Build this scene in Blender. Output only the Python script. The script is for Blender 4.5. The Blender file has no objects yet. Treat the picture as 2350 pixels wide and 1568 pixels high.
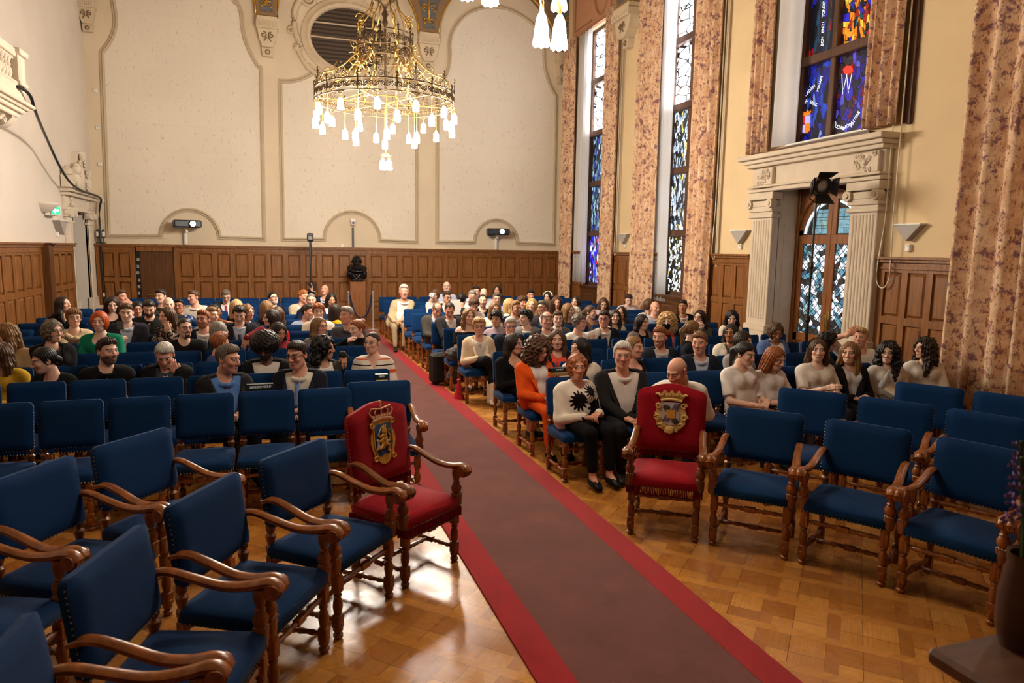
import bpy, bmesh, math, random
import numpy as np
from mathutils import Vector, Matrix
random.seed(7); np.random.seed(7)
SC = bpy.context.scene
COL = SC.collection
PI = math.pi
# ------------------------------------------------------------------ camera
F = 1600.0; CX, CY = 1175.0, 784.0; CAMZ = 2.1
def _n(v): return v/np.linalg.norm(v)
_Y = _n(np.array([625.0-CX, 564.3-CY, F]))
_Z = _n(np.cross(_Y, np.array([1, .0165, 0.0])))
if _Z[1] > 0: _Z = -_Z
_X = np.cross(_Y, _Z)
RM = np.stack([_X, _Y, _Z])            # world = RM @ (right, down, forward)
CAM = np.array([0, 0, CAMZ])
def ray(x, y): return RM @ np.array([x-CX, y-CY, F])
def on_z(x, y, z=0.0):
    d = ray(x, y); return CAM + d*(z-CAMZ)/d[2]
def on_x(x, y, X):
    d = ray(x, y); return CAM + d*X/d[0]
def on_y(x, y, Y):
    d = ray(x, y); return CAM + d*Y/d[1]
cam = bpy.data.cameras.new('camera'); cam.sensor_width = 36; cam.lens = F*36/2350
cam.clip_start = .05; cam.clip_end = 200
cam.dof.use_dof = True; cam.dof.focus_distance = 7.5; cam.dof.aperture_fstop = 4.0
co = bpy.data.objects.new('camera', cam); COL.objects.link(co)
r_, u_, b_ = RM[:, 0], -RM[:, 1], -RM[:, 2]
co.matrix_world = Matrix(((r_[0], u_[0], b_[0], 0), (r_[1], u_[1], b_[1], 0), (r_[2], u_[2], b_[2], CAMZ), (0, 0, 0, 1)))
SC.camera = co
SC.view_settings.view_transform = 'Standard'; SC.view_settings.look = 'None'
SC.view_settings.gamma = 1.0; SC.view_settings.use_curve_mapping = False
SC.view_settings.exposure = 0.0
cy = SC.cycles
cy.max_bounces = 6; cy.diffuse_bounces = 3; cy.glossy_bounces = 3; cy.transmission_bounces = 4; cy.transparent_max_bounces = 6
cy.caustics_reflective = False; cy.caustics_refractive = False
cy.use_denoising = True; cy.sample_clamp_indirect = 6.0
cy.use_adaptive_sampling = True; cy.adaptive_threshold = .03
# ------------------------------------------------------------------ materials
MATS = {}
def srgb(*c):
    if len(c) == 1: c = c[0]
    return tuple(((v/255)/12.92 if v/255 <= .04045 else ((v/255+.055)/1.055)**2.4) for v in c[:3])+(1,)
class NT:
    def __init__(s, name):
        s.m = bpy.data.materials.new(name); s.m.use_nodes = True; s.t = s.m.node_tree; s.n = s.t.nodes; s.l = s.t.links
        s.b = s.n['Principled BSDF']
    def add(s, kind, **kw):
        n = s.n.new('ShaderNode'+kind)
        for k, v in kw.items():
            if k.startswith('i_'):
                n.inputs[int(k[2:]) if k[2:].isdigit() else k[2:].replace('_', ' ')].default_value = v
            else: setattr(n, k, v)
        return n
    def link(s, a, b): s.l.new(a, b)
    def ramp(s, src, stops, interp='LINEAR'):
        r = s.n.new('ShaderNodeValToRGB'); r.color_ramp.interpolation = interp
        e = r.color_ramp.elements
        while len(e) < len(stops): e.new(.5)
        for q, (p, c) in zip(e, stops): q.position = p; q.color = c
        s.l.new(src, r.inputs[0]); return r.outputs[0]
    def coord(s, which='Object', scale=(1, 1, 1), rot=(0, 0, 0)):
        c = s.n.new('ShaderNodeTexCoord'); mp = s.n.new('ShaderNodeMapping')
        mp.inputs['Scale'].default_value = scale; mp.inputs['Rotation'].default_value = rot
        s.l.new(c.outputs[which], mp.inputs[0]); return mp.outputs[0]
    def noise(s, vec, scale, detail=2, rough=.5):
        n = s.n.new('ShaderNodeTexNoise'); n.inputs['Scale'].default_value = scale; n.inputs['Detail'].default_value = detail
        n.inputs['Roughness'].default_value = rough
        s.l.new(vec, n.inputs['Vector']); return n.outputs['Fac']
    def bump(s, fac, strength=.2, dist=.01):
        b = s.n.new('ShaderNodeBump'); b.inputs['Strength'].default_value = strength; b.inputs['Distance'].default_value = dist
        s.l.new(fac, b.inputs['Height']); s.l.new(b.outputs[0], s.b.inputs['Normal'])
    def set(s, rough=.5, metal=0., spec=.5, sheen=0.):
        s.b.inputs['Roughness'].default_value = rough; s.b.inputs['Metallic'].default_value = metal
        s.b.inputs['Specular IOR Level'].default_value = spec; s.b.inputs['Sheen Weight'].default_value = sheen
        return s.m
def mix(c, k):
    return tuple(max(0, min(1, v*k)) for v in c[:3])+(1,)
def noisy(name, c, scale=8, amt=.2, rough=.6, metal=0, spec=.5, bump=0, sheen=0, stretch=(1, 1, 1), bscale=None):
    if name in MATS: return MATS[name]
    t = NT(name); v = t.coord('Object', stretch)
    f = t.noise(v, scale, 3)
    t.link(t.ramp(f, [(.3, mix(c, 1-amt)), (.7, mix(c, 1+amt))]), t.b.inputs['Base Color'])
    if bump:
        t.bump(t.noise(v, bscale or scale*4, 2), bump, .01)
    MATS[name] = t.set(rough, metal, spec, sheen); return MATS[name]
def cloth(c, rough=.9):
    key = 'cloth_%d_%d_%d' % tuple(c[:3])
    return noisy(key, srgb(c), 25, .05, rough, 0, .15, .12, 0, (1, 1, 1), 260)
oak = noisy('oak_panelling', srgb(132, 84, 40), 3.0, .30, .42, 0, .4, .08, 0, (9, 9, .9), 12)
oak_dark = noisy('oak_dark', srgb(92, 57, 28), 3.0, .30, .42, 0, .4, .08, 0, (9, 9, .9), 12)
door_wood = noisy('door_oak', srgb(134, 82, 40), 3.0, .28, .38, 0, .45, .05, 0, (9, 9, .9), 12)
frame_wood = noisy('window_frame_wood', srgb(88, 58, 40), 4, .25, .5, 0, .4, .05, 0, (6, 6, 1), 14)
chair_wood = noisy('chair_walnut', srgb(142, 82, 36), 9, .35, .28, 0, .5, .05, 0, (3, 3, 1), 30)
throne_wood = noisy('throne_walnut', srgb(124, 72, 34), 9, .35, .28, 0, .5, .05, 0, (3, 3, 1), 30)
plaster = noisy('cream_plaster', srgb(224, 207, 180), 1.5, .04, .9, 0, .2, .06, 0, (1, 1, 1), 60)
plaster_white = noisy('white_plaster', srgb(222, 211, 197), 1.2, .03, .9, 0, .2, .05, 0, (1, 1, 1), 60)
stone = noisy('sandstone', srgb(214, 197, 174), 5, .06, .8, 0, .3, .12, 0, (1, 1, 1), 50)
stucco = noisy('stucco', srgb(212, 193, 164), 4, .06, .8, 0, .3, .08, 0, (1, 1, 1), 40)
moulding = noisy('moulding_paint', srgb(196, 178, 150), 4, .05, .7, 0, .3)
pink_paint = noisy('pink_wall_paint', srgb(190, 140, 108), 3, .06, .85, 0, .2)
olive_paint = noisy('rib_olive_paint', srgb(140, 112, 80), 6, .12, .8, 0, .3)
slate_paint = noisy('rib_slate_paint', srgb(104, 104, 104), 10, .25, .8, 0, .3)
gold = noisy('gold_leaf', srgb(214, 160, 60), 30, .25, .35, .75, .5)
goldthread = noisy('gold_thread', srgb(222, 168, 66), 160, .3, .5, .1, .5, .4, 0, (1, 1, 1), 300)
goldthread2 = noisy('pale_gold_thread', srgb(232, 198, 122), 160, .25, .5, .1, .5, .4, 0, (1, 1, 1), 300)
bronze = noisy('dark_bronze', srgb(92, 72, 46), 20, .3, .45, .6, .4)
brass = noisy('brass', srgb(200, 160, 84), 20, .2, .3, .9, .5)
black = noisy('black_plastic', srgb(18, 18, 20), 20, .3, .4)
grey_paint = noisy('grey_grille', srgb(168, 160, 152), 300, .2, .7)
white_paint = noisy('white_plastic', srgb(236, 232, 224), 10, .03, .5)
steel = noisy('steel', srgb(214, 214, 214), 20, .1, .3, .55)
bust_bronze = noisy('black_bronze', srgb(34, 32, 32), 20, .3, .22, .6, .5)
blue_cloth = noisy('blue_wool', srgb(9, 50, 96), 220, .22, .85, 0, .12, .25, .06, (1, 1, 1), 500)
red_cloth = noisy('red_velvet', srgb(150, 2, 25), 90, .14, .8, 0, .15, .15, .1, (1, 1, 1), 400)
fringe_red = noisy('red_fringe', srgb(112, 12, 24), 200, .4, .9, 0, .1, .3, 0, (6, 6, 1), 400)
nail = noisy('silver_nail', srgb(170, 160, 136), 20, .1, .45, .8)
rope_blue = noisy('rope_velvet', srgb(24, 34, 66), 60, .2, .8)
def emis(name, c, s):
    if name in MATS: return MATS[name]
    t = NT(name); t.b.inputs['Base Color'].default_value = c; t.b.inputs['Emission Color'].default_value = c
    t.b.inputs['Emission Strength'].default_value = s; MATS[name] = t.set(.5); return MATS[name]
# ------------------------------------------------------------------ mesh building
class MB:
    def __init__(s): s.v = []; s.f = []; s.m = []
    def vert(s, p): s.v.append(tuple(p)); return len(s.v)-1
    def face(s, idx, mi=0): s.f.append(tuple(idx)); s.m.append(mi)
    def add(s, vs, fs, mi=0, M=None):
        o = len(s.v)
        for p in vs: s.v.append(tuple(M @ Vector(p)) if M else tuple(p))
        for f in fs: s.f.append(tuple(i+o for i in f)); s.m.append(mi)
    def box(s, c, d, mi=0, M=None, bev=0):
        x, y, z = c; a, b, h = d[0]/2, d[1]/2, d[2]/2
        if bev and min(a, b, h) > bev*1.2:
            vs = []; e = bev
            for sx in (-1, 1):
                for sy in (-1, 1):
                    for sz in (-1, 1):
                        vs += [(x+sx*a, y+sy*(b-e), z+sz*(h-e)), (x+sx*(a-e), y+sy*b, z+sz*(h-e)), (x+sx*(a-e), y+sy*(b-e), z+sz*h)]
            I = lambda sx, sy, sz, k: ((sx*2+sy)*2+sz)*3+k
            fs = [[I(1, 0, 0, 0), I(1, 1, 0, 0), I(1, 1, 1, 0), I(1, 0, 1, 0)], [I(0, 0, 0, 0), I(0, 0, 1, 0), I(0, 1, 1, 0), I(0, 1, 0, 0)],
                  [I(0, 1, 0, 1), I(0, 1, 1, 1), I(1, 1, 1, 1), I(1, 1, 0, 1)], [I(0, 0, 0, 1), I(1, 0, 0, 1), I(1, 0, 1, 1), I(0, 0, 1, 1)],
                  [I(0, 0, 1, 2), I(1, 0, 1, 2), I(1, 1, 1, 2), I(0, 1, 1, 2)], [I(0, 0, 0, 2), I(0, 1, 0, 2), I(1, 1, 0, 2), I(1, 0, 0, 2)]]
            for q in (0, 1):
                for w in (0, 1):
                    fs += [[I(q, w, 0, 0), I(q, w, 1, 0), I(q, w, 1, 1), I(q, w, 0, 1)], [I(q, 0, w, 0), I(q, 1, w, 0), I(q, 1, w, 2), I(q, 0, w, 2)],
                           [I(0, q, w, 1), I(1, q, w, 1), I(1, q, w, 2), I(0, q, w, 2)]]
                    for r in (0, 1): fs.append([I(q, w, r, 0), I(q, w, r, 1), I(q, w, r, 2)])
            s.add(vs, fs, mi, M); return
        vs = [(x+i*a, y+j*b, z+k*h) for i in (-1, 1) for j in (-1, 1) for k in (-1, 1)]
        s.add(vs, [(0, 1, 3, 2), (4, 6, 7, 5), (0, 4, 5, 1), (2, 3, 7, 6), (0, 2, 6, 4), (1, 5, 7, 3)], mi, M)
    def lathe(s, prof, n=12, c=(0, 0, 0), mi=0, M=None, arc=(0, 2*PI)):
        full = abs(arc[1]-arc[0]-2*PI) < 1e-6; k = n if full else n+1
        vs = []
        for (r, z) in prof:
            for i in range(k):
                a = arc[0]+(arc[1]-arc[0])*i/n
                vs.append((c[0]+r*math.cos(a), c[1]+r*math.sin(a), c[2]+z))
        fs = []
        for j in range(len(prof)-1):
            for i in range(n):
                a, b = j*k+i, j*k+(i+1) % k
                fs.append((a, b, b+k, a+k))
        if full:
            if prof[0][0] > 1e-5: fs.append(tuple(range(k))[::-1])
            if prof[-1][0] > 1e-5: fs.append(tuple(range((len(prof)-1)*k, len(prof)*k)))
        s.add(vs, fs, mi, M)
    def tube(s, pts, rad, n=6, mi=0, M=None, closed=False, flat=1.0, up=(0, 0, 1)):
        P = [Vector(p) for p in pts]; m = len(P)
        R = rad if isinstance(rad, (list, tuple)) else [rad]*m
        vs = []; u0 = Vector(up)
        for i in range(m):
            if closed: t = P[(i+1) % m]-P[i-1]
            else: t = P[min(i+1, m-1)]-P[max(i-1, 0)]
            t.normalize()
            a = u0.cross(t)
            if a.length < .05: a = Vector((1, 0, 0)).cross(t) if abs(t.x) < .9 else Vector((0, 1, 0)).cross(t)
            a.normalize(); b = t.cross(a)
            for j in range(n):
                q = 2*PI*(j+.5)/n
                vs.append(P[i]+a*(math.cos(q)*R[i])+b*(math.sin(q)*R[i]*flat))
        fs = []
        for i in range(m if closed else m-1):
            for j in range(n):
                a, b = i*n+j, i*n+(j+1) % n; c_, d = ((i+1) % m)*n+(j+1) % n, ((i+1) % m)*n+j
                fs.append((a, b, c_, d))
        if not closed:
            fs.append(tuple(range(n))[::-1]); fs.append(tuple(range((m-1)*n, m*n)))
        s.add(vs, fs, mi, M)
    def prism(s, out, fn, d0, d1, mi=0):
        """outline [(u,v)] extruded from depth d0 to d1; fn(u,v,d) gives the point"""
        n = len(out); vs = [fn(u, v, d0) for u, v in out]+[fn(u, v, d1) for u, v in out]
        fs = [tuple(range(n))[::-1], tuple(range(n, 2*n))]+[(i, (i+1) % n, n+(i+1) % n, n+i) for i in range(n)]
        s.add(vs, fs, mi)
    def grid(s, fn, nu, nv, mi=0, thick=None):
        vs = [fn(i/nu, j/nv) for j in range(nv+1) for i in range(nu+1)]
        s.add(vs, [(j*(nu+1)+i, j*(nu+1)+i+1, (j+1)*(nu+1)+i+1, (j+1)*(nu+1)+i) for j in range(nv) for i in range(nu)], mi)
    def build(s, name, mats, parent=None, smooth=False, loc=None, tri_fix=True):
        me = bpy.data.meshes.new(name); me.from_pydata(s.v, [], s.f); me.validate()
        mats = mats if isinstance(mats, (list, tuple)) else [mats]
        for m in mats: me.materials.append(m)
        if len(mats) > 1 and len(me.polygons) == len(s.m): me.polygons.foreach_set('material_index', s.m)
        if tri_fix:
            bm = bmesh.new(); bm.from_mesh(me); bmesh.ops.recalc_face_normals(bm, faces=bm.faces); bm.to_mesh(me); bm.free()
        if smooth is True: me.polygons.foreach_set('use_smooth', [True]*len(me.polygons))
        elif smooth:
            me.polygons.foreach_set('use_smooth', [True]*len(me.polygons)); me.set_sharp_from_angle(angle=smooth)
        me.update()
        o = bpy.data.objects.new(name, me); COL.objects.link(o)
        if loc is not None: o.location = loc
        if parent is not None: o.parent = parent
        return o
def npmesh(name, V, Fq, mats, parent=None, smooth=True, mi=None, col=None):
    me = bpy.data.meshes.new(name)
    V = np.asarray(V, np.float32); Fq = np.asarray(Fq, np.int32); nf, k = Fq.shape
    me.vertices.add(len(V)); me.vertices.foreach_set('co', V.ravel())
    me.loops.add(nf*k); me.loops.foreach_set('vertex_index', Fq.ravel())
    me.polygons.add(nf); me.polygons.foreach_set('loop_start', np.arange(0, nf*k, k, dtype=np.int32))
    me.polygons.foreach_set('use_smooth', np.full(nf, smooth))
    for m in (mats if isinstance(mats, (list, tuple)) else [mats]): me.materials.append(m)
    if mi is not None: me.polygons.foreach_set('material_index', np.asarray(mi, np.int32))
    if col is not None:
        a = me.color_attributes.new('Col', 'FLOAT_COLOR', 'POINT')
        c4 = np.ones((len(V), 4), np.float32); c4[:, :3] = col; a.data.foreach_set('color', c4.ravel())
    me.update(calc_edges=True); me.validate()
    o = bpy.data.objects.new(name, me); COL.objects.link(o)
    if parent is not None: o.parent = parent
    return o
def tag(o, label, cat, group=None, kind=None):
    o['label'] = label; o['category'] = cat
    if group: o['group'] = group
    if kind: o['kind'] = kind
    return o
def struct(o): o['kind'] = 'structure'; return o
def empty(name, loc=(0, 0, 0), rz=0.0):
    o = bpy.data.objects.new(name, None); COL.objects.link(o); o.location = loc; o.rotation_euler = (0, 0, rz); o.empty_display_size = .1
    return o
def dup(root, loc, rz, group=None):
    r = root.copy(); COL.objects.link(r); r.location = loc; r.rotation_euler = (0, 0, rz)
    for ch in root.children:
        c = ch.copy(); COL.objects.link(c); c.parent = r
        for g in ch.children:
            d = g.copy(); COL.objects.link(d); d.parent = c
    return r
def cyl_between(mb, a, b, r, n=8, mi=0): mb.tube([a, b], r, n, mi)
def spiral(c, r0, turns, n, sgn=1, a0=0.0, decay=.15):
    out = []
    for i in range(n+1):
        t = i/n; r = r0*((1-t)+decay*t); a = a0+sgn*turns*2*PI*t
        out.append((c[0]+r*math.cos(a), c[1]+r*math.sin(a)))
    return out
XL, XR, YB, YF, ZC = -4.0, 8.0, 19.1, -3.5, 9.9
# ---- floor: diagonal oak parquet
def parquet():
    t = NT('oak_parquet')
    v = t.coord('Object', (1, 1, 1), (0, 0, PI/4))
    S = .36
    ck = t.add('TexChecker'); ck.inputs['Scale'].default_value = 1/S; t.link(v, ck.inputs['Vector'])
    outs = []
    for rot in (0, PI/2):
        mp = t.add('Mapping'); mp.inputs['Rotation'].default_value = (0, 0, rot); t.link(v, mp.inputs[0])
        b = t.add('TexBrick', offset=0.0, offset_frequency=1)
        b.inputs['Color1'].default_value = srgb(224, 160, 76); b.inputs['Color2'].default_value = srgb(176, 112, 46)
        b.inputs['Mortar'].default_value = srgb(112, 66, 26)
        b.inputs['Scale'].default_value = 1; b.inputs['Mortar Size'].default_value = .0022; b.inputs['Mortar Smooth'].default_value = .3
        b.inputs['Brick Width'].default_value = S*.5; b.inputs['Row Height'].default_value = S/2
        t.link(mp.outputs[0], b.inputs['Vector'])
        # grain along the strip
        m2 = t.add('Mapping'); m2.inputs['Scale'].default_value = (2.5, 40, 1); t.link(mp.outputs[0], m2.inputs[0])
        g = t.noise(m2.outputs[0], 2.0, 3)
        mx = t.add('Mix', data_type='RGBA', blend_type='MULTIPLY'); mx.inputs[0].default_value = .5
        t.link(b.outputs[0], mx.inputs[6]); t.link(t.ramp(g, [(.3, (.55, .5, .45, 1)), (.7, (1.1, 1.1, 1.1, 1))]), mx.inputs[7])
        outs.append(mx.outputs[2])
    mx = t.add('Mix', data_type='RGBA'); t.link(ck.outputs['Fac'], mx.inputs[0]); t.link(outs[0], mx.inputs[6]); t.link(outs[1], mx.inputs[7])
    # long framing strips between the squares
    sx = t.add('SeparateXYZ'); t.link(v, sx.inputs[0]); prev = mx.outputs[2]
    for ax, tint in ((0, (.86, .80, .70, 1)), (1, (1.12, 1.08, 1.0, 1))):
        d1 = t.add('Math', operation='DIVIDE'); d1.inputs[1].default_value = S; t.link(sx.outputs[ax], d1.inputs[0])
        fr = t.add('Math', operation='FRACT'); t.link(d1.outputs[0], fr.inputs[0]); lt = t.add('Math', operation='LESS_THAN'); lt.inputs[1].default_value = .19; t.link(fr.outputs[0], lt.inputs[0])
        m9 = t.add('Mix', data_type='RGBA'); t.link(lt.outputs[0], m9.inputs[0]); t.link(prev, m9.inputs[6])
        m8 = t.add('Mix', data_type='RGBA', blend_type='MULTIPLY'); m8.inputs[0].default_value = 1; m8.inputs[6].default_value = srgb(208, 144, 64) if ax else srgb(182, 118, 50); t.link(t.ramp(t.noise(t.coord('Object', (30, 2, 1) if ax == 0 else (2, 30, 1), (0, 0, PI/4)), 2.0, 3), [(.3, (.8, .78, .75, 1)), (.7, (1.1, 1.1, 1.1, 1))]), m8.inputs[7])
        t.link(m8.outputs[2], m9.inputs[7]); prev = m9.outputs[2]
    class _O: outputs = [None, None, prev]
    mx = _O
    big = t.noise(v, .9, 2)
    m3 = t.add('Mix', data_type='RGBA', blend_type='MULTIPLY'); m3.inputs[0].default_value = .5
    t.link(mx.outputs[2], m3.inputs[6]); t.link(t.ramp(big, [(.35, (.7, .66, .6, 1)), (.65, (1.1, 1.1, 1.1, 1))]), m3.inputs[7])
    t.link(m3.outputs[2], t.b.inputs['Base Color'])
    rg = t.noise(v, 6, 3); t.link(t.ramp(rg, [(.3, (.2, .2, .2, 1)), (.7, (.36, .36, .36, 1))]), t.b.inputs['Roughness'])
    t.bump(t.noise(v, 3, 2), .04, .02)
    t.b.inputs['Specular IOR Level'].default_value = .5
    return t.m
m = MB(); m.box(((XL+XR)/2, (YB+YF)/2, -.05), (XR-XL+.8, YB-YF+.4, .1))
struct(m.build('floor', parquet()))
m = MB(); m.box(((XL+XR)/2, (YB+YF)/2, ZC+.05), (XR-XL+.8, YB-YF+.4, .1))
struct(m.build('ceiling', noisy('ceiling_paint', srgb(200, 170, 130), 2, .08, .9)))
# ---- carpet: brown runner with red borders
def carpet(name, c, amt):
    t = NT(name); v = t.coord('Object')
    f = t.noise(v, 2.6, 5, .7); g = t.noise(v, 320, 2, .7)
    mx = t.add('Mix', data_type='RGBA', blend_type='MULTIPLY'); mx.inputs[0].default_value = 1
    t.link(t.ramp(f, [(.3, mix(c, 1-amt)), (.72, mix(c, 1+amt))]), mx.inputs[6])
    t.link(t.ramp(g, [(.3, (.8, .8, .8, 1)), (.7, (1.12, 1.12, 1.12, 1))]), mx.inputs[7])
    t.link(mx.outputs[2], t.b.inputs['Base Color']); t.bump(g, .3, .006)
    return t.set(.95, 0, .1, .2)
CXL, CXR = 1.165, 2.41
m = MB(); bw = .19
m.box(((CXL+CXR)/2, 8.0, .006), (CXR-CXL-2*bw, 20.4, .012))
ca = m.build('carpet_runner', carpet('carpet_brown', srgb(108, 62, 56), .2))
tag(ca, 'long brown aisle carpet with red borders running to the back wall', 'carpet')
m = MB()
for x in (CXL+bw/2, CXR-bw/2): m.box((x, 8.0, .007), (bw, 20.4, .014))
m.build('border', carpet('carpet_red', srgb(156, 20, 28), .14), ca)
# ---- walls
def wall_x(name, x0, x1, openings, mat, y0=YF, y1=YB, z1=ZC):
    ys = sorted({y0, y1} | {o[0] for o in openings} | {o[1] for o in openings})
    zs = sorted({0, z1} | {o[2] for o in openings} | {o[3] for o in openings})
    m = MB()
    for a, b in zip(ys, ys[1:]):
        run = None
        for c, d in zip(zs, zs[1:]):
            op = any(o[0] <= a and b <= o[1] and o[2] <= c and d <= o[3] for o in openings)
            if op:
                if run: m.box(((x0+x1)/2, (a+b)/2, (run[0]+run[1])/2), (abs(x1-x0), b-a, run[1]-run[0])); run = None
            else: run = (run[0], d) if run else (c, d)
        if run: m.box(((x0+x1)/2, (a+b)/2, (run[0]+run[1])/2), (abs(x1-x0), b-a, run[1]-run[0]))
    return struct(m.build(name, mat))
WIN = [(15.9, 17.52, 1.17, 7.80), (11.95, 13.5, 1.17, 8.2), (8.03, 9.58, 3.80, 8.2), (4.0, 5.55, 1.17, 8.2)]
wall_x('wall_right', XR, XR+.5, WIN+[(8.02, 9.72, 0, 3.17)], noisy('warm_plaster', srgb(224, 198, 156), 1.5, .04, .9, 0, .2, .06, 0, (1, 1, 1), 60))
wall_x('wall_left', XL-.3, XL, [(17.05, 18.22, 0, 2.75)], plaster_white)
m = MB(); m.box(((XL+XR)/2, YB+.15, ZC/2), (XR-XL+1, .3, ZC)); struct(m.build('wall_back', plaster))
m = MB(); m.box(((XL+XR)/2, YF-.15, ZC/2), (XR-XL+1, .3, ZC)); struct(m.build('wall_front', oak_dark))  # unseen wall behind the camera, dark finish chosen to cut bounced fill light
# ---- oak wainscot
def wainscot(name, O, U, N, L, pitch, rows=((1.28, 1.88), (.62, 1.18), (.12, .52)), top=2.09, depth=.07, mat=oak, ends=(.07, .07)):
    """O start point on the wall, U unit along, N unit out of the wall, L length"""
    m = MB(); O = Vector(O); U = Vector(U); N = Vector(N); Z = Vector((0, 0, 1))
    def bx(u0, u1, z0, z1, d0, d1):
        vs = [O+U*u+N*d+Z*z for u in (u0, u1) for d in (d0, d1) for z in (z0, z1)]
        m.add(vs, [(0, 1, 3, 2), (4, 6, 7, 5), (0, 4, 5, 1), (2, 3, 7, 6), (0, 2, 6, 4), (1, 5, 7, 3)])
    bx(0, L, 0, top-.03, 0, depth*.5)
    bx(0, L, top-.035, top, 0, depth+.07); bx(0, L, top-.075, top-.03, 0, depth+.04); bx(0, L, top-.15, top-.075, 0, depth+.0)
    bx(0, L, top-.165, top-.145, 0, depth+.02)
    bx(0, L, rows[0][1], top-.16, 0, depth)
    for (a, b) in zip(rows, rows[1:]): bx(0, L, b[1], a[0], 0, depth)
    bx(0, L, 0, rows[-1][0], 0, depth+.015)
    n = max(1, round((L-ends[0]-ends[1])/pitch)); p = (L-ends[0]-ends[1])/n
    st = p*.26
    for z0, z1 in rows:
        bx(0, ends[0]+st/2, z0, z1, 0, depth); bx(L-ends[1]-st/2, L, z0, z1, 0, depth)
        for i in range(1, n): bx(ends[0]+i*p-st/2, ends[0]+i*p+st/2, z0, z1, 0, depth)
        for i in range(n):
            a = ends[0]+i*p+st/2; b = a+p-st
            q = .045; e = .012
            o4 = [(a+e, z0+e), (b-e, z0+e), (b-e, z1-e), (a+e, z1-e)]; i4 = [(a+q, z0+q), (b-q, z0+q), (b-q, z1-q), (a+q, z1-q)]
            vs = [O+U*u+N*(depth*.5)+Z*z for u, z in o4]+[O+U*u+N*(depth*.92)+Z*z for u, z in i4]
            m.add(vs, [(4, 5, 6, 7)]+[(k, (k+1) % 4, 4+(k+1) % 4, 4+k) for k in range(4)])
    return struct(m.build(name, mat))
wainscot('trim_1', (-2.3, YB, 0), (1, 0, 0), (0, -1, 0), XR+2.3, .432)
# closed panelled store door at the far left and a dark door leaf standing open beside a gap
wainscot('door_1', (-3.98, YB, 0), (1, 0, 0), (0, -1, 0), .83, .40, depth=.10)
m = MB(); m.box((-2.7, YB-.05, .96), (.70, .06, 1.92)); m.box((-2.345, YB-.05, .96), (.03, .09, 1.95))
d = struct(m.build('door_2', oak_dark))
m = MB(); m.box((-2.85, YB-.09, .86), (.16, .02, .018)); m.build('door_handle', brass, d)
m = MB(); m.box((-2.72, YB-.06, 2.0), (.80, .10, .16)); m.box((-2.72, YB-.09, 2.06), (.86, .12, .06)); struct(m.build('trim_2', oak))
m = MB(); m.box((-3.10, YB-.03, .95), (.09, .05, 1.9)); struct(m.build('trim_3', black))  # black strip stands in for the shade inside the gap
m = MB()
for i, z in enumerate((.9, 1.06, 1.22, 1.4, 1.55, 1.72)): m.box((-3.10+.01*(i % 3-1), YB-.065, z), (.05+.01*(i % 2), .03, .07))
o = m.build('stored_equipment', noisy('pale_equipment', srgb(150, 150, 150), 30, .5, .5)); tag(o, 'pale boxes and cables stored in the dark gap beside the open door', 'equipment')
wainscot('trim_4', (XL, YF, 0), (0, 1, 0), (1, 0, 0), 14.72-YF, .46, depth=.06)
wainscot('trim_5', (XL, 14.98, 0), (0, 1, 0), (1, 0, 0), 16.46-14.98, .44, depth=.16)
m = MB(); m.box((XL+.09, 14.85, 1.03), (.18, .28, 2.06)); m.box((XL+.11, 14.85, 2.075), (.26, .30, .03)); struct(m.build('trim_22', oak_dark))
wainscot('trim_6', (XR, 14.5, 0), (0, 1, 0), (-1, 0, 0), 15.9-14.5, .42, depth=.05)
wainscot('trim_7', (XR, 10.33, 0), (0, 1, 0), (-1, 0, 0), 11.95-10.33, .41, depth=.05)
wainscot('trim_8', (XR, 5.55, 0), (0, 1, 0), (-1, 0, 0), 7.56-5.55, .40, depth=.06)
wainscot('trim_9', (XR, 15.9, 0), (0, 1, 0), (-1, 0, 0), 1.62, .8, rows=((.16, 1.0),), top=1.19, depth=.03, mat=oak_dark)
wainscot('trim_10', (XR, 11.95, 0), (0, 1, 0), (-1, 0, 0), 1.55, .77, rows=((.16, 1.0),), top=1.19, depth=.03, mat=oak_dark)
wainscot('trim_11', (XR, 17.52, 0), (0, 1, 0), (-1, 0, 0), YB-17.52, .42, depth=.05)
wainscot('trim_12', (XR, 13.5, 0), (0, 1, 0), (-1, 0, 0), 1.0, .42, depth=.05)
wainscot('trim_13', (XR, 1.0, 0), (0, 1, 0), (-1, 0, 0), 4.55, .42, depth=.05)
# ---- back wall: three moulded acoustic panels
def acoustic():
    t = NT('acoustic_board'); v = t.coord('Object', (1, 1, 1))
    n = t.noise(t.coord('Object', (30, 1, 7)), 1.0, 2, .7)
    c = t.ramp(n, [(.28, srgb(196, 180, 156)), (.37, srgb(233, 222, 204))])
    b = t.add('TexBrick', offset=.5, offset_frequency=2, squash=1.0)
    b.inputs['Color1'].default_value = (1, 1, 1, 1); b.inputs['Color2'].default_value = (.975, .97, .97, 1); b.inputs['Mortar'].default_value = (.93, .92, .9, 1)
    b.inputs['Scale'].default_value = 1; b.inputs['Brick Width'].default_value = .62; b.inputs['Row Height'].default_value = .62
    b.inputs['Mortar Size'].default_value = .004
    mp = t.add('Mapping'); mp.inputs['Rotation'].default_value = (PI/2, 0, 0); t.link(v, mp.inputs[0]); t.link(mp.outputs[0], b.inputs['Vector'])
    mx = t.add('Mix', data_type='RGBA', blend_type='MULTIPLY'); mx.inputs[0].default_value = 1
    t.link(c, mx.inputs[6]); t.link(b.outputs[0], mx.inputs[7]); t.link(mx.outputs[2], t.b.inputs['Base Color'])
    t.bump(n, .25, .01); return t.set(.95, 0, .1)
AC = acoustic()
def bw(x, y): p = on_y(x, y, YB); return (p[0], p[2])
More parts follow.
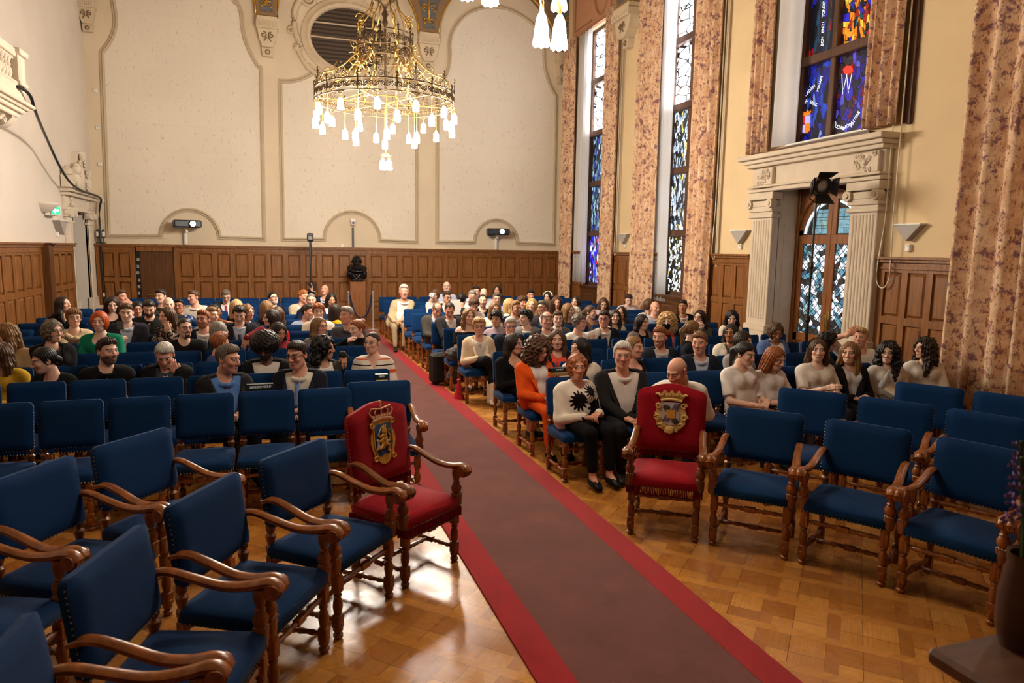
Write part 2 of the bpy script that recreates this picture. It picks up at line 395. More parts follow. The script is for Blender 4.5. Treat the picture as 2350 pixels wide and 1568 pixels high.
def smooth_open(pts, it=1):
    for _ in range(it):
        q = [pts[0]]
        for a, b in zip(pts, pts[1:]):
            q += [(a[0]*.75+b[0]*.25, a[1]*.75+b[1]*.25), (a[0]*.25+b[0]*.75, a[1]*.25+b[1]*.75)]
        q.append(pts[-1]); pts = q
    return pts
def smooth_open3(pts, it=1):
    for _ in range(it):
        q = [pts[0]]
        for a, b in zip(pts, pts[1:]):
            q += [tuple(a[i]*.75+b[i]*.25 for i in range(3)), tuple(a[i]*.25+b[i]*.75 for i in range(3))]
        q.append(pts[-1]); pts = q
    return pts
def arch(cx, zb, r, rz, n=14):
    return [(cx+r*math.cos(PI-PI*i/n), zb+rz*math.sin(PI*i/n)) for i in range(n+1)]
def sweep_flat(m, pts, w, d, fn, closed=False, prof=((-.5, 0), (-.4, .8), (-.1, 1), (.15, .55), (.5, .45), (.5, 0))):
    n = len(pts); vs = []
    for i in range(n):
        a = pts[i-1] if (i or closed) else pts[i]; b = pts[(i+1) % n] if (i < n-1 or closed) else pts[i]
        p = pts[i]
        def nrm(q, r):
            x, y = r[0]-q[0], r[1]-q[1]; l = math.hypot(x, y) or 1; return (-y/l, x/l)
        n1 = nrm(a, p) if a != p else nrm(p, b); n2 = nrm(p, b) if b != p else n1
        mx, my = n1[0]+n2[0], n1[1]+n2[1]; l = math.hypot(mx, my) or 1; mx, my = mx/l, my/l
        k = 1/max(.45, mx*n1[0]+my*n1[1])
        for (s, h) in prof: vs.append(fn(p[0]+mx*s*w*k, p[1]+my*s*w*k, h*d))
    q = len(prof); fs = []
    for i in range(n if closed else n-1):
        for j in range(q):
            fs.append((i*q+j, i*q+(j+1) % q, ((i+1) % n)*q+(j+1) % q, ((i+1) % n)*q+j))
    if not closed: fs += [tuple(range(q)), tuple(range((n-1)*q, n*q))[::-1]]
    m.add(vs, fs)
BF = lambda u, v, d: (u, YB-d, v)
sideL = smooth_open([(234, 121), (251, 101), (265, 69), (266, 37), (259, 0)], 2)
sideR = smooth_open([(543, 3), (554, 26), (556, 65), (564, 97), (576, 126), (592, 154), (599, 156)], 2)
pL = [bw(*p) for p in sideL]; pR = [bw(*p) for p in sideR]
top1 = [(pL[-1][0]+(pR[0][0]-pL[-1][0])*(.5-.5*math.cos(PI*i/12)), pL[-1][1]+1.05*math.sin(PI*i/12)) for i in range(1, 12)]
zb = 2.27
P1 = [(-3.70, zb)]+pL+top1+pR+[(bw(606, 540)[0], zb)]+arch(bw(435, 480)[0], zb+.02, .66, .66)[::-1]
s3 = smooth_open([(1004, 196), (1019, 181), (1028, 162), (1033, 129), (1031, 97), (1038, 71), (1057, 42), (1090, 21), (1128, 14), (1170, 21), (1206, 42), (1229, 61), (1242, 84), (1248, 110), (1248, 145), (1255, 181), (1268, 210), (1276, 221)], 2)
P3 = [(bw(1003, 555)[0], zb)]+[bw(*p) for p in s3]+[(bw(1270, 557)[0], zb)]+arch(bw(1139, 503)[0], zb+.02, .64, .64)[::-1]
s2 = smooth_open([(643, 186), (662, 188), (688, 184), (711, 173), (727, 162)], 2)+smooth_open([(727, 162), (742, 174), (770, 186), (803, 190), (836, 186), (864, 174), (879, 163)], 2)[1:]+smooth_open([(879, 163), (895, 174), (918, 185), (940, 189), (957, 187)], 2)[1:]
P2 = [(bw(650, 550)[0], zb)]+[bw(*p) for p in s2]+[(bw(956, 553)[0], zb)]+arch(bw(808, 493)[0], zb+.02, .73, .73)[::-1]
for i, P in enumerate((P1, P2, P3)):
    m = MB(); m.prism(P, BF, 0, .012); o = struct(m.build('trim_%d' % (14+i), AC))
    m = MB(); sweep_flat(m, P, .10, .07, BF, True); m.build('moulding', moulding, o, .6)
# ---- oval window with stucco cartouche
oc = bw(801, 91); oa, ob = .96, .77
OV = [(oc[0]+oa*math.cos(2*PI*i/48), oc[1]+ob*math.sin(2*PI*i/48)) for i in range(48)]
t = NT('oval_blind'); v = t.coord('Object', (60, 1, 60)); wv = t.add('TexWave', bands_direction='Z'); wv.inputs['Scale'].default_value = 3.2; t.link(t.coord('Object'), wv.inputs['Vector'])
t.link(t.ramp(wv.outputs['Fac'], [(.3, srgb(48, 38, 30)), (.7, srgb(84, 68, 54))]), t.b.inputs['Base Color']); t.set(.7)
m = MB(); m.prism(OV, BF, .0, .015); w = struct(m.build('window_5', t.m))
m = MB(); sweep_flat(m, [(oc[0]+(oa+.10)*math.cos(-2*PI*i/48), oc[1]+(ob+.10)*math.sin(-2*PI*i/48)) for i in range(48)], .24, .12, BF, True); m.build('window_frame', stucco, w, .7)
m = MB()
for zz in (.33, -.02): m.box((oc[0], YB-.03, oc[1]+zz), (2*oa*math.sqrt(max(0, 1-(zz/ob)**2)), .03, .035))
m.build('glazing_bar', moulding, w)
m = MB()
def scroll(c, r, turns, sg, a0, th=.05, dec=.2): m.tube([(x, YB-.05, z) for x, z in spiral(c, r, turns, 26, sg, a0, dec)], [th*(1-.5*i/26) for i in range(27)], 6)
for sx in (-1, 1):
    X = lambda a: oc[0]+sx*a
    cur = [(X(1.0), .98), (X(1.28), .72), (X(1.36), .3), (X(1.30), -.05), (X(1.22), -.2)]
    m.tube([(x, YB-.04, oc[1]+z) for x, z in smooth_open(cur, 2)], .075, 6)
    cur = [(X(.2), 1.06), (X(.5), 1.22), (X(.85), 1.18), (X(1.02), .96)]
    m.tube([(x, YB-.04, oc[1]+z) for x, z in smooth_open(cur, 2)], .07, 6)
    scroll((X(1.0), oc[1]+.86), .19, 1.6, sx, 0); scroll((X(1.42), oc[1]+.05), .10, 1.4, -sx, 0, .035)
    scroll((X(1.28), oc[1]-.32), .12, 1.4, sx, PI/2, .04); scroll((X(1.02), oc[1]-.80), .09, 1.3, -sx, 0, .035)
    cur = [(X(1.30), -.30), (X(1.2), -.55), (X(1.06), -.78), (X(.86), -.92), (X(.55), -1.04), (X(.2), -1.1)]
    m.tube([(x, YB-.05, oc[1]+z) for x, z in smooth_open(cur, 2)], .06, 6)
    scroll((X(.34), oc[1]+1.1), .16, 1.5, sx, PI/2)
m.lathe([(.01, -.3), (.14, -.2), (.2, 0), (.14, .2), (.01, .3)], 12, (oc[0], YB-.02, oc[1]+1.12))
m.build('cartouche', stucco, w, True)
# ---- vault ribs on corbels
def corbel_rib(name, label, at, U, N, half, z0, wtop, ztop, s=1.0, sides=(1, 1), lean=0.0):
    """at: (x,y) on the wall; z0 foot of the corbel; rib widens from half to wtop at ztop"""
    A = Vector((at[0], at[1], 0)); U = Vector(U); N = Vector(N)
    fn = lambda u, v, d: A+U*u+N*d+Vector((0, 0, v))
    o = empty(name, (at[0], at[1], z0)); inv = Vector((-at[0], -at[1], -z0))
    g = lambda u, v, d: fn(u, v, d)+inv
    m = MB()
    m.prism([(-.12*s, z0), (.12*s, z0), (.15*s, z0+.2*s), (-.15*s, z0+.2*s)], g, 0, .16*s)
    m.prism([(-.12*s, z0+.2*s), (.12*s, z0+.2*s), (half*.8, z0+.36*s), (half, z0+.62*s), (-half, z0+.62*s), (-half*.8, z0+.36*s)], g, 0, .26*s)
    m.prism([(-half*1.1, z0+.62*s), (half*1.1, z0+.62*s), (half*1.1, z0+.78*s), (-half*1.1, z0+.78*s)], g, 0, .34*s)
    m.prism([(-half*1.02, z0+.78*s), (half*1.02, z0+.78*s), (half*1.02, z0+.90*s), (-half*1.02, z0+.90*s)], g, 0, .31*s)
    for k in range(8):
        m.prism([(-half+half*2*(k+.15)/8, z0+.665*s), (-half+half*2*(k+.85)/8, z0+.665*s), (-half+half*2*(k+.85)/8, z0+.735*s), (-half+half*2*(k+.15)/8, z0+.735*s)], g, .33*s, .365*s)
    c = m.build('corbel', stucco, o)
    m = MB()
    for sx in (-1, 1):
        m.tube([g(x, y, .275*s) for x, y in spiral((sx*.09*s, z0+.47*s), .075*s, 1.3, 16, sx, PI/2)], .014*s, 5)
        m.tube([g(sx*.02*s, z0+.42*s, .27*s), g(sx*.08*s, z0+.33*s, .27*s)], .016*s, 5)
    m.tube([g(x, y, .175*s) for x, y in spiral((0, z0+.1*s), .05*s, .95, 12, 1, 0, 1)], .016*s, 5)
    m.build('carving', olive_paint, c, True)
    za = z0+.90*s; n = 10
    zs = [za+(ztop-za)*i/n for i in range(n+1)]
    wd = lambda i: half+(wtop-half)*(i/n)**2.1
    out = [(sides[1]*wd(i) if sides[1] else half, zs[i]) for i in range(n+1)]
    out2 = [(-sides[0]*wd(i) if sides[0] else -half, zs[i]) for i in range(n+1)][::-1]
    m = MB(); m.prism(out+out2, lambda u, v, d: g(u, v, d*(1+lean*(v-za))), 0, .24*s); rb = m.build('rib', olive_paint, o)
    m = MB(); k = .62
    m.prism([(x*k, za+.12*s+(z-za)*.95) for x, z in out]+[(x*k, za+.12*s+(z-za)*.95) for x, z in out2], g, .22*s, .252*s)
    m.build('painted_panel', slate_paint, rb)
    m = MB()
    for sx in (-1, 1):
        if sides[(sx+1)//2]:
            m.tube([g(sx*(wd(i)+.02), zs[i], .22*s) for i in range(n+1)], .022*s, 5)
        for j in range(4):
            h = za+.3*s+j*.34*s; r = .085*s*(1+.25*j)
            m.tube([g(x, y, .262*s) for x, y in spiral((sx*half*(.28+.12*j), h), r, 1.25, 16, sx, -PI/2)], .017*s, 5)
    m.tube([g(0, za+.25*s, .262*s), g(0, za+1.1*s, .262*s)], [.03*s, .012*s], 5)
    m.build('gilded_scroll', gold, rb, True)
    tag(o, label, 'vault rib'); return o
c = bw(615, 133); corbel_rib('vault_rib', 'painted vault rib on carved corbel left of the oval window', (c[0], YB), (1, 0, 0), (0, -1, 0), .23, c[1], 1.15, ZC)
c = bw(980, 168); corbel_rib('vault_rib', 'painted vault rib on carved corbel right of the oval window', (c[0], YB), (1, 0, 0), (0, -1, 0), .25, c[1]+.05, 2.3, ZC)
c = bw(208, 76); corbel_rib('vault_rib', 'vault rib on carved corbel in the corner above the left door', (XL+.14, YB), (1, 0, 0), (0, -1, 0), .17, c[1], .5, ZC, .8, (0, 1))
c = bw(1290, 186); corbel_rib('vault_rib', 'vault rib on carved corbel in the corner beside the first tall window', (XR-.12, YB), (1, 0, 0), (0, -1, 0), .17, c[1]-.1, 2.6, ZC, .9, (1, 0))
p = on_x(1449, 112, XR); corbel_rib('vault_rib', 'vault rib on carved corbel between the two tall windows', (XR, p[1]), (0, 1, 0), (-1, 0, 0), .38, p[2], 1.0, ZC, 1.0)
# pink lunette above the first window
m = MB(); m.box((XR-.02, 16.85, 8.85), (.05, 3.3, 2.1)); o = struct(m.build('trim_17', pink_paint))
m = MB()
m.tube([(XR-.055, 16.7+.42*math.cos(2*PI*i/28), 8.75+.75*math.sin(2*PI*i/28)) for i in range(28)], .035, 6, closed=True)
for a, b in ((15.5, 16.15), (17.25, 18.3)):
    m.tube([(XR-.05, a, 8.0), (XR-.05, b, 8.0), (XR-.05, b-.02, 9.6)], .03, 5)
m.box((XR-.06, 16.8, 7.84), (.06, 2.2, .07)); m.build('moulding', noisy('pink_moulding', srgb(166, 118, 86), 5, .1, .7), o)
# ---- stained glass
def glass(name, stops, strength, scale, lead=.03, stretch=(1, 1, 1), rand=1.0, sub=None, streak=0, dim=None):
    """leaded pane: every cell of the leading has one glass colour, with daylight put in as emission"""
    t = NT(name); v = t.coord('Object', stretch)
    if streak:
        ns = t.add('TexNoise'); ns.inputs['Scale'].default_value = streak; t.link(v, ns.inputs['Vector'])
        ad = t.add('Mix', data_type='RGBA', blend_type='LINEAR_LIGHT'); ad.inputs[0].default_value = .16
        t.link(v, ad.inputs[6]); t.link(ns.outputs['Color'], ad.inputs[7]); v = ad.outputs[2]
    a = t.add('TexVoronoi', feature='F1'); a.inputs['Scale'].default_value = scale; a.inputs['Randomness'].default_value = rand
    e = t.add('TexVoronoi', feature='DISTANCE_TO_EDGE'); e.inputs['Scale'].default_value = scale; e.inputs['Randomness'].default_value = rand
    t.link(v, a.inputs['Vector']); t.link(v, e.inputs['Vector'])
    sp = t.add('SeparateColor'); t.link(a.outputs['Color'], sp.inputs[0])
    c = t.ramp(sp.outputs[0], stops, 'CONSTANT')
    ld = t.ramp(e.outputs['Distance'], [(lead, (0, 0, 0, 1)), (lead*1.6, (1, 1, 1, 1))])
    mx = t.add('Mix', data_type='RGBA', blend_type='MULTIPLY'); mx.inputs[0].default_value = 1
    t.link(c, mx.inputs[6]); t.link(ld, mx.inputs[7]); out = mx.outputs[2]
    n = t.noise(t.coord('Object'), 14, 3)
    m2 = t.add('Mix', data_type='RGBA', blend_type='MULTIPLY'); m2.inputs[0].default_value = 1
    t.link(out, m2.inputs[6]); t.link(t.ramp(n, [(.3, (.55, .55, .55, 1)), (.7, (1.2, 1.2, 1.2, 1))]), m2.inputs[7]); out = m2.outputs[2]
    t.link(out, t.b.inputs['Emission Color']); t.b.inputs['Emission Strength'].default_value = strength
    t.b.inputs['Base Color'].default_value = (.02, .02, .02, 1); return t.set(.12)
W = (1, 1, 1, 1)
SKY = (.86, .92, 1, 1)
G_clear = glass('glass_clear_leaded', [(0, SKY), (.3, W), (.6, (.75, .86, 1, 1)), (.85, W)], 5.0, 3.4, .045, (1, .8, 1.6), .7)
G_blue = glass('glass_blue_violet', [(0, srgb(40, 30, 190)), (.2, srgb(150, 170, 240)), (.32, srgb(20, 24, 60)), (.5, srgb(60, 90, 130)), (.66, srgb(26, 30, 40)), (.78, srgb(190, 210, 250)), (.86, srgb(190, 30, 30)), (.93, srgb(90, 60, 200))], 1.0, 11, .03, (1, 1.5, .7), 1, streak=2.2)
G_dark = glass('glass_teal_dark', [(0, srgb(60, 90, 110)), (.25, srgb(20, 26, 34)), (.45, srgb(120, 150, 170)), (.62, srgb(40, 50, 140)), (.78, srgb(18, 22, 26)), (.9, srgb(170, 200, 210))], .9, 12, .04, (1, 1.7, .6), 1, streak=2.4)
G_grey = glass('glass_grey_yellow', [(0, srgb(150, 170, 190)), (.22, srgb(26, 28, 32)), (.42, srgb(200, 214, 230)), (.6, srgb(60, 66, 76)), (.74, srgb(190, 170, 90)), (.84, srgb(24, 26, 30)), (.92, srgb(226, 236, 250))], 1.0, 12, .045, (1, 1.7, .7), 1, streak=2.6)
G_gold = glass('glass_yellow_red', [(0, srgb(236, 176, 40)), (.25, srgb(250, 220, 140)), (.4, srgb(40, 30, 24)), (.58, srgb(220, 120, 30)), (.72, srgb(200, 210, 220)), (.85, srgb(180, 36, 30))], .9, 12, .04, (1, 1.5, .7), 1, streak=2)
G_mixed = glass('glass_white_blue_dots', [(0, srgb(220, 230, 255)), (.2, srgb(50, 40, 190)), (.4, srgb(24, 26, 40)), (.6, srgb(130, 160, 230)), (.78, srgb(20, 22, 30)), (.9, srgb(210, 220, 240))], 1.0, 15, .05, (1, 1.1, 1), 1)
G_mono = glass('glass_white_black_dots', [(0, srgb(224, 232, 240)), (.22, srgb(26, 28, 28)), (.5, srgb(180, 186, 176)), (.64, srgb(30, 30, 30)), (.8, srgb(210, 180, 80)), (.88, srgb(236, 240, 248))], 1.0, 15, .05, (1, 1.1, 1), 1)
G_w3a = glass('glass_deep_blue_figures', [(0, srgb(8, 12, 28)), (.3, srgb(18, 60, 84)), (.45, srgb(10, 12, 18)), (.62, srgb(30, 26, 150)), (.8, srgb(150, 14, 20)), (.9, srgb(10, 14, 22))], .5, 10, .03, (1, 1.8, .5), 1, streak=2.4)
G_w3b = glass('glass_orange_flames', [(0, srgb(232, 130, 24)), (.22, srgb(14, 14, 18)), (.36, srgb(240, 190, 60)), (.5, srgb(160, 24, 20)), (.64, srgb(40, 34, 170)), (.78, srgb(24, 80, 90)), (.9, srgb(12, 12, 20))], .6, 12, .03, (1, 1.5, .8), 1, streak=2.4)
G_w3c = glass('glass_royal_blue', [(0, srgb(20, 30, 150)), (.25, srgb(8, 10, 26)), (.45, srgb(30, 70, 190)), (.62, srgb(12, 14, 40)), (.8, srgb(24, 22, 110)), (.94, srgb(120, 150, 210))], .5, 9, .03, (1, 1.4, .6), 1, streak=2.4)
G_w3d = glass('glass_violet_red', [(0, srgb(50, 40, 170)), (.25, srgb(40, 36, 50)), (.45, srgb(34, 28, 120)), (.6, srgb(52, 44, 54)), (.75, srgb(90, 80, 200)), (.88, srgb(130, 24, 34))], .5, 9, .03, (1, 1.3, .7), 1, streak=2.4)
def glass_door():
    t = NT('glass_door_diamond'); v = t.coord('Object')
    mp = t.add('Mapping'); mp.inputs['Rotation'].default_value = (PI/4, 0, 0); t.link(v, mp.inputs[0])
    a = t.add('TexVoronoi', feature='F1'); a.inputs['Scale'].default_value = 10.5; a.inputs['Randomness'].default_value = .8; t.link(v, a.inputs['Vector'])
    e = t.add('TexVoronoi', feature='DISTANCE_TO_EDGE'); e.inputs['Scale'].default_value = 10.5; e.inputs['Randomness'].default_value = .8; t.link(v, e.inputs['Vector'])
    sp = t.add('SeparateColor'); t.link(a.outputs['Color'], sp.inputs[0])
    c = t.ramp(sp.outputs[0], [(0, srgb(226, 232, 246)), (.22, srgb(44, 40, 38)), (.36, srgb(90, 140, 160)), (.5, srgb(140, 168, 170)), (.62, srgb(60, 96, 120)), (.72, srgb(236, 240, 252)), (.84, srgb(50, 46, 42))], 'CONSTANT')
    wv = []
    for ax in ('Y', 'Z'):
        w = t.add('TexWave', bands_direction=ax, wave_profile='SAW'); w.inputs['Scale'].default_value = 3.4; t.link(mp.outputs[0], w.inputs['Vector'])
        wv.append(t.ramp(w.outputs['Fac'], [(.10, (.02, .02, .02, 1)), (.15, W)]))
    ld = t.ramp(e.outputs['Distance'], [(.02, (0, 0, 0, 1)), (.04, W)])
    out = c
    for q in wv+[ld]:
        mx = t.add('Mix', data_type='RGBA', blend_type='MULTIPLY'); mx.inputs[0].default_value = 1; t.link(out, mx.inputs[6]); t.link(q, mx.inputs[7]); out = mx.outputs[2]
    t.link(out, t.b.inputs['Emission Color']); t.b.inputs['Emission Strength'].default_value = .62; t.b.inputs['Base Color'].default_value = (.02, .02, .02, 1)
    return t.set(.1)
G_door = glass_door()
G_fan = glass('glass_fanlight', [(0, srgb(150, 200, 216)), (.5, srgb(170, 214, 200)), (.75, srgb(120, 180, 200))], .35, 8.5, .02, (1, 1, 1), 0.0)
G_fandark = noisy('glass_smoked', srgb(48, 38, 30), 20, .3, .2)
G_rim = emis('glass_pale_rim', srgb(200, 220, 236), .4)
XG = XR+.17
def window(n, Y0, Y1, Z0, Z1, bars, mull, panes, bar_h=.14, st=.075):
    o = struct(empty('window_%d' % n, (XG, (Y0+Y1)/2, Z0))); inv = Vector((-XG, -(Y0+Y1)/2, -Z0))
    m = MB()
    def B(y0, y1, z0, z1, d=.12, x=0): m.box((x, (y0+y1)/2+inv.y, (z0+z1)/2+inv.z), (d, y1-y0, z1-z0), 0, None, .012)
    B(Y1-st, Y1, Z0, Z1); B(Y0, Y0+st*1.6, Z0, Z1); B(Y0, Y1, Z0-.0, Z0+.1); B(Y0, Y1, Z1-.08, Z1)
    B(mull-.055, mull+.055, Z0, Z1, .13)
    for b in bars: B(Y0, Y1, b-bar_h/2, b+bar_h/2, .17, -.02)
    m.build('window_frame', frame_wood, o)
    zs = [Z0+.1]+list(bars)+[Z1-.08]
    for k in range(len(zs)-1):
        a = zs[k]+(bar_h/2 if k else 0); b = zs[k+1]-(bar_h/2 if k < len(zs)-2 else 0)
        for q, (ya, yb) in enumerate(((mull+.055, Y1-st), (Y0+st*1.6, mull-.055))):
            m = MB(); m.box((.03, (ya+yb)/2+inv.y, (a+b)/2+inv.z), (.012, yb-ya, b-a)); m.build('pane', panes[k][q], o)
    return o
window(1, 15.9, 17.52, 1.17, 7.80, (2.56, 3.86, 5.16, 6.48), 16.70, [(G_blue, G_mixed), (G_dark, G_blue), (G_dark, G_gold), (G_clear, G_clear), (G_clear, G_clear)])
window(2, 11.95, 13.5, 1.17, 8.2, (2.50, 3.80, 5.10, 6.44), 12.73, [(G_mono, G_mono), (G_grey, G_gold), (G_grey, G_gold), (G_clear, G_clear), (G_clear, G_clear)])
w3 = window(3, 8.03, 9.58, 3.80, 8.2, (5.13, 6.45), 8.88, [(G_w3c, G_w3d), (G_w3a, G_w3b), (G_clear, G_clear)])
window(4, 4.0, 5.55, 1.17, 8.2, (2.50, 3.80, 5.10, 6.44), 4.78, [(G_mono, G_mono), (G_grey, G_gold), (G_grey, G_gold), (G_clear, G_clear), (G_clear, G_clear)])
# lettering, shield and pelican-like shapes in the third window, laid on the glass
LET = emis('glass_white_letters', srgb(235, 240, 250), .4)
RED = emis('glass_red_bits', srgb(210, 40, 24), .4); ORA = emis('glass_orange_bits', srgb(240, 130, 30), .4)
def text(body, size, M, mat, parent=None, name='lettering', ext=.002):
    cu = bpy.data.curves.new(name, 'FONT'); cu.body = body; cu.size = size; cu.extrude = ext; cu.align_x = 'CENTER'; cu.align_y = 'CENTER'; cu.resolution_u = 2
    o = bpy.data.objects.new(name, cu); me = bpy.data.meshes.new_from_object(o)
    bpy.data.objects.remove(o); bpy.data.curves.remove(cu)
    o = bpy.data.objects.new(name, me); COL.objects.link(o); me.materials.append(mat)
    if parent is not None: o.parent = parent
    o.matrix_local = M; return o
BR = Matrix(((0, 0, -1, 0), (-1, 0, 0, 0), (0, 1, 0, 0), (0, 0, 0, 1)))   # text faces -X, reads along -Y
WO = Vector((XG, (8.03+9.58)/2, 3.80))
def lay(px, py, ang=0.0):
    p = Vector(on_x(px, py, XG+.015))-WO
    return Matrix.Translation(p) @ BR @ Matrix.Rotation(ang, 4, 'Z')
for ch, (x, y), a in [(c, (1887+.155*i*2.0, 103-i*7.4), PI/2) for i, c in enumerate('BOM EHOI TONOC ON')]:
    if ch != ' ': text(ch, .075, lay(x, y, a-.2), LET, w3)
for s, x, y, a in (('CMGAAR ADEM', 1846, 222, .55), ('HMELGOC', 1838, 245, .5), ('ERKG', 1867, 238, -.5), ('MINAM', 1881, 193, 1.25), ('OATIO', 1914, 281, -.9), ('CUM', 1928, 293, -.3), ('OION', 1944, 290, .35), ('ANTIRE', 1962, 274, .95)):
    text(s, .072, lay(x, y, a), LET, w3)
m = MB()
def wp(px, py, d=.012): return Vector(on_x(px, py, XG+.03-d))-WO
for a, b in (((1932, 170), (1934, 216)), ((1945, 164), (1936, 205)), ((1943, 170), (1947, 214)), ((1955, 168), (1948, 204))): m.tube([wp(*a), wp(*b)], .0045, 4)
m.build('lettering', LET, w3)
def pxpoly(m, pts, d=.02):
    P = [wp(x, y, .012) for x, y in pts]; Q = [p-Vector((d, 0, 0)) for p in P]; n = len(P)
    m.add(P+Q, [tuple(range(n)), tuple(range(n, 2*n))[::-1]]+[(i, (i+1) % n, n+(i+1) % n, n+i) for i in range(n)])
m = MB(); pxpoly(m, [(1837, 267), (1836, 259), (1841, 263), (1845, 255), (1850, 261), (1855, 252), (1857, 259), (1862, 254), (1859, 263), (1849, 266)])
pxpoly(m, [(1849, 285), (1859, 283), (1859, 300), (1850, 306)]); pxpoly(m, [(1943, 62), (1953, 75), (1962, 66), (1958, 80), (1950, 86), (1940, 78)]); m.build('glass_shield', ORA, w3)
m = MB(); pxpoly(m, [(1838, 268), (1848, 267), (1848, 284), (1837, 284)]); pxpoly(m, [(1937, 160), (1945, 151), (1956, 152), (1960, 163), (1954, 168), (1940, 170)]); m.build('glass_shield', RED, w3)
m = MB(); pxpoly(m, [(1850, 267), (1860, 265), (1860, 282), (1849, 284)]); pxpoly(m, [(1836, 288), (1848, 286), (1847, 306), (1838, 300)]); m.build('glass_shield', emis('glass_lilac_bits', srgb(190, 180, 240), .4), w3)
# window sills
m = MB(); m.box((XR+.0, 8.80, 3.79), (.24, 1.9, .06)); struct(m.build('trim_18', frame_wood))
m = MB()
for y0, y1 in ((15.9, 17.52), (11.95, 13.5)): m.box((XR+.06, (y0+y1)/2, 1.17), (.26, y1-y0, .05))
struct(m.build('trim_19', frame_wood))
m = MB(); m.tube([(XR-.06, 7.9, 3.86), (XR-.06, 9.6, 3.85)], .02, 6)
o = m.build('heating_pipe', white_paint); tag(o, 'thin white pipe along the sill of the window above the stone doorway', 'pipe')
# ---- curtains
def curtain_mat():
    t = NT('floral_curtain'); v = t.coord('Object')
    n = t.noise(v, 5, 4, .65); c = t.ramp(n, [(.3, srgb(198, 152, 120)), (.5, srgb(224, 186, 150)), (.7, srgb(238, 210, 176))])
    b = t.noise(v, 9, 3, .7); bl = t.ramp(b, [(.54, (0, 0, 0, 1)), (.64, W)])
    mx = t.add('Mix', data_type='RGBA'); t.link(bl, mx.inputs[0]); t.link(c, mx.inputs[6]); mx.inputs[7].default_value = srgb(136, 96, 104)
    l = t.noise(t.coord('Object', (1, 1, .5)), 22, 4, .8); ll = t.ramp(l, [(.55, (0, 0, 0, 1)), (.62, W)])
    m2 = t.add('Mix', data_type='RGBA'); t.link(ll, m2.inputs[0]); t.link(mx.outputs[2], m2.inputs[6]); m2.inputs[7].default_value = srgb(150, 100, 74)
    t.link(m2.outputs[2], t.b.inputs['Base Color']); t.bump(l, .1, .01); return t.set(.9, 0, .15, .1)
CURT = curtain_mat()
def sheer_mat():
    t = NT('white_sheer'); t.b.inputs['Base Color'].default_value = srgb(250, 250, 252)
    t.b.inputs['Transmission Weight'].default_value = 0; tr = t.add('BsdfTranslucent'); tr.inputs[0].default_value = srgb(252, 252, 254)
    ms = t.add('MixShader'); ms.inputs[0].default_value = .6
    t.link(t.b.outputs[0], ms.inputs[1]); t.link(tr.outputs[0], ms.inputs[2]); t.link(ms.outputs[0], t.n['Material Output'].inputs[0]); t.set(.9); return t.m
SHEER = sheer_mat()
def curtain(name, label, cat, y0, y1, z0, z1, x, folds, amp, mat, seed, group=None, taper=.0):
    rnd = random.Random(seed); ph = [rnd.uniform(0, 6) for _ in range(4)]; n = folds*8
    yc = (y0+y1)/2
    def prof(u, v, off):
        k = 1-taper*v
        y = (y0-yc+(y1-y0)*u)*k
        a = folds*2*PI*u+.5*math.sin(3*u*PI+ph[0])
        d = amp*(.75+.25*math.sin(5*u+ph[1]))*(math.sin(a)+.25*math.sin(2.3*a+ph[2]))*(1-.25*v)
        y += .012*math.sin(v*5+u*9+ph[3])
        return (d+off, y, z0+(z1-z0)*v)
    m = MB(); nv = 8
    m.grid(lambda u, v: prof(u, v, .008), n, nv)
    k = len(m.v); m.grid(lambda u, v: prof(u, v, -.008), n, nv)
    m.f[len(m.f)//2:] = [f[::-1] for f in m.f[len(m.f)//2:]]
    w = n+1; edge = [i for i in range(w)]+[j*w+n for j in range(1, nv+1)]+[nv*w+i for i in range(n-1, -1, -1)]+[j*w for j in range(nv-1, 0, -1)]
    for a, b in zip(edge, edge[1:]+edge[:1]): m.face((a, b, b+k, a+k))
    o = m.build(name, mat, None, True, (x, yc, 0)); tag(o, label, cat, group); return o
curtain('curtain', 'floral pink curtain beside the back right corner, left of first tall window', 'curtain', 17.98, 18.7, .04, 7.8, XR-.17, 4, .085, CURT, 1)
curtain('curtain', 'narrow floral pink curtain on the right side of the first tall window', 'curtain', 15.48, 16.14, .04, 7.9, XR-.16, 4, .085, CURT, 2)
curtain('curtain', 'wide floral pink curtain on the left side of the second tall window', 'curtain', 13.51, 14.38, .04, 8.8, XR-.18, 5, .10, CURT, 3)
curtain('curtain', 'wide floral pink curtain on the right side of the second tall window', 'curtain', 11.43, 12.17, .04, 8.8, XR-.18, 4, .10, CURT, 4)
curtain('curtain', 'short floral pink curtain left of the window over the doorway', 'curtain', 9.93, 10.43, 3.79, 8.8, XR-.16, 4, .075, CURT, 5)
curtain('curtain', 'short floral pink curtain right of the window over the doorway', 'curtain', 7.36, 7.96, 3.84, 8.8, XR-.16, 4, .075, CURT, 6)
curtain('curtain', 'large floral pink curtain hanging to the floor right of the doorway', 'curtain', 4.7, 6.32, .04, 8.8, XR-.22, 6, .13, CURT, 7)
curtain('sheer_curtain', 'white sheer curtain in the first tall window', 'sheer curtain', 17.2, 17.98, 1.25, 7.8, XR-.06, 4, .03, SHEER, 8)
curtain('sheer_curtain', 'white sheer curtain in the second tall window', 'sheer curtain', 13.12, 13.6, 1.05, 8.6, XR-.06, 3, .03, SHEER, 9)
curtain('sheer_curtain', 'white sheer curtain in the window over the stone doorway', 'sheer curtain', 9.36, 9.94, 3.86, 8.6, XR-.07, 2, .03, SHEER, 10)
m = MB(); m.box((XR-.03, 7.29, 6.3), (.05, .05, 4.95)); m.box((XR-.02, 7.32, 6.3), (.02, .14, 4.9)); struct(m.build('trim_20', frame_wood))
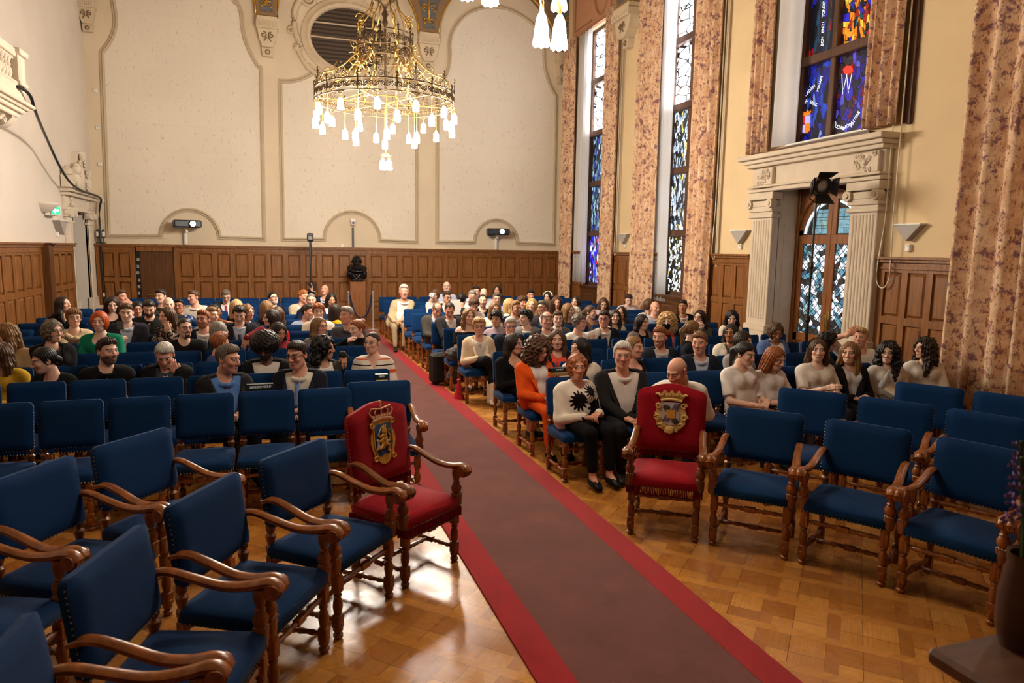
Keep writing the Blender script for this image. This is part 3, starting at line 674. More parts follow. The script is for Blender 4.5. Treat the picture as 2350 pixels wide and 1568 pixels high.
m = MB(); m.box((XR-.02, 11.35, 5.2), (.04, .05, 7.2)); m.box((XR-.02, 15.42, 5.0), (.04, .05, 5.8)); struct(m.build('trim_21', moulding))
def cord(label, ya, ztop, zbot, x=XR-.1, w=.10):
    pts = [(0, -w/2, ztop), (0, -w/2+.01, zbot+.9), (0, -w*.9, zbot+.35)]+[(0, -w*.15+w*.8*math.cos(PI+PI*i/8), zbot+.2-.2*math.sin(PI*i/8)) for i in range(9)]+[(0, w*.6, zbot+.5), (0, w/2, zbot+.9), (0, w/2, ztop)]
    m = MB(); m.tube([(x, ya-y, z) for _, y, z in pts], .009, 6); o = m.build('blind_pull_loop', noisy('cord_white', srgb(226, 214, 190), 50, .05, .7), None, True); tag(o, label, 'cord')
cord('white looped curtain cord hanging right of the stone doorway', 7.40, 8.5, 1.66, XR-.11, .14)
cord('white looped curtain cord hanging beside the second tall window curtain', 11.36, 8.5, 1.98, XR-.09, .08)
cord('white looped curtain cord hanging beside the first tall window curtain', 15.42, 8.0, 2.0, XR-.09, .07)
# ---- stone door surround on the right wall
sur = empty('stone_doorway', (XR, 8.87, 0)); tag(sur, 'carved sandstone door surround with fluted pilasters on the right wall', 'door surround')
def sbox(m, y0, y1, z0, z1, x0, x1, b=.01): m.box(((x0+x1)/2-XR, (y0+y1)/2-8.87, (z0+z1)/2), (abs(x1-x0), y1-y0, z1-z0), 0, None, b)
for y0, y1 in ((9.70, 10.22), (7.55, 8.04)):
    m = MB(); yc = (y0+y1)/2
    sbox(m, y0, y1, .78, 2.82, XR, XR-.16)
    for k in range(7):
        yy = y0+.07+(y1-y0-.14)*k/6; m.tube([(-.158, yy-8.87, 1.0), (-.158, yy-8.87, 2.66)], .017, 6)
    sbox(m, y0-.04, y1+.04, 2.70, 2.76, XR, XR-.20)
    p = m.build('pilaster', stone, sur)
    m = MB(); sbox(m, y0-.05, y1+.05, 0, .55, XR, XR-.24); sbox(m, y0-.10, y1+.10, .55, .66, XR, XR-.30); sbox(m, y0-.06, y1+.06, .66, .80, XR, XR-.24); sbox(m, y0-.02, y1+.02, .80, .9, XR, XR-.20)
    sbox(m, y0-.07, y1+.07, 0, .1, XR, XR-.28); m.build('plinth', stone, p)
    m = MB(); sbox(m, y0-.03, y1+.03, 2.80, 2.90, XR, XR-.20); sbox(m, y0-.05, y1+.05, 3.0, 3.12, XR, XR-.22)
    for e in (y0, y1): m.tube([(-.13, e-8.87, 2.93), (-.25, e-8.87, 2.93)], .075, 14); m.tube([(-.24, e-8.87, 2.93), (-.265, e-8.87, 2.93)], .035, 10)
    sbox(m, y0, y1, 2.88, 2.98, XR, XR-.21); m.build('capital', stone, p)
    m = MB(); sbox(m, y0+.02, y1-.02, 3.24, 3.52, XR, XR-.20)
    rnd = random.Random(int(y0*10))
    for k in range(16):
        cy_, cz = yc+rnd.uniform(-.17, .17), 3.38+rnd.uniform(-.11, .11); r = rnd.uniform(.025, .05)
        m.tube([(-.205, cy_-8.87+a, cz+b) for a, b in spiral((0, 0), r, 1, 8, rnd.choice((-1, 1)), rnd.uniform(0, 6), .3)], .013, 5)
    m.lathe([(.0, -.02), (.055, 0), (.03, .04), (0, .05)], 10, (0, 0, 0), 0, Matrix.Translation((-.20, yc-8.87, 3.38)) @ Matrix.Rotation(-PI/2, 4, 'Y'))
    m.build('carved_block', stone, p)
m = MB(); sbox(m, 7.52, 10.28, 3.17, 3.56, XR, XR-.13); sbox(m, 8.04, 9.70, 3.17, 3.21, XR, XR-.19); sbox(m, 7.50, 10.30, 3.13, 3.18, XR, XR-.22)
sbox(m, 7.50, 10.30, 3.20, 3.235, XR, XR-.235); m.build('lintel', stone, sur)
m = MB(); sbox(m, 7.47, 10.33, 3.54, 3.60, XR, XR-.24); sbox(m, 7.43, 10.37, 3.60, 3.66, XR, XR-.30); sbox(m, 7.38, 10.42, 3.66, 3.735, XR, XR-.38); m.build('cornice', stone, sur)
m = MB(); sbox(m, 9.70, 9.74, 0, 3.17, XR+.44, XR-.02, 0); sbox(m, 7.98, 8.04, 0, 3.17, XR+.44, XR-.02, 0); sbox(m, 8.0, 9.72, 3.17, 3.2, XR+.44, XR, 0)
for zz in ((.3, 2.6),): sbox(m, 9.69, 9.70, zz[0], zz[1], XR+.33, XR+.1, 0)
m.build('reveal', stone, sur)
# oak double door with leaded glass
DX = XR+.40
dr = struct(empty('door_3', (DX, 8.87, 0)))
def dbox(m, y0, y1, z0, z1, d=.07, x=0): m.box((x, (y0+y1)/2-8.87, (z0+z1)/2), (d, y1-y0, z1-z0), 0, None, .008)
YC, R0 = 8.93, .74
m = MB(); dbox(m, 9.64, 9.74, 0, 3.17, .12); dbox(m, 8.0, 8.14, 0, 3.17, .12)
n = 20
for i in range(n):       # arched head of the frame
    a0, a1 = PI*i/n, PI*(i+1)/n
    f = lambda a, r: (YC-8.87+r*math.cos(a), 2.35+r*math.sin(a)*1.02)
    q = [f(a0, R0), f(a1, R0)]
    def top(a):
        c_, s_ = math.cos(a), math.sin(a)
        y = YC-8.87+max(-.9, min(.78, (R0+.5)*c_)); z = min(3.17, 2.35+(R0+.5)*s_*1.02)
        return (y, z)
    P = [q[0], q[1], top(a1), top(a0)]
    vs = [(x, y, z) for x in (-.035, .03) for y, z in P]
    m.add(vs, [(0, 1, 2, 3), (7, 6, 5, 4), (0, 1, 5, 4), (1, 2, 6, 5), (2, 3, 7, 6), (3, 0, 4, 7)])
m.tube([(-.05, YC-8.87+(R0+.02)*math.cos(PI*i/24), 2.35+(R0+.02)*math.sin(PI*i/24)*1.02) for i in range(25)], .035, 6)
m.build('door_frame', door_wood, dr)
for s_, (y0, y1) in ((1, (YC, 9.64)), (-1, (8.14, YC))):
    m = MB()
    dbox(m, y0, y0+.10, 0, 3.0 if s_ > 0 else 2.5, .07); dbox(m, y1-.10, y1, 0, 2.5 if s_ > 0 else 3.0, .07)
    dbox(m, y0, y1, 0, .14); dbox(m, y0, y1, .66, .80); dbox(m, y0, y1, 2.27, 2.42, .08); dbox(m, y0+.1, y1-.1, .14, .66, .04)
    dbox(m, y0+.17, y1-.17, .24, .58, .06)
    a0 = 0 if s_ > 0 else PI/2
    for i in range(10):
        u0, u1 = a0+PI/2*i/10, a0+PI/2*(i+1)/10
        f = lambda a, r: (YC-8.87+r*math.cos(a), 2.35+r*math.sin(a)*1.02)
        P = [f(u0, R0), f(u1, R0), f(u1, R0-.11), f(u0, R0-.11)]
        vs = [(x, y, z) for x in (-.035, .03) for y, z in P]
        m.add(vs, [(0, 1, 2, 3), (7, 6, 5, 4), (0, 1, 5, 4), (1, 2, 6, 5), (2, 3, 7, 6), (3, 0, 4, 7)])
    lf = m.build('door_leaf', door_wood, dr)
    m = MB(); dbox(m, y0+.10, y1-.10, .80, 2.27, .012); m.build('pane', G_door, lf)
    m = MB(); m2 = MB(); m3 = MB()
    ctr = (YC-8.87, 2.42); q0, q1 = a0, a0+PI/2
    rr = R0-.11; pts = [(ctr[0]+rr*math.cos(q0+(q1-q0)*i/14), 2.35+rr*math.sin(q0+(q1-q0)*i/14)*1.02) for i in range(15)]
    pts = [(y, max(2.42, z)) for y, z in pts]; e = ctr[0]+s_*.10
    poly = [(e, 2.42)]+[p for p in pts if (p[0]-e)*s_ > 0]+[(e, 2.35+math.sqrt(rr*rr-.01))]
    m.prism(poly if s_ > 0 else [(e, 2.42), (e, 2.35+math.sqrt(rr*rr-.01))]+[p for p in pts if (p[0]-e)*s_ > 0], lambda u, v, d: (d, u, v), -.006, .006); m.build('pane', G_fandark, lf)
    m2.tube([(-.012, ctr[0]+(rr-.04)*math.cos(q0+(q1-q0)*(i+1.6)/17), 2.35+(rr-.04)*math.sin(q0+(q1-q0)*(i+1.6)/17)*1.02) for i in range(14) if abs((rr-.04)*math.cos(q0+(q1-q0)*(i+1.6)/17)) > .12], .028, 4); m2.build('pane', G_rim, lf)
    for i in range(3):
        for j in range(3): m3.box((-.012, ctr[0]+s_*(.17+.105*i), 2.50+.13*j), (.012, .095, .12))
    m3.build('pane', G_fan, lf)
m = MB(); m.tube([(-.09, .0, 1.15), (-.09, .0, .92)], .014, 8); m.box((-.045, .0, 1.03), (.02, .05, .34)); m.lathe([(0, 0), (.028, .01), (.028, .04), (0, .05)], 10, (-.07, 0, .83)); m.build('door_handle', brass, dr)
# ---- wall speakers shaped as triangles and small sensors
def sconce(label, Y, Z, s, X=XR, sg=-1):
    m = MB(); A = [(-.21*s, 0), (.21*s, 0), (0, -.21*s)]
    m.prism(A, lambda u, v, d: (X+sg*d, Y+u, Z+v), .0, .10*s); o = m.build('wall_speaker', grey_paint)
    m = MB(); m.box((X+sg*.055*s, Y, Z+.008), (.115*s, .43*s, .016)); m.build('frame', white_paint, o); tag(o, label, 'wall speaker'); return o
def sensor(label, Y, Z, s=1.0, X=XR, sg=-1):
    m = MB(); m.box((X+sg*.025, Y, Z), (.05, .07*s, .085*s), 0, None, .008); o = m.build('wall_sensor', white_paint); m = MB(); m.box((X+sg*.052, Y-.01, Z+.025*s), (.006, .02, .012)); m.build('indicator', black, o); tag(o, label, 'sensor'); return o
sconce('grey triangular wall speaker right of the stone doorway', 7.12, 2.51, 1.0); sensor('small white wall sensor below the speaker right of the stone doorway', 7.13, 2.21, 1.1)
sconce('grey triangular wall speaker left of the stone doorway', 10.65, 2.50, 1.08); sensor('small white wall sensor below the speaker left of the stone doorway', 10.67, 2.22)
sconce('small grey triangular wall speaker between the two tall windows', 15.05, 2.51, 1.1); sensor('small white wall sensor between the two tall windows', 15.05, 2.23)
sconce('pale triangular wall speaker beside the left stone doorway', 16.0, 2.52, 1.3, XL, 1); sensor('small white wall sensor beside the left stone doorway', 15.95, 2.26, 1, XL, 1)
# ---- left stone doorway near the back corner
DL = 17.62
sl = empty('stone_doorway', (XL, DL, 0)); tag(sl, 'pale stone doorway with sculpted crest in the back left corner', 'door surround')
def lb(m, y0, y1, z0, z1, x0, x1, b=.008): m.box(((x0+x1)/2-XL, (y0+y1)/2-DL, (z0+z1)/2), (abs(x1-x0), y1-y0, z1-z0), 0, None, b)
pale = noisy('pale_stone', srgb(218, 204, 184), 5, .06, .8, 0, .3, .1, 0, (1, 1, 1), 40)
for y0, y1 in ((16.55, 17.05), (18.22, 18.72)):
    m = MB(); lb(m, y0, y1, .6, 2.62, XL, XL+.05); lb(m, y0+.1, y1-.1, .8, 2.5, XL, XL+.07); lb(m, y0-.02, y1+.02, 2.50, 2.55, XL, XL+.08); p = m.build('pilaster', pale, sl)
    m = MB(); lb(m, y0-.1, y1+.1, 0, .55, XL, XL+.10); lb(m, y0-.10, y1+.10, .55, .64, XL, XL+.16); lb(m, y0-.05, y1+.05, .64, .86, XL, XL+.09); m.build('plinth', pale, p)
    m = MB(); lb(m, y0-.05, y1+.05, 2.62, 2.78, XL, XL+.10)
    for e in (y0, y1): m.tube([(.04, e-DL, 2.70), (.13, e-DL, 2.70)], .075, 12)
    m.build('capital', pale, p)
    m = MB(); lb(m, y0+.05, y1-.05, 2.84, 3.02, XL, XL+.09)
    rnd = random.Random(int(y0*7))
    for k in range(10): m.tube([(.095, (y0+y1)/2-DL+rnd.uniform(-.12, .12)+a, 2.94+rnd.uniform(-.08, .08)+b) for a, b in spiral((0, 0), .04, 1, 7, 1, rnd.uniform(0, 6), .3)], .013, 5)
    m.build('carved_block', pale, p)
m = MB(); lb(m, 16.5, 18.78, 2.78, 3.1, XL, XL+.06); lb(m, 16.46, 18.82, 2.76, 2.81, XL, XL+.10); m.build('lintel', pale, sl)
m = MB(); lb(m, 16.42, 18.86, 3.05, 3.12, XL, XL+.16); lb(m, 16.34, 18.92, 3.12, 3.21, XL, XL+.24); m.build('cornice', pale, sl)
m = MB(); lb(m, 18.22, 18.3, 0, 2.75, XL-.6, XL+.05, 0); lb(m, 16.97, 17.05, 0, 2.75, XL-.6, XL+.05, 0); lb(m, 16.97, 18.3, 2.75, 2.8, XL-.6, XL+.05, 0); m.build('reveal', pale, sl)
# sculpted crest: stepped relief with scrolls, an oval shield and two putti heads
m = MB()
out = [(-.62, 0), (-.66, .18), (-.44, .30), (-.40, .62), (-.26, .78), (-.20, 1.02), (-.12, 1.2), (.12, 1.2), (.2, 1.0), (.26, .78), (.40, .62), (.44, .30), (.66, .18), (.62, 0)]
m.prism(out, lambda u, v, d: (d, u, 3.2+v*.68), .0, .12)
m.lathe([(.0, -.34), (.2, -.28), (.3, 0), (.2, .28), (0, .34)], 14, (0, 0, 0), 0, Matrix.Translation((.10, -.15, 3.48)) @ Matrix.Scale(.4, 4, (1, 0, 0)))
for sx in (-1, 1):
    for (cy_, cz, r) in ((.36, 3.30, .11), (.5, 3.32, .08), (.34, 3.58, .09), (.2, 3.78, .08), (.12, 3.93, .07)):
        m.tube([(.17, sx*cy_+a, cz+b) for a, b in spiral((0, 0), r, 1.3, 16, sx, 0, .2)], .03, 5)
    m.lathe([(0, -.11), (.07, -.08), (.10, 0), (.08, .08), (0, .11)], 10, (.14, sx*.46, 3.60)); m.lathe([(0, -.2), (.1, -.16), (.12, 0), (.07, .14), (0, .18)], 10, (.11, sx*.46, 3.42))
m.lathe([(0, -.12), (.09, -.08), (.12, 0), (.09, .1), (0, .13)], 10, (.14, 0, 3.93))
for y in (-1.1,): m.box((.11, y+.02, 3.33), (.18, .2, .24)); m.lathe([(.02, 0), (.1, .03), (.12, .1), (.03, .2)], 10, (.11, y+.02, 3.44))
for k in range(26):
    t_ = rnd.uniform(0, 1); w_ = .5*(1-t_)+.10; yy, zz = rnd.uniform(-w_, w_), 3.24+.74*t_
    m.tube([(.125, yy+a, zz+b) for a, b in spiral((0, 0), rnd.uniform(.03, .07), 1.1, 8, rnd.choice((-1, 1)), rnd.uniform(0, 6), .2)], .016, 5)
m.build('crest', pale, sl, .9)
m = MB(); m.box((XL-.12, 17.30, 1.37), (.06, .50, 2.72), 0, None, .01); m.box((XL-.085, 17.30, 1.9), (.02, .34, 1.2)); m.box((XL-.085, 17.30, .6), (.02, .34, .8)); struct(m.build('door_4', oak_dark))
m = MB(); m.box((XL+.305, 18.5, .92), (.02, .09, .09), 0, None, .008); o = m.build('light_switch', white_paint); tag(o, 'cream square light switch on the plinth of the left stone doorway', 'light switch'); o.location = (-.06, 0, -.02)
# ---- exit light: half bowl sconce with a lit green sign
m = MB(); m.lathe([(.0, -.20), (.12, -.18), (.24, -.05), (.27, .0), (.255, .0), (.22, -.05), (.10, -.16)], 14, (XL, 15.22, 2.83), 0, None, (-PI/2, PI/2)); sc = m.build('uplight', plaster_white, None, True)
tag(sc, 'half bowl plaster uplight on the left wall beside the exit sign', 'uplight')
ex = MB(); ex.box((XL+.10, 15.66, 2.70), (.17, .05, .17), 0, None, .008); e = ex.build('exit_sign', white_paint); tag(e, 'small lit green exit sign with white arrow on the left wall', 'exit sign')
m = MB(); m.box((XL+.10, 15.632, 2.70), (.14, .01, .14)); m.build('sign_face', emis('exit_green', srgb(50, 190, 140), .5), e)
m = MB(); m.prism([(-.07, .0), (-.01, .07), (-.01, .03), (.07, .03), (.07, -.03), (-.01, -.03), (-.01, -.07)], lambda u, v, d: (XL+.10+u*.75, 15.627-d, 2.70+v*.75), 0, .004); m.build('arrow', emis('exit_white', W, .6), e)
m = MB(); m.box((XL+.10, 15.45, 2.605), (.14, .42, .02)); m.build('lamp_tray', white_paint, e)
# ---- balcony
BY1 = 11.75; bxo = -3.24
bal = empty('balcony', (XL, 11, 4.1)); tag(bal, 'stone balcony with balusters high on the left wall', 'balcony')
def bb(m, x0, x1, y0, y1, z0, z1, b=.012): m.box(((x0+x1)/2-XL, (y0+y1)/2-11, (z0+z1)/2-4.1), (x1-x0, y1-y0, z1-z0), 0, None, b)
m = MB(); bb(m, XL, bxo+.02, 7.4, BY1, 3.86, 3.92); bb(m, XL, bxo+.07, 7.4, BY1+.07, 3.91, 3.95); bb(m, XL, bxo+.12, 7.4, BY1+.12, 3.95, 4.00); bb(m, XL, bxo+.03, 7.4, BY1+.03, 4.0, 4.22)
bb(m, XL, bxo-.04, 7.4, BY1-.04, 3.80, 3.87); m.build('slab', pale, bal)
m = MB(); bb(m, bxo-.12, bxo+.05, BY1-.24, BY1+.02, 4.22, 4.62); bb(m, bxo+.03, bxo+.06, BY1-.20, BY1-.02, 4.28, 4.57); bb(m, bxo-.16, bxo+.09, BY1-.28, BY1+.06, 4.62, 4.70); bb(m, bxo-.15, bxo+.07, BY1-.26, BY1+.04, 4.22, 4.27); m.build('pier', pale, bal)
m = MB(); bb(m, bxo-.12, bxo+.03, 7.4, BY1-.24, 4.58, 4.69); bb(m, bxo-.10, bxo+.0, 7.4, BY1-.24, 4.55, 4.58); bb(m, bxo-.13, bxo+.03, 7.4, BY1-.24, 4.22, 4.26); m.build('rail', pale, bal)
m = MB(); bb(m, XL, bxo-.1, BY1-.12, BY1-.0, 4.58, 4.69); bb(m, XL, bxo-.1, BY1-.12, BY1-.0, 4.22, 4.26); m.build('rail', pale, bal)
bp = [(.055, 0), (.055, .04), (.035, .06), (.045, .1), (.062, .18), (.055, .26), (.03, .36), (.045, .38), (.045, .41), (.03, .43), (.05, .52), (.055, .54), (.055, .58)]
for k in range(14):
    m = MB(); m.lathe([(r*.8, z*.52) for r, z in bp], 10, (bxo-.05-XL, BY1-.34-.125*k-11, 4.255-4.1)); m.build('baluster', pale, bal, .8)
for y in (BY1-.14, BY1-.9, BY1-1.66):
    m = MB(); w = .22
    pr = [(0, 3.84), (.70, 3.84), (.69, 3.78), (.62, 3.70), (.55, 3.66), (.44, 3.64), (.30, 3.68), (0, 3.56)]
    m.prism(pr, lambda u, v, d: (u, y-11+d, v-4.1), -w/2, w/2)
    for q in (-1, 1): m.tube([(.56+a, y-11+q*w/2, 3.74-4.1+b) for a, b in spiral((0, 0), .06, 1.4, 14, 1, 0, .2)], .012, 5)
    m.build('console', pale, bal, .6)
m = MB()
for k in range(6): m.tube([(.62, BY1-.36-.12*k-11+a, 3.76-4.1+b) for a, b in spiral((0, 0), .07, 1.2, 10, 1 if k % 2 else -1, 0, .2)], .022, 5)
m.build('carved_frieze', pale, bal)
m = MB(); bb(m, XL, XL+.05, 10.6, 11.4, 4.2, 7.2); m.box((.08, 11.9-11, 6.6-4.1), (.16, .3, 5.0)); m.build('niche_jamb', pale, bal)
# ---- black cable slung from the balcony to the left doorway and down beside it
P = [on_y(22, 197, 11.4)+np.array([.09, 0, 0]), on_y(47, 213, BY1-.1)+np.array([.12, 0, 0]), on_y(80, 256, BY1+.16), on_x(108, 320, XL+.35), on_x(135, 380, XL+.3), on_x(160, 420, XL+.30), on_x(185, 437, XL+.30), on_x(206, 443, XL+.27)]
P += [np.array([XL+.25, 18.95, 3.15]), np.array([XL+.14, 18.96, 2.9]), np.array([XL+.14, 18.97, 1.6]), np.array([XL+.16, 18.97, .1])]
m = MB(); m.tube(smooth_open3([tuple(p) for p in P], 2) if 'smooth_open3' in globals() else [tuple(p) for p in P], .022, 6); o = m.build('cable', black, None, True); tag(o, 'black cable slung from the balcony to the left stone doorway', 'cable')
# ---- small boxes up the back wall's left edge, microphones on the ledge
for i, (x, y) in enumerate(((220, 208), (225, 293), (230, 377), (236, 461))):
    p = on_y(x, y, YB); m = MB(); m.box((p[0], YB-.02, p[2]), (.085, .04, .085), 0, None, .006); o = m.build('wall_sensor', white_paint); m = MB(); m.box((p[0], YB-.042, p[2]+.025), (.02, .006, .012)); m.build('indicator', black, o)
    tag(o, 'white square wall sensor near the back left corner, '+('highest of four', 'second highest of four', 'third highest of four', 'lowest of four')[i], 'sensor')
for i, x in enumerate((225, 238)):
    p = on_y(x, 552, YB-.1); o = empty('antenna', (p[0], YB-.09, 2.09))
    m = MB(); m.lathe([(.05, 0), (.05, .02), (.012, .03), (.012, .12), (.03, .14), (.03, .30), (.004, .34), (.004, .56)], 8); m.build('mast', black, o); m = MB(); m.box((0, 0, .22), (.062, .062, .12), 0, None, .01); m.build('receiver', white_paint, o)
    tag(o, 'small aerial standing on the panelling ledge, '+('nearer the corner' if i == 0 else 'further from the corner'), 'antenna')
# ---- projectors on white poles
def projector(label, px, py, tilt, lens_px, s=1.0):
    p = on_y(px, py, YB-.35); o = empty('projector', tuple(p), tilt)
    m = MB(); m.box((0, 0, 0), (.62*s, .34, .18), 0, None, .03); m.box((-.2*s, -.02, -.09), (.2, .2, .05), 0, None, .01); m.build('body', noisy('projector_grey', srgb(40, 46, 56), 20, .2, .4), o)
    lx_ = (lens_px-px)*.0118
    m = MB(); m.lathe([(.0, 0), (.075, 0), (.085, .02), (.085, .07), (.065, .085), (.06, .06)], 16, (0, 0, 0), 0, Matrix.Translation((lx_, -.16, 0)) @ Matrix.Rotation(PI/2, 4, 'X')); b = m.build('lens', black, o, .6)
    m = MB(); m.lathe([(0, 0), (.03, 0), (.062, -.012)], 16, (0, 0, 0), 0, Matrix.Translation((lx_, -.262, 0)) @ Matrix.Rotation(PI/2, 4, 'X')); m.build('lens_glass', PROJ, b)
    m = MB(); m.box((0, .22, -.16), (.05, .3, .06)); m.tube([(0, .28, -.16), (0, .28, -(p[2]-2.1))], .045, 10); m.build('pole', white_paint, o)
    tag(o, label, 'projector'); return o
PROJ = emis('projector_beam', (.8, .92, 1, 1), 60.0)
projector('dark projector with glaring lit lens in the left wall arch', 429, 514, .25, 437)
projector('dark blue projector with lit lens in the right wall arch', 1143, 532, -.12, 1149)
# ---- ptz camera on a black pole in the middle arch, small white box
p = on_y(810, 510, YB-.12); o = empty('surveillance_camera', tuple(p))
m = MB(); m.box((0, 0, .045), (.14, .12, .1), 0, None, .02); m.lathe([(.0, -.09), (.05, -.08), (.065, -.03), (.05, .02)], 12); m.build('head', white_paint, o); m = MB(); m.lathe([(0, 0), (.03, 0), (.03, .03), (0, .03)], 12, (0, 0, 0), 0, Matrix.Translation((0, -.06, -.02)) @ Matrix.Rotation(PI/2, 4, 'X')); m.build('lens', black, o)
m = MB(); m.box((0, .03, -(p[2]-2.09+.1)/2-.04), (.05, .04, p[2]-2.09-.1)); m.build('pole', black, o); tag(o, 'white dome camera on a dark pole in the middle wall arch', 'camera')
p = on_y(785, 557, YB-.06); m = MB(); m.box((p[0], YB-.06, 2.13), (.09, .05, .08), 0, None, .006); o = m.build('junction_box', white_paint); tag(o, 'small white box on the panelling ledge left of the dome camera', 'junction box')
# ---- black camera on a tall thin stand
ty = 17.9; p = on_y(712, 552, ty); o = empty('camera_stand', (p[0], ty, 0))
m = MB(); m.tube([(0, 0, .02), (0, 0, 1.2), (0, 0, p[2])], .03, 8); m.lathe([(.05, 1.13), (.06, 1.16), (.05, 1.2)], 10); m.tube([(-.05, 0, 1.18), (-.09, 0, 1.18)], .015, 6); m.build('pole', black, o)
for k in range(3): m = MB(); m.tube([(0, 0, .5), (.4*math.cos(k*2.1+.4), .4*math.sin(k*2.1+.4), .02)], .014, 6); m.build('leg', black, o)
m = MB(); m.box((0, 0, p[2]+.08), (.15, .12, .19), 0, None, .02); hd = m.build('camera_head', black, o); m = MB(); m.box((0, -.062, p[2]+.06), (.09, .01, .07)); m.build('screen', noisy('camera_screen', srgb(150, 146, 140), 20, .3, .3), hd)
m = MB(); m.lathe([(.07, p[2]-.03), (.07, p[2]-.015), (.03, p[2])], 12); m.build('plate', black, o); tag(o, 'black camera on a tall thin stand before the back panelling', 'camera stand')
# ---- rope barrier posts and rope by the pedestal
PX = on_y(822, 700, 18.3)[0]
posts = []
for px, lab in ((800, 'left'), (856, 'right')):
    y_ = 17.95; q = on_y(px, 690, y_); o = empty('rope_post', (q[0], y_, 0)); posts.append(q[0])
    m = MB(); m.lathe([(.15, 0), (.15, .015), (.05, .03), (.022, .04), (.022, .95), (.03, .96), (.03, .985), (.0, 1.0)], 14); m.build('pole', steel, o, .7)
    tag(o, 'steel barrier post standing '+lab+' of the bust pedestal', 'barrier post')
m = MB(); 
for sx, x in ((1, posts[0]), (-1, posts[1])):
    x2 = x-sx*.0; m = MB(); pts = [(x+sx*.03, 17.95, .9), (x+sx*.06, 18.1, .6), (x+sx*.02, 18.35, .3), (x-sx*.02, 18.7, .28), (x-sx*.05, 19.0, .5)]
    if sx > 0: pts = [(x+.03, 17.95, .9), (x+.09, 18.0, .62), (x+.2, 18.05, .36), (x+.3, 18.1, .3)]
    else: pts = [(x-.03, 17.95, .9), (x-.06, 18.0, .6), (x-.16, 18.05, .36), (x-.3, 18.1, .28)]
    m.tube(smooth_open3(pts, 2), .022, 8); o = m.build('barrier_rope', rope_blue, None, True); tag(o, 'dark blue barrier rope hanging from the post '+('left' if sx > 0 else 'right')+' of the pedestal', 'barrier rope')
# ---- pedestal
m = MB(); m.box((PX, 18.5, .61), (.40, .40, 1.22), 0, None, .015); m.box((PX, 18.5, .06), (.46, .46, .12), 0, None, .01); o = m.build('pedestal', noisy('pedestal_oak', srgb(140, 86, 44), 3, .25, .45, 0, .4, .05, 0, (9, 9, .9), 12)); tag(o, 'tall square oak pedestal carrying the bronze bust', 'pedestal')
# ------------------------------------------------------------------ chairs (front faces -Y, origin on the floor under the seat centre)
def cushion(m, w, d, z0, z1, bulge, r=.03, n=8, M=None, mi=0):
    """upholstered slab: rounded plan, domed top"""
    def ring(k, z):
        pts = []
        for (cx_, cy_, a0) in ((w/2-r, d/2-r, 0), (-w/2+r, d/2-r, PI/2), (-w/2+r, -d/2+r, PI), (w/2-r, -d/2+r, 3*PI/2)):
            for i in range(3): a = a0+PI/2*i/2; pts.append((cx_*k+math.cos(a)*r*k, cy_*k+math.sin(a)*r*k, z))
            # straight side midpoints keep the dome smooth
        return pts
    rings = [ring(.985, z0), ring(1, z0+.008), ring(1, z1-.012), ring(.975, z1), ring(.86, z1+bulge*.45), ring(.62, z1+bulge*.82), ring(.32, z1+bulge*.97)]
    vs = [p for q in rings for p in q]+[(0, 0, z1+bulge)]; k = 12
    fs = [tuple(range(k))[::-1]]
    for j in range(len(rings)-1):
        for i in range(k): fs.append((j*k+i, j*k+(i+1) % k, (j+1)*k+(i+1) % k, (j+1)*k+i))
    for i in range(k): fs.append(((len(rings)-1)*k+i, (len(rings)-1)*k+(i+1) % k, len(rings)*k))
    m.add(vs, fs, mi, M)
def turned(m, x, y, z0, z1, r, n=10, M=None, blocks=((0, .0), )):
    h = z1-z0
    pr = [(.6, 0), (.9, .03), (.95, .06), (.55, .085), (.7, .1), (.95, .13), (.95, .24), (.6, .26), (.85, .29), (.55, .32), (.7, .38), (.95, .48), (.85, .56), (.55, .62), (.8, .65), (.6, .68), (.9, .72), (.9, 1)]
    m.lathe([(a*r, z0+h*b) for a, b in pr], n, (x, y, 0), 0, M)
def stretcher(m, a, b, r, n=8, block=True):
    a = Vector(a); b = Vector(b)
    t = [0, .1, .14, .2, .3, .34, .38, .41, .59, .62, .66, .7, .8, .86, .9, 1]
    rr = [.6, .62, .9, .65, .95, .6, .9, .7, .7, .9, .6, .95, .65, .9, .62, .6]
    m.tube([a+(b-a)*q for q in t], [r*q for q in rr], n)
    if block:
        c = (a+b)/2; d = (b-a).normalized(); ang = math.atan2(d.y, d.x)
        m.box((0, 0, 0), ((b-a).length*.16, r*1.9, r*1.9), 0, Matrix.Translation(c) @ Matrix.Rotation(ang, 4, 'Z'), .004)
def beads(m, pts, r=.0042, step=.022):
    for a, b in zip(pts, pts[1:]):
        a = Vector(a); b = Vector(b); n = max(1, int((b-a).length/step))
        for i in range(n):
            c = a+(b-a)*((i+.5)/n)
            m.add([c+Vector((r, 0, 0)), c+Vector((-r, 0, 0)), c+Vector((0, r, 0)), c+Vector((0, -r, 0)), c+Vector((0, 0, r)), c+Vector((0, 0, -r))], [(0, 2, 4), (2, 1, 4), (1, 3, 4), (3, 0, 4), (2, 0, 5), (1, 2, 5), (3, 1, 5), (0, 3, 5)])
def back_matrix(y, z, rec): return Matrix.Translation((0, y, z)) @ Matrix.Rotation(-rec, 4, 'X')
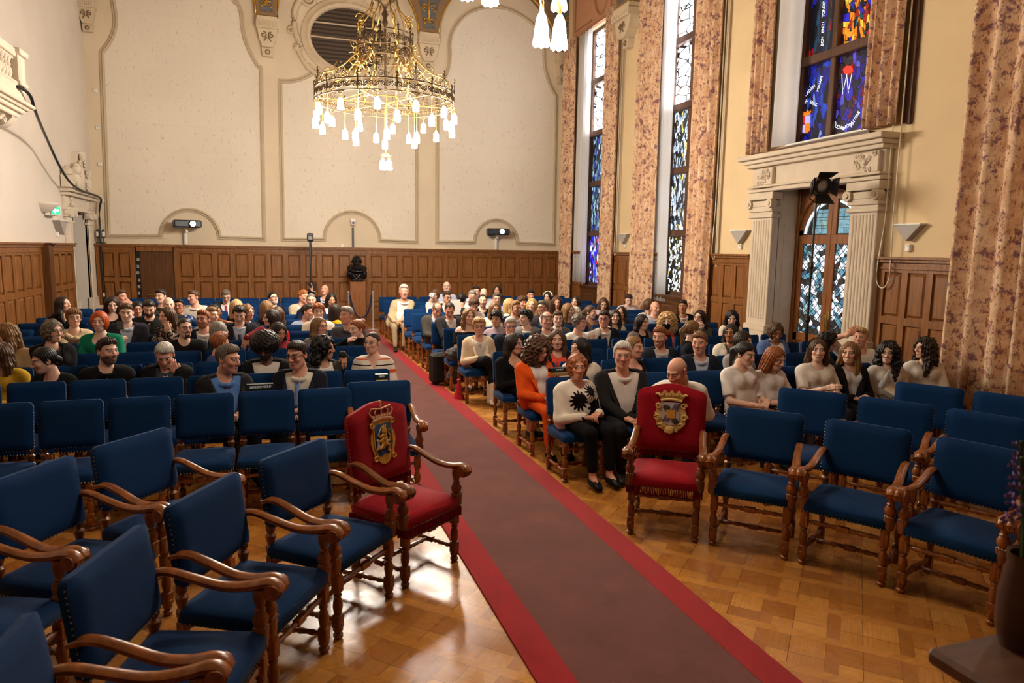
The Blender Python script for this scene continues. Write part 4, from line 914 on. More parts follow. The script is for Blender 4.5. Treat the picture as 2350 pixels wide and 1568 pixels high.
def backrest(m, w, h, th, M, top=None, bul=.02):
    """padded back standing in the local XZ plane; front towards -Y"""
    nx, nz = 16, 12
    tp = top or (lambda u: 0.0)
    def P(u, v, s):
        x = (u-.5)*w; ed = min(u, 1-u, .14)/.14; ev = min(v, 1-v, .16)/.16
        k = math.sqrt(max(0, 1-(1-ed)**2))*math.sqrt(max(0, 1-(1-ev)**2))
        hh = h+tp(u); z = v*hh; rc = .034; ax = abs(x)-(w/2-rc); az = z-(hh-rc) if v > .5 else (rc-z)
        if ax > 0 and az > 0:
            f = max(ax, az)/math.hypot(ax, az); x = math.copysign(w/2-rc+ax*f, x); z = hh-rc+az*f if v > .5 else rc-az*f
        return M @ Vector((x, s*(th*.5*.55+bul*k), z))
    vs = [P(i/nx, j/nz, -1) for j in range(nz+1) for i in range(nx+1)]+[P(i/nx, j/nz, 1) for j in range(nz+1) for i in range(nx+1)]
    w1 = nx+1; K = w1*(nz+1)
    fs = [(j*w1+i, j*w1+i+1, (j+1)*w1+i+1, (j+1)*w1+i) for j in range(nz) for i in range(nx)]
    fs += [tuple(a+K for a in f[::-1]) for f in fs]
    ed = [i for i in range(w1)]+[j*w1+nx for j in range(1, nz+1)]+[nz*w1+i for i in range(nx-1, -1, -1)]+[j*w1 for j in range(nz-1, 0, -1)]
    for a, b in zip(ed, ed[1:]+ed[:1]): fs.append((a, a+K, b+K, b))
    m.add(vs, fs)
def make_chair(name, W=.44, D=.45, seat=.455, btop=.895, bbot=.53, arms=False, wood=chair_wood, fab=blue_cloth, full=True, throne=False, rec=.13):
    o = empty(name); lx = W/2-.03; fy, ry = -D/2+.03, D/2-.02
    m = MB(); cushion(m, W, D, seat-.085, seat-.02, .035 if not throne else .045); m.build('seat', fab, o, .8)
    bm_ = back_matrix(ry-.01, bbot, rec); hb = (btop-bbot)/math.cos(rec)
    tp = (lambda u: .055*(math.cos((u-.5)*2*PI)*.5+.5)**.8) if throne else None
    m = MB(); backrest(m, W, hb, .06, bm_, tp, .024); m.build('backrest', fab, o, .9)
    legs = []
    for sx in (-1, 1):
        m = MB(); turned(m, sx*lx, fy, 0, seat-.085, .030 if full else .03, 10 if full else 6); m.box((sx*lx, fy, .10), (.05, .05, .075), 0, None, .005); m.box((sx*lx, fy, .31), (.05, .05, .09), 0, None, .005); legs.append(m)
        m = MB(); m.box((sx*lx, ry, .06), (.042, .042, .12)); turned(m, sx*lx, ry, .02, seat-.06, .026, 10 if full else 6); m.box((sx*lx, ry, .33), (.044, .044, .10), 0, None, .005)
        m.lathe([(.026, seat-.06), (.030, seat-.03), (.018, seat-.015), (.028, seat+.02), (.030, seat+.035), (.017, seat+.05), (.026, seat+.065), (.026, bbot+.03)], 10 if full else 6, (sx*lx, ry, 0))
        legs.append(m)
    if not full:
        q = MB()
        for l in legs: q.add(l.v, l.f)
        q.tube([(-lx, fy+.02, .10), (-lx, ry, .10)], .018, 5); q.tube([(lx, fy+.02, .10), (lx, ry, .10)], .018, 5); q.tube([(-lx, 0, .10), (lx, 0, .10)], .018, 5); q.tube([(-lx, fy, .30), (lx, fy, .30)], .018, 5)
        q.build('frame', wood, o, .7)
        m = MB(); beads(m, [(-W/2, -D/2-.002, seat-.075), (W/2, -D/2-.002, seat-.075)], .006, .03); m.build('nail_trim', nail, o)
        return o
    for l in legs: l.build('leg', wood, o, .7)
    for a, b in (((-lx, fy, .31), (lx, fy, .31)), ((-lx, fy, .10), (-lx, ry, .10)), ((lx, fy, .10), (lx, ry, .10)), ((-lx, .02, .10), (lx, .02, .10)), ((-lx, ry, .33), (lx, ry, .33))):
        m = MB(); stretcher(m, a, b, .019); m.build('stretcher', wood, o, .7)
    m = MB(); e = .004; zz = seat-.078
    beads(m, [(-W/2-e, D/2, zz), (-W/2-e, -D/2-e, zz), (W/2+e, -D/2-e, zz), (W/2+e, D/2, zz)])
    hx = W/2
    beads(m, [bm_ @ Vector((-hx-.002, -.012, .02)), bm_ @ Vector((-hx-.002, -.012, hb-.02))]); beads(m, [bm_ @ Vector((hx+.002, -.012, .02)), bm_ @ Vector((hx+.002, -.012, hb-.02))])
    beads(m, [bm_ @ Vector((-hx+.01, -.022, .006)), bm_ @ Vector((hx-.01, -.022, .006))])
    m.build('nail_trim', nail, o)
    if arms:
        for sx in (-1, 1):
            ax = sx*(W/2-.012)
            path = smooth_open3([(ax-sx*.005, ry+.035, .695), (ax, ry-.05, .722), (ax, ry-.17, .685), (ax+sx*.006, ry-.29, .645), (ax+sx*.014, fy+.05, .645), (ax+sx*.016, fy-.03, .665), (ax+sx*.016, fy-.07, .655), (ax+sx*.016, fy-.085, .63)], 2)
            n = len(path); m = MB(); m.tube(path, [.024+.010*min(1, i/n*1.3) for i in range(n)], 8, 0, None, False, .72)
            for dx, r in ((-.030, .034), (-.012, .042), (.012, .042), (.030, .034)):
                m.tube([(ax+sx*.016+dx-.010, fy-.055, .632), (ax+sx*.016+dx+.010, fy-.055, .632)], r, 12)
            ar = m.build('armrest', wood, o, .8)
            m = MB(); m.lathe([(.030, seat-.08), (.032, seat-.01), (.022, seat), (.034, seat+.03), (.036, seat+.05), (.022, seat+.075), (.026, seat+.085), (.018, seat+.095), (.03, seat+.14), (.028, .64)], 10, (ax, fy, 0)); m.box((ax, fy, seat-.03), (.058, .058, .085), 0, None, .006)
            m.build('arm_post', wood, o, .8)
            m = MB(); beads(m, [(ax-.03, fy-.032, seat+.005), (ax+.03, fy-.032, seat+.005)], .005, .014); m.build('nail_trim', nail, o)
    if throne:
        m = MB(); n = 46
        def fr(a, b, z, L):
            a = Vector(a); b = Vector(b); k = max(4, int((b-a).length/.012))
            for i in range(k):
                p = a+(b-a)*((i+.5)/k); dz = L*(.85+.15*math.sin(i*2.1)); m.tube([p, p+Vector((.002*math.sin(i*1.7), 0, -dz))], [.0055, .007], 4)
        zf = seat-.082
        fr((-W/2, -D/2-.004, zf), (W/2, -D/2-.004, zf), 0, .06); fr((-W/2-.004, -D/2, zf), (-W/2-.004, D/2, zf), 0, .06); fr((W/2+.004, -D/2, zf), (W/2+.004, D/2, zf), 0, .06)
        m.build('seat_fringe', fringe_red, o); m = MB()
        p0, p1 = bm_ @ Vector((-W/2, -.01, .004)), bm_ @ Vector((W/2, -.01, .004)); fr(p0, p1, 0, .055)
        m.build('back_fringe', fringe_red, o)
    return o, bm_, hb
sproto = make_chair('side_chair')[0]
fproto = make_chair('side_chair', full=False)
aproto, abm, ahb = make_chair('armchair', W=.55, D=.50, seat=.465, btop=.93, bbot=.545, arms=True)
# ---- thrones with embroidered arms
def poly_plate(m, pts, M, y0, y1, mi=0):
    n = len(pts); vs = [M @ Vector((x, -y0, z)) for x, z in pts]+[M @ Vector((x, -y1, z)) for x, z in pts]
    m.add(vs, [tuple(range(n)), tuple(range(n, 2*n))[::-1]]+[(i, (i+1) % n, n+(i+1) % n, n+i) for i in range(n)], mi)
def disc(m, c, r, M, y0, y1, n=10): poly_plate(m, [(c[0]+r*math.cos(2*PI*i/n), c[1]+r*math.sin(2*PI*i/n)) for i in range(n)], M, y0, y1)
silver_thread = noisy('silver_thread', srgb(206, 206, 210), 160, .2, .5, .2)
blue_thread = noisy('blue_thread', srgb(40, 78, 128), 200, .2, .8)
pearl = noisy('pearl_thread', srgb(230, 180, 140), 100, .2, .5)
dark_thread = noisy('dark_thread', srgb(56, 50, 44), 200, .4, .8)
crimson_thread = noisy('crimson_thread', srgb(150, 20, 44), 100, .2, .8)
lilac_thread = noisy('lilac_thread', srgb(92, 98, 150), 100, .2, .8)
def royal_arms(o, M):
    em = MB()
    out = [(-.085, .10), (-.088, .07), (-.105, .05), (-.112, .0), (-.10, -.05), (-.085, -.09), (-.09, -.125), (-.065, -.12), (-.03, -.15), (0, -.158), (.03, -.15), (.065, -.12), (.09, -.125), (.085, -.09), (.10, -.05), (.112, .0), (.105, .05), (.088, .07), (.085, .10), (.1, .115), (.085, .135), (0, .148), (-.085, .135), (-.1, .115)]
    poly_plate(em, out, M, .0, .012)
    for sx in (-1, 1):
        em.tube([M @ Vector((x, -.014, z)) for x, z in spiral((sx*.092, .118), .022, 1.1, 12, sx, 0, .3)], .007, 5)
        em.tube([M @ Vector((x, -.014, z)) for x, z in spiral((sx*.08, -.112), .022, 1.1, 12, -sx, 0, .3)], .007, 5)
        em.tube([M @ Vector((sx*x, -.013, z)) for x, z in ((.075, .10), (.082, .04), (.082, -.03), (.066, -.09))], .006, 5)
    e = em.build('emblem', goldthread, o)
    m = MB(); poly_plate(m, [(-.068, .115), (.068, .115), (.074, 0), (.062, -.075), (.035, -.092), (0, -.088), (-.035, -.1), (-.062, -.085), (-.074, 0)], M, .010, .016); m.build('shield', blue_thread, e)
    m = MB()   # lion rampant: head with crown, body, forelegs, hind legs, tail
    for c, r in (((.006, .068), .024), ((.0, .04), .022), ((.004, .015), .024), ((.0, -.012), .026), ((-.012, -.028), .022)): disc(m, c, r, M, .014, .026, 12)
    for pts, rad in (([(-.005, .04), (-.035, .03), (-.05, .045)], [.012, .010, .008]), ([(-.005, .02), (-.035, .0), (-.055, .008)], [.012, .010, .008]), ([(-.014, -.03), (-.04, -.045), (-.035, -.075)], [.016, .012, .009]), ([(.008, -.02), (.035, -.035), (.03, -.072), (.045, -.075)], [.017, .013, .010, .008]),
                     ([(.018, -.005), (.05, -.005), (.055, .03), (.04, .05), (.052, .075)], [.007, .007, .007, .007, .011])):
        m.tube([M @ Vector((x, -.02, z)) for x, z in pts], rad, 6)
    poly_plate(m, [(-.012, .09), (.024, .09), (.028, .108), (.015, .098), (.006, .11), (-.003, .098), (-.016, .108)], M, .014, .024)
    m.build('lion', goldthread, e, .9)
    m = MB(); m.tube([M @ Vector((-.05, -.022, .045)), M @ Vector((-.02, -.022, .095))], .005, 5)
    for a in (-.3, 0, .3): m.tube([M @ Vector((-.055, -.021, .005)), M @ Vector((-.058+a*.04, -.021, -.05))], .005, 5)
    for c in ((-.058, .012), (-.05, -.03), (-.045, -.04)): disc(m, c, .011, M, .014, .023, 6)
    m.build('sword_and_arrows', silver_thread, e)
    m = MB(); poly_plate(m, [(-.08, .15), (0, .162), (.08, .15), (.085, .2), (.05, .222), (0, .225), (-.05, .222), (-.085, .2)], M, .0, .008); m.build('crown_lining', crimson_thread, e)
    m = MB()
    m.tube([M @ Vector((x, -.012, z)) for x, z in ((-.084, .142), (-.04, .152), (0, .155), (.04, .152), (.084, .142))], .012, 6)
    for sx in (-1, 1):
        m.tube([M @ Vector((sx*x, -.014, z)) for x, z in ((.08, .16), (.105, .2), (.085, .228), (.045, .222), (.0, .215))], .006, 5)
        m.tube([M @ Vector((sx*x, -.016, z)) for x, z in ((.045, .165), (.06, .2), (.04, .222), (.0, .215))], .006, 5)
    m.tube([M @ Vector((0, -.016, .165)), M @ Vector((0, -.016, .225))], .006, 5); m.tube([M @ Vector((0, -.014, .225)), M @ Vector((0, -.014, .262))], .007, 6); disc(m, (0, .265), .011, M, .008, .02, 8)
    for x in (-.075, -.05, -.025, 0, .025, .05, .075): disc(m, (x, .172-.0012*abs(x)*100*.4), .011, M, .012, .022, 8)
    m.build('crown', pearl, e, .9)
def city_arms(o, M):
    m = MB(); out = []
    n = 44
    for i in range(n):
        a = 2*PI*i/n+PI/2; r = .118+.007*math.sin(i*2.6)+.004*math.sin(i*5.1)
        x, z = r*1.02*math.cos(a), r*math.sin(a)*1.08-.02
        if z > .085: z = .085
        if z < -.10 and abs(x) < .03: z -= .016
        out.append((x, z))
    poly_plate(m, out, M, 0, .012)
    for sx in (-1, 1):
        for c, r in (((sx*.098, .06), .024), ((sx*.105, -.03), .026), ((sx*.075, -.095), .022)):
            m.tube([M @ Vector((x, -.014, z)) for x, z in spiral(c, r, 1.2, 12, sx, 0, .3)], .008, 5)
    m.lathe([(0, -.02), (.028, -.015), (.035, 0), (.028, .015), (0, .02)], 10, (0, 0, 0), 0, M @ Matrix.Translation((0, -.012, -.128)) @ Matrix.Rotation(PI/2, 4, 'X'))
    e = m.build('emblem', goldthread2, o)
    m = MB(); poly_plate(m, [(-.068, .088), (.068, .088), (.068, -.06), (.04, -.085), (0, -.09), (-.04, -.085), (-.068, -.06)], M, .010, .016); m.build('shield', silver_thread, e)
    m = MB()
    for (x0, z0) in ((.0, .012), (-.066, -.078)):
        for k in range(3): m.tube([M @ Vector((x0+.004+.02*k, -.018, z0+.018)), M @ Vector((min(x0+.066, x0+.034+.02*k), -.018, z0+.068))], .0045, 4)
    m.build('blue_bars', lilac_thread, e)
    m = MB()
    for (x0, z0) in ((.0, .012), (-.066, -.078)):
        for k in range(9): disc(m, (x0+.012+.02*(k % 3)+.006*(k//3), z0+.02+.018*(k//3)), .0045, M, .014, .020, 6)
    m.build('hearts', crimson_thread, e)
    m = MB()
    for (cx_, cz) in ((-.034, .045), (.034, -.055)):
        for a in range(10):
            q = a*2*PI/10; m.tube([M @ Vector((cx_+.008*math.cos(q), -.018, cz+.006*math.sin(q))), M @ Vector((cx_+.030*math.cos(q+.2), -.018, cz+.026*math.sin(q)))], [.006, .004], 4)
    m.build('double_eagles', dark_thread, e)
    m = MB(); poly_plate(m, [(-.034, .03), (.034, .03), (.034, -.035), (-.034, -.035)], M, .016, .022); m.build('inner_shield', goldthread, e)
    m = MB()
    m.tube([M @ Vector((x, -.012, z)) for x, z in ((-.082, .098), (-.04, .108), (0, .112), (.04, .108), (.082, .098))], .010, 6)
    poly_plate(m, [(-.08, .1), (.08, .1), (.10, .145), (-.10, .145)], M, 0, .010)
    for x in (-.055, 0, .055):
        for dx, dz in ((-.016, .150), (.016, .150), (0, .168)): disc(m, (x+dx, dz), .014, M, .004, .018, 8)
    for sx in (-1, 1): m.tube([M @ Vector((sx*.085, -.01, .135)), M @ Vector((sx*.105, -.01, .15)), M @ Vector((sx*.125, -.01, .147))], [.012, .011, .006], 6)
    m.build('crown', goldthread2, e, .9)
tl, tbm, thb = make_chair('throne_chair', W=.53, D=.50, seat=.465, btop=1.015, bbot=.54, arms=True, wood=throne_wood, fab=red_cloth, throne=True)
tr, tbm, thb = make_chair('throne_chair', W=.53, D=.50, seat=.465, btop=1.015, bbot=.54, arms=True, wood=throne_wood, fab=red_cloth, throne=True)
royal_arms(tl, tbm @ Matrix.Translation((0, -.036, .27)))
city_arms(tr, tbm @ Matrix.Translation((0, -.036, .30)))
def face(center, p): return math.atan2(center[0]-p[0], -(center[1]-p[1]))
CR_, CLf = (.916, 1.81), (2.654, 1.81)
def on_arc(c, r, deg, D=.50):
    a = math.radians(deg); rr = r+D/2-.03
    return (c[0]+rr*math.cos(a), c[1]+rr*math.sin(a), 0), a-PI/2
def put(root, c, r, deg):
    loc, rz = on_arc(c, r, deg); root.location = loc; root.rotation_euler = (0, 0, rz)
put(tl, CLf, 2.985, 125.5); tag(tl, 'red velvet throne chair with a gold lion shield and crown, left of the carpet', 'throne')
put(tr, CR_, 3.06, 54.8); tag(tr, 'red velvet throne chair with a gold cartouche and quartered shield, right of the carpet', 'throne')
ARM = [(CLf, 2.985, 137.7, 'blue armchair directly beside the lion throne, left front arc'), (CLf, 2.985, 149.7, 'blue armchair second from the lion throne in the left front arc'),
       (CLf, 2.985, 161.4, 'blue armchair third from the lion throne, nearest whole chair at lower left'), (CLf, 2.985, 173.2, 'blue armchair cut by the lower left corner, fourth from the lion throne'),
       (CLf, 4.03, 140.7, 'blue armchair in the second left arc, behind the first two front armchairs'), (CLf, 4.03, 149.2, 'blue armchair at the left edge in the second left arc'),
       (CLf, 4.03, 157.8, 'blue armchair mostly cut by the left edge, second left arc'),
       (CR_, 3.06, 43.5, 'blue armchair directly beside the quartered shield throne, right front arc'), (CR_, 3.06, 32.2, 'blue armchair second from the quartered shield throne, right front arc'),
       (CR_, 3.06, 20.9, 'blue armchair third from the quartered shield throne, behind the purple flowers'), (CR_, 3.06, 9.6, 'blue armchair cut by the right edge beside the purple flowers'),
       (CR_, 4.10, 40.4, 'blue armchair in the second right arc, nearest the row of white T-shirts'), (CR_, 4.10, 32.4, 'blue armchair in the second right arc, second from the aisle side'), (CR_, 4.10, 24.4, 'blue armchair in the second right arc, cut by the right edge'),
       (CR_, 5.10, 31.4, 'blue armchair in the third right arc, standing before the large floral curtain'), (CR_, 5.10, 25.0, 'blue armchair at the right edge in the third right arc, before the curtain')]
for i, (c, r, d, lab) in enumerate(ARM):
    loc, rz = on_arc(c, r, d)
    q = aproto if i == 0 else dup(aproto, loc, rz)
    q.location = loc; q.rotation_euler = (0, 0, rz)
    tag(q, lab, 'armchair', 'blue armchairs in the front arcs')
# ---- the rows
ROW0, PITCH = 6.11, .859
def rowY(k): return ROW0+PITCH*k          # plane of the chair backs at the top
SIDE = []                                  # (obj, row, block, seat index, x)
ORD = 'first second third fourth fifth sixth seventh eighth ninth tenth eleventh twelfth thirteenth fourteenth fifteenth'.split()
q = dup(aproto, (.86, rowY(0)-.27, 0), 0); tag(q, 'blue armchair at the aisle end of the front left row, behind the lion throne', 'armchair', 'blue armchairs in the front arcs')
LX = lambda j: .86-.472*j
RX = lambda j: 2.66+.50*j
used = [False, False]
SKIP = set()
def place_side(k, blk, j, x, yo=0.0, rz=0.0):
    if (k, blk, j) in SKIP: return
    y = rowY(k)-.265+yo; i = 0 if k < 6 else 1; p = (sproto, fproto)[i]
    o = dup(p, (x, y, 0), rz) if used[i] else p
    used[i] = True; o.location = (x, y, 0); o.rotation_euler = (0, 0, rz)
    SIDE.append((o, k, blk, j, x))
# people: (px, py of the head centre, row, yaw relative to the lens, pitch down, sex, hair, hair colour, skin, top, extras, label)
HC = dict(blk=(22, 17, 15), dk=(46, 33, 25), br=(84, 56, 35), lb=(132, 96, 58), bl=(192, 154, 100), gin=(150, 86, 44), red=(186, 78, 22), gry=(140, 132, 122), wht=(212, 206, 196), sal=(104, 94, 82))
SK = dict(p=(232, 186, 160), f=(238, 198, 176), r=(228, 170, 144), m=(212, 160, 128), t=(178, 124, 90), d=(112, 74, 52))
BLK, NAVY, CHAR, WHT, LBL, CRM = (22, 22, 24), (26, 32, 50), (56, 54, 54), (232, 226, 216), (176, 190, 214), (226, 212, 184)
PEOPLE = [
# ---------------- left block
(-5, 813, 2, -50, 5, 'f', 'wavy', 'br', 'p', ('T', (206, 166, 48), 'l', 'crew'), {}, 'person in mustard yellow jumper cut by the left edge of the photo'),
(12, 768, 3, -75, 10, 'f', 'wavy', 'lb', 'p', ('T', (176, 146, 104), 'l', 'crew'), {'face': -1}, 'person in tan jumper at the left edge, hand to face, turned away'),
(100, 828, 2, -75, 14, 'f', 'tied', 'blk', 'p', ('T', (24, 28, 26), 'l', 'v'), {'fw': .15}, 'person in black top in profile looking down to the left, third row, left block'),
(122, 760, 3, 32, 4, 'f', 'wavybob', 'sal', 'p', ('J', BLK, (60, 52, 50), None), {'gl': 1, 'pose': 'crossed'}, 'person in black jacket with patterned scarf and pale glasses, arms crossed'),
(146, 699, 7, 45, -6, 'f', 'long', 'dk', 'p', ('T', (20, 20, 22), 'l', 'v'), {}, 'person in black with long dark hair before the left stone doorway'),
(170, 730, 5, 8, 2, 'f', 'shortf', 'lb', 'p', ('T', (214, 196, 158), 'l', 'crew'), {'gl': 1, 'pose': 'fold'}, 'person in cream knitted jumper leaning folded arms on the chair in front'),
(228, 738, 4, -15, 4, 'f', 'bob', 'red', 'f', ('T', (16, 118, 88), 'h', 'scoop'), {'fat': 1.18, 'closed': 1}, 'person in emerald green scoop neck top with copper bob, eyes closed'),
(247, 806, 2, 32, 2, 'm', 'short', 'dk', 'p', ('T', (20, 20, 21), 'l', 'shirt'), {'beard': 1, 'sc': 1.05}, 'bearded person in open black shirt, third row of the left block'),
(378, 815, 2, -6, 28, 'm', 'short', 'wht', 'r', ('J', BLK, (70, 74, 86), None), {'face': 1, 'sc': 1.05}, 'white-haired person in black suit, head bowed onto a fist'),
(424, 753, 4, 22, 0, 'm', 'buzz', 'dk', 'p', ('T', (20, 20, 21), 'l', 'crew'), {'gl': 2, 'goatee': 1, 'fat': 1.1}, 'person in black shirt over black T-shirt with glasses and goatee'),
(290, 718, 5, -4, 8, 'm', 'short', 'br', 'f', ('J', (44, 44, 52), (200, 206, 220), None), {'phone': 1}, 'person in charcoal pinstripe blazer and pale shirt, looking at a phone'),
(257, 698, 7, 4, 22, 'f', 'long', 'dk', 'f', ('T', (20, 20, 22), 'l', 'scoop'), {}, 'person in black scoop top looking down, behind the pinstripe blazer'),
(279, 682, 9, 40, 0, 'm', 'short', 'br', 'r', ('T', (188, 184, 220), 'l', 'shirt'), {'smile': 1, 'face': 1}, 'laughing person in lilac shirt in profile near the dark open door'),
(316, 710, 7, 2, 4, 'f', 'bob', 'blk', 'm', ('T', (30, 28, 28), 'l', 'scoop'), {'gl': 1}, 'person with dark bob and thin glasses behind the pinstripe blazer'),
(342, 708, 6, -4, 25, 'm', 'short', 'dk', 'p', ('T', (40, 40, 38), 'l', 'shirt'), {'beard': 1}, 'bearded person in dark olive shirt looking down, left block'),
(369, 680, 9, -38, 4, 'm', 'short', 'dk', 'p', ('T', (70, 70, 62), 'l', 'shirt'), {'smile': 1}, 'smiling person in grey green shirt, short dark hair, before the open door'),
(387, 700, 7, 6, 4, 'm', 'bald', 'gry', 'f', ('T', (40, 40, 44), 'l', 'crew'), {}, 'bald person in dark top between the olive shirt and blue patterned shirt'),
(382, 726, 5, -48, 6, 'f', 'longback', 'br', 'p', ('T', (150, 130, 112), 'l', 'v'), {'pat': 'blouse', 'face': 1}, 'person in black and beige patterned blouse, hand in the hair'),
(410, 703, 8, -12, -4, 'm', 'short', 'blk', 't', ('T', (38, 62, 104), 'h', 'shirt'), {'gl': 2, 'pat': 'hawaii'}, 'person in blue and white patterned shirt with black glasses'),
(444, 682, 9, -52, 4, 'm', 'short', 'br', 'r', ('T', (226, 218, 206), 'h', 'shirt'), {}, 'person in white polo shirt in profile facing left, far left rows'),
(466, 733, 5, -28, -2, 'm', 'quiff', 'gin', 'r', ('J', NAVY, (232, 226, 216), None), {'gl': 2, 'beard': 1}, 'person in navy blazer and open white shirt with glasses and fair beard'),
(486, 724, 6, 40, 0, 'm', 'short', 'lb', 'p', ('T', (186, 182, 176), 'l', 'shirt'), {}, 'person in pale grey shirt mostly hidden behind the navy blazer'),
(493, 716, 7, 68, 4, 'f', 'long', 'blk', 't', ('T', (128, 78, 42), 'l', 'crew'), {'pose': 'fold'}, 'person in rust brown shawl in profile leaning over the chair back'),
(519, 680, 10, 0, 25, 'm', 'short', 'sal', 'p', ('J', (52, 52, 54), (226, 220, 216), (150, 60, 96)), {'gl': 2}, 'person in dark grey suit with pink tie looking down, back left rows'),
(544, 704, 7, 150, 0, 'f', 'long', 'bl', 'p', ('T', (40, 34, 34), 'l', 'crew'), {}, 'person with long fair hair turned away to the back, left block'),
(549, 722, 5, -2, 22, 'm', 'quiff', 'dk', 'p', ('J', (40, 42, 52), (196, 204, 222), (60, 62, 74)), {}, 'young person in slate suit with patterned tie, looking down'),
(568, 717, 6, 40, 4, 'f', 'wavybob', 'lb', 'r', ('T', (22, 22, 24), 'l', 'crew'), {'gl': 1}, 'person in black top with curly fair hair and glasses, facing right'),
(613, 706, 7, 140, 0, 'f', 'long', 'lb', 'p', ('T', (26, 30, 48), 'l', 'crew'), {}, 'person in navy top with ginger fair hair, turned to the back'),
(627, 685, 9, 28, -14, 'f', 'bun', 'blk', 'f', ('T', (20, 20, 22), 'l', 'crew'), {'gl': 2}, 'person in black with black glasses looking up to the right'),
(621, 730, 5, -72, 4, 'f', 'long', 'dk', 'p', ('T', (182, 22, 34), 'l', 'crew'), {}, 'person in bright red cardigan in profile facing left'),
(638, 722, 6, 150, 0, 'f', 'long', 'br', 'p', ('T', (232, 226, 222), 'l', 'crew'), {}, 'person in white shirt turned away, beside the red cardigan'),
(504, 760, 4, 120, 0, 'f', 'bob', 'gry', 'p', ('T', (26, 30, 44), 'l', 'crew'), {}, 'grey-haired person in dark navy jacket turned away to the right'),
(505, 788, 3, 130, 4, 'm', 'short', 'gin', 'r', ('J', (44, 66, 122), (220, 220, 226), None), {'sc': 1.05}, 'person in bright blue blazer turned away to the row behind'),
(524, 824, 1, 52, 8, 'm', 'short', 'sal', 'r', ('J', (34, 34, 36), (92, 132, 196), None), {'open': 1.35, 'sc': 1.07}, 'person in dark blazer and open blue shirt leaning right, second row left'),
(608, 800, 2, -12, 18, 'm', 'afro', 'blk', 'd', ('J', (22, 22, 24), (226, 216, 204), None), {'open': 1.35, 'gl': 2, 'beard': 1, 'tee': 1}, 'person in black jacket and white T-shirt with large curly hair, smiling down'),
(640, 762, 4, 28, 22, 'f', 'long', 'dk', 'm', ('T', (122, 32, 36), 'l', 'crew'), {'hand_px': [(-1, 566, 776, .05)], 'handdir': (-.4, -.2, -1)}, 'person in brick red top, arm stretched along the chair backs'),
(681, 815, 1, -32, 8, 'm', 'side', 'dk', 'r', ('J', (30, 32, 44), (232, 224, 206), (132, 160, 214)), {'open': 1.35, 'gl': 2, 'sc': 1.07}, 'person in navy suit, white shirt and pale blue tie, second row left'),
(745, 799, 2, 62, 2, 'f', 'curlyback', 'blk', 'm', ('J', (52, 48, 46), (232, 226, 216), None), {'smile': 1, 'sc': 1.03, 'hand_px': [(1, 787, 815, .1)], 'handdir': (.1, -.3, -1)}, 'person in dark tweed jacket with gold earring, hand draped over a chair'),
(854, 787, 2, -28, 0, 'f', 'buzz', 'dk', 'p', ('T', (232, 222, 206), 'h', 'v'), {'gl': 1, 'pat': 'stripe', 'fat': 1.05}, 'person in white top with orange, grey and black stripes, cropped hair'),
(819, 755, 4, -58, 6, 'f', 'bun', 'gin', 'f', ('T', (18, 18, 20), 'l', 'turtle'), {'hand_px': [(-1, 797, 782, -.25)]}, 'person in black turtleneck in profile, fist raised to the shoulder'),
(795, 724, 5, -42, 2, 'm', 'short', 'gry', 'r', ('T', (78, 76, 80), 'l', 'shirt'), {'sc': 1.05}, 'grey-haired person in dark grey shirt facing left near the aisle'),
(734, 749, 4, 38, 2, 'f', 'long', 'lb', 'r', ('T', (128, 124, 122), 'n', 'v'), {'gl': 1, 'smile': 1}, 'smiling person in grey waistcoat with long fair hair and glasses'),
(731, 716, 6, 4, 2, 'm', 'curly', 'gin', 'f', ('T', (228, 214, 190), 'l', 'crew'), {'gl': 1}, 'person in cream jumper with curly ginger hair and glasses'),
(706, 716, 7, 68, 4, 'm', 'short', 'dk', 'r', ('T', (162, 172, 192), 'l', 'shirt'), {}, 'person in pale blue shirt in profile facing right'),
(714, 689, 8, 0, 6, 'm', 'buzz', 'sal', 'p', ('J', (34, 42, 70), (200, 206, 216), None), {}, 'person in dark blue jacket with cropped grey hair facing the front'),
(696, 681, 9, 52, 4, 'm', 'short', 'gin', 'r', ('J', (186, 168, 140), (222, 216, 208), None), {}, 'person in beige blazer in profile near the camera stand'),
(745, 666, 12, -16, -8, 'm', 'bald', 'br', 'r', ('J', (32, 36, 52), (206, 212, 226), None), {'hand_px': [(-1, 719, 672, -.28)], 'handdir': (0, -.2, 1)}, 'person in navy jacket holding a phone up, last row left of the aisle'),
(760, 687, 9, 15, 18, 'f', 'long', 'blk', 'm', ('T', (226, 222, 216), 'l', 'crew'), {}, 'person in white top with long black hair looking down'),
(769, 713, 7, 165, 0, 'f', 'long', 'dk', 'p', ('T', (206, 160, 24), 'l', 'crew'), {}, 'person in yellow top with dark hair turned to the back'),
# ---------------- right block
(927, 669, 10, 6, 2, 'm', 'short', 'wht', 'r', ('J', (192, 172, 134), (232, 228, 222), None), {'open': 1.35, 'sc': 1.2, 'legs': 'aisle', 'trous': (170, 148, 116), 'xo': -.16}, 'white-haired person in beige suit alone at the aisle, far right rows'),
(1025, 659, 12, 2, -6, 'm', 'bald', 'sal', 'f', ('T', (190, 198, 224), 'l', 'shirt'), {'gl': 1, 'sc': 1.1}, 'bald person in pale blue shirt in the last row right of the aisle'),
(998, 677, 10, -15, 16, 'f', 'bob', 'br', 'p', ('T', (226, 206, 204), 'l', 'shirt'), {'face': -1, 'tissue': 1}, 'person in pale pink shirt pressing a tissue to the face'),
(1026, 682, 9, 32, 12, 'm', 'short', 'dk', 'm', ('J', (40, 42, 52), (226, 222, 218), None), {'gl': 2}, 'person in dark suit with black glasses looking down right, near the aisle'),
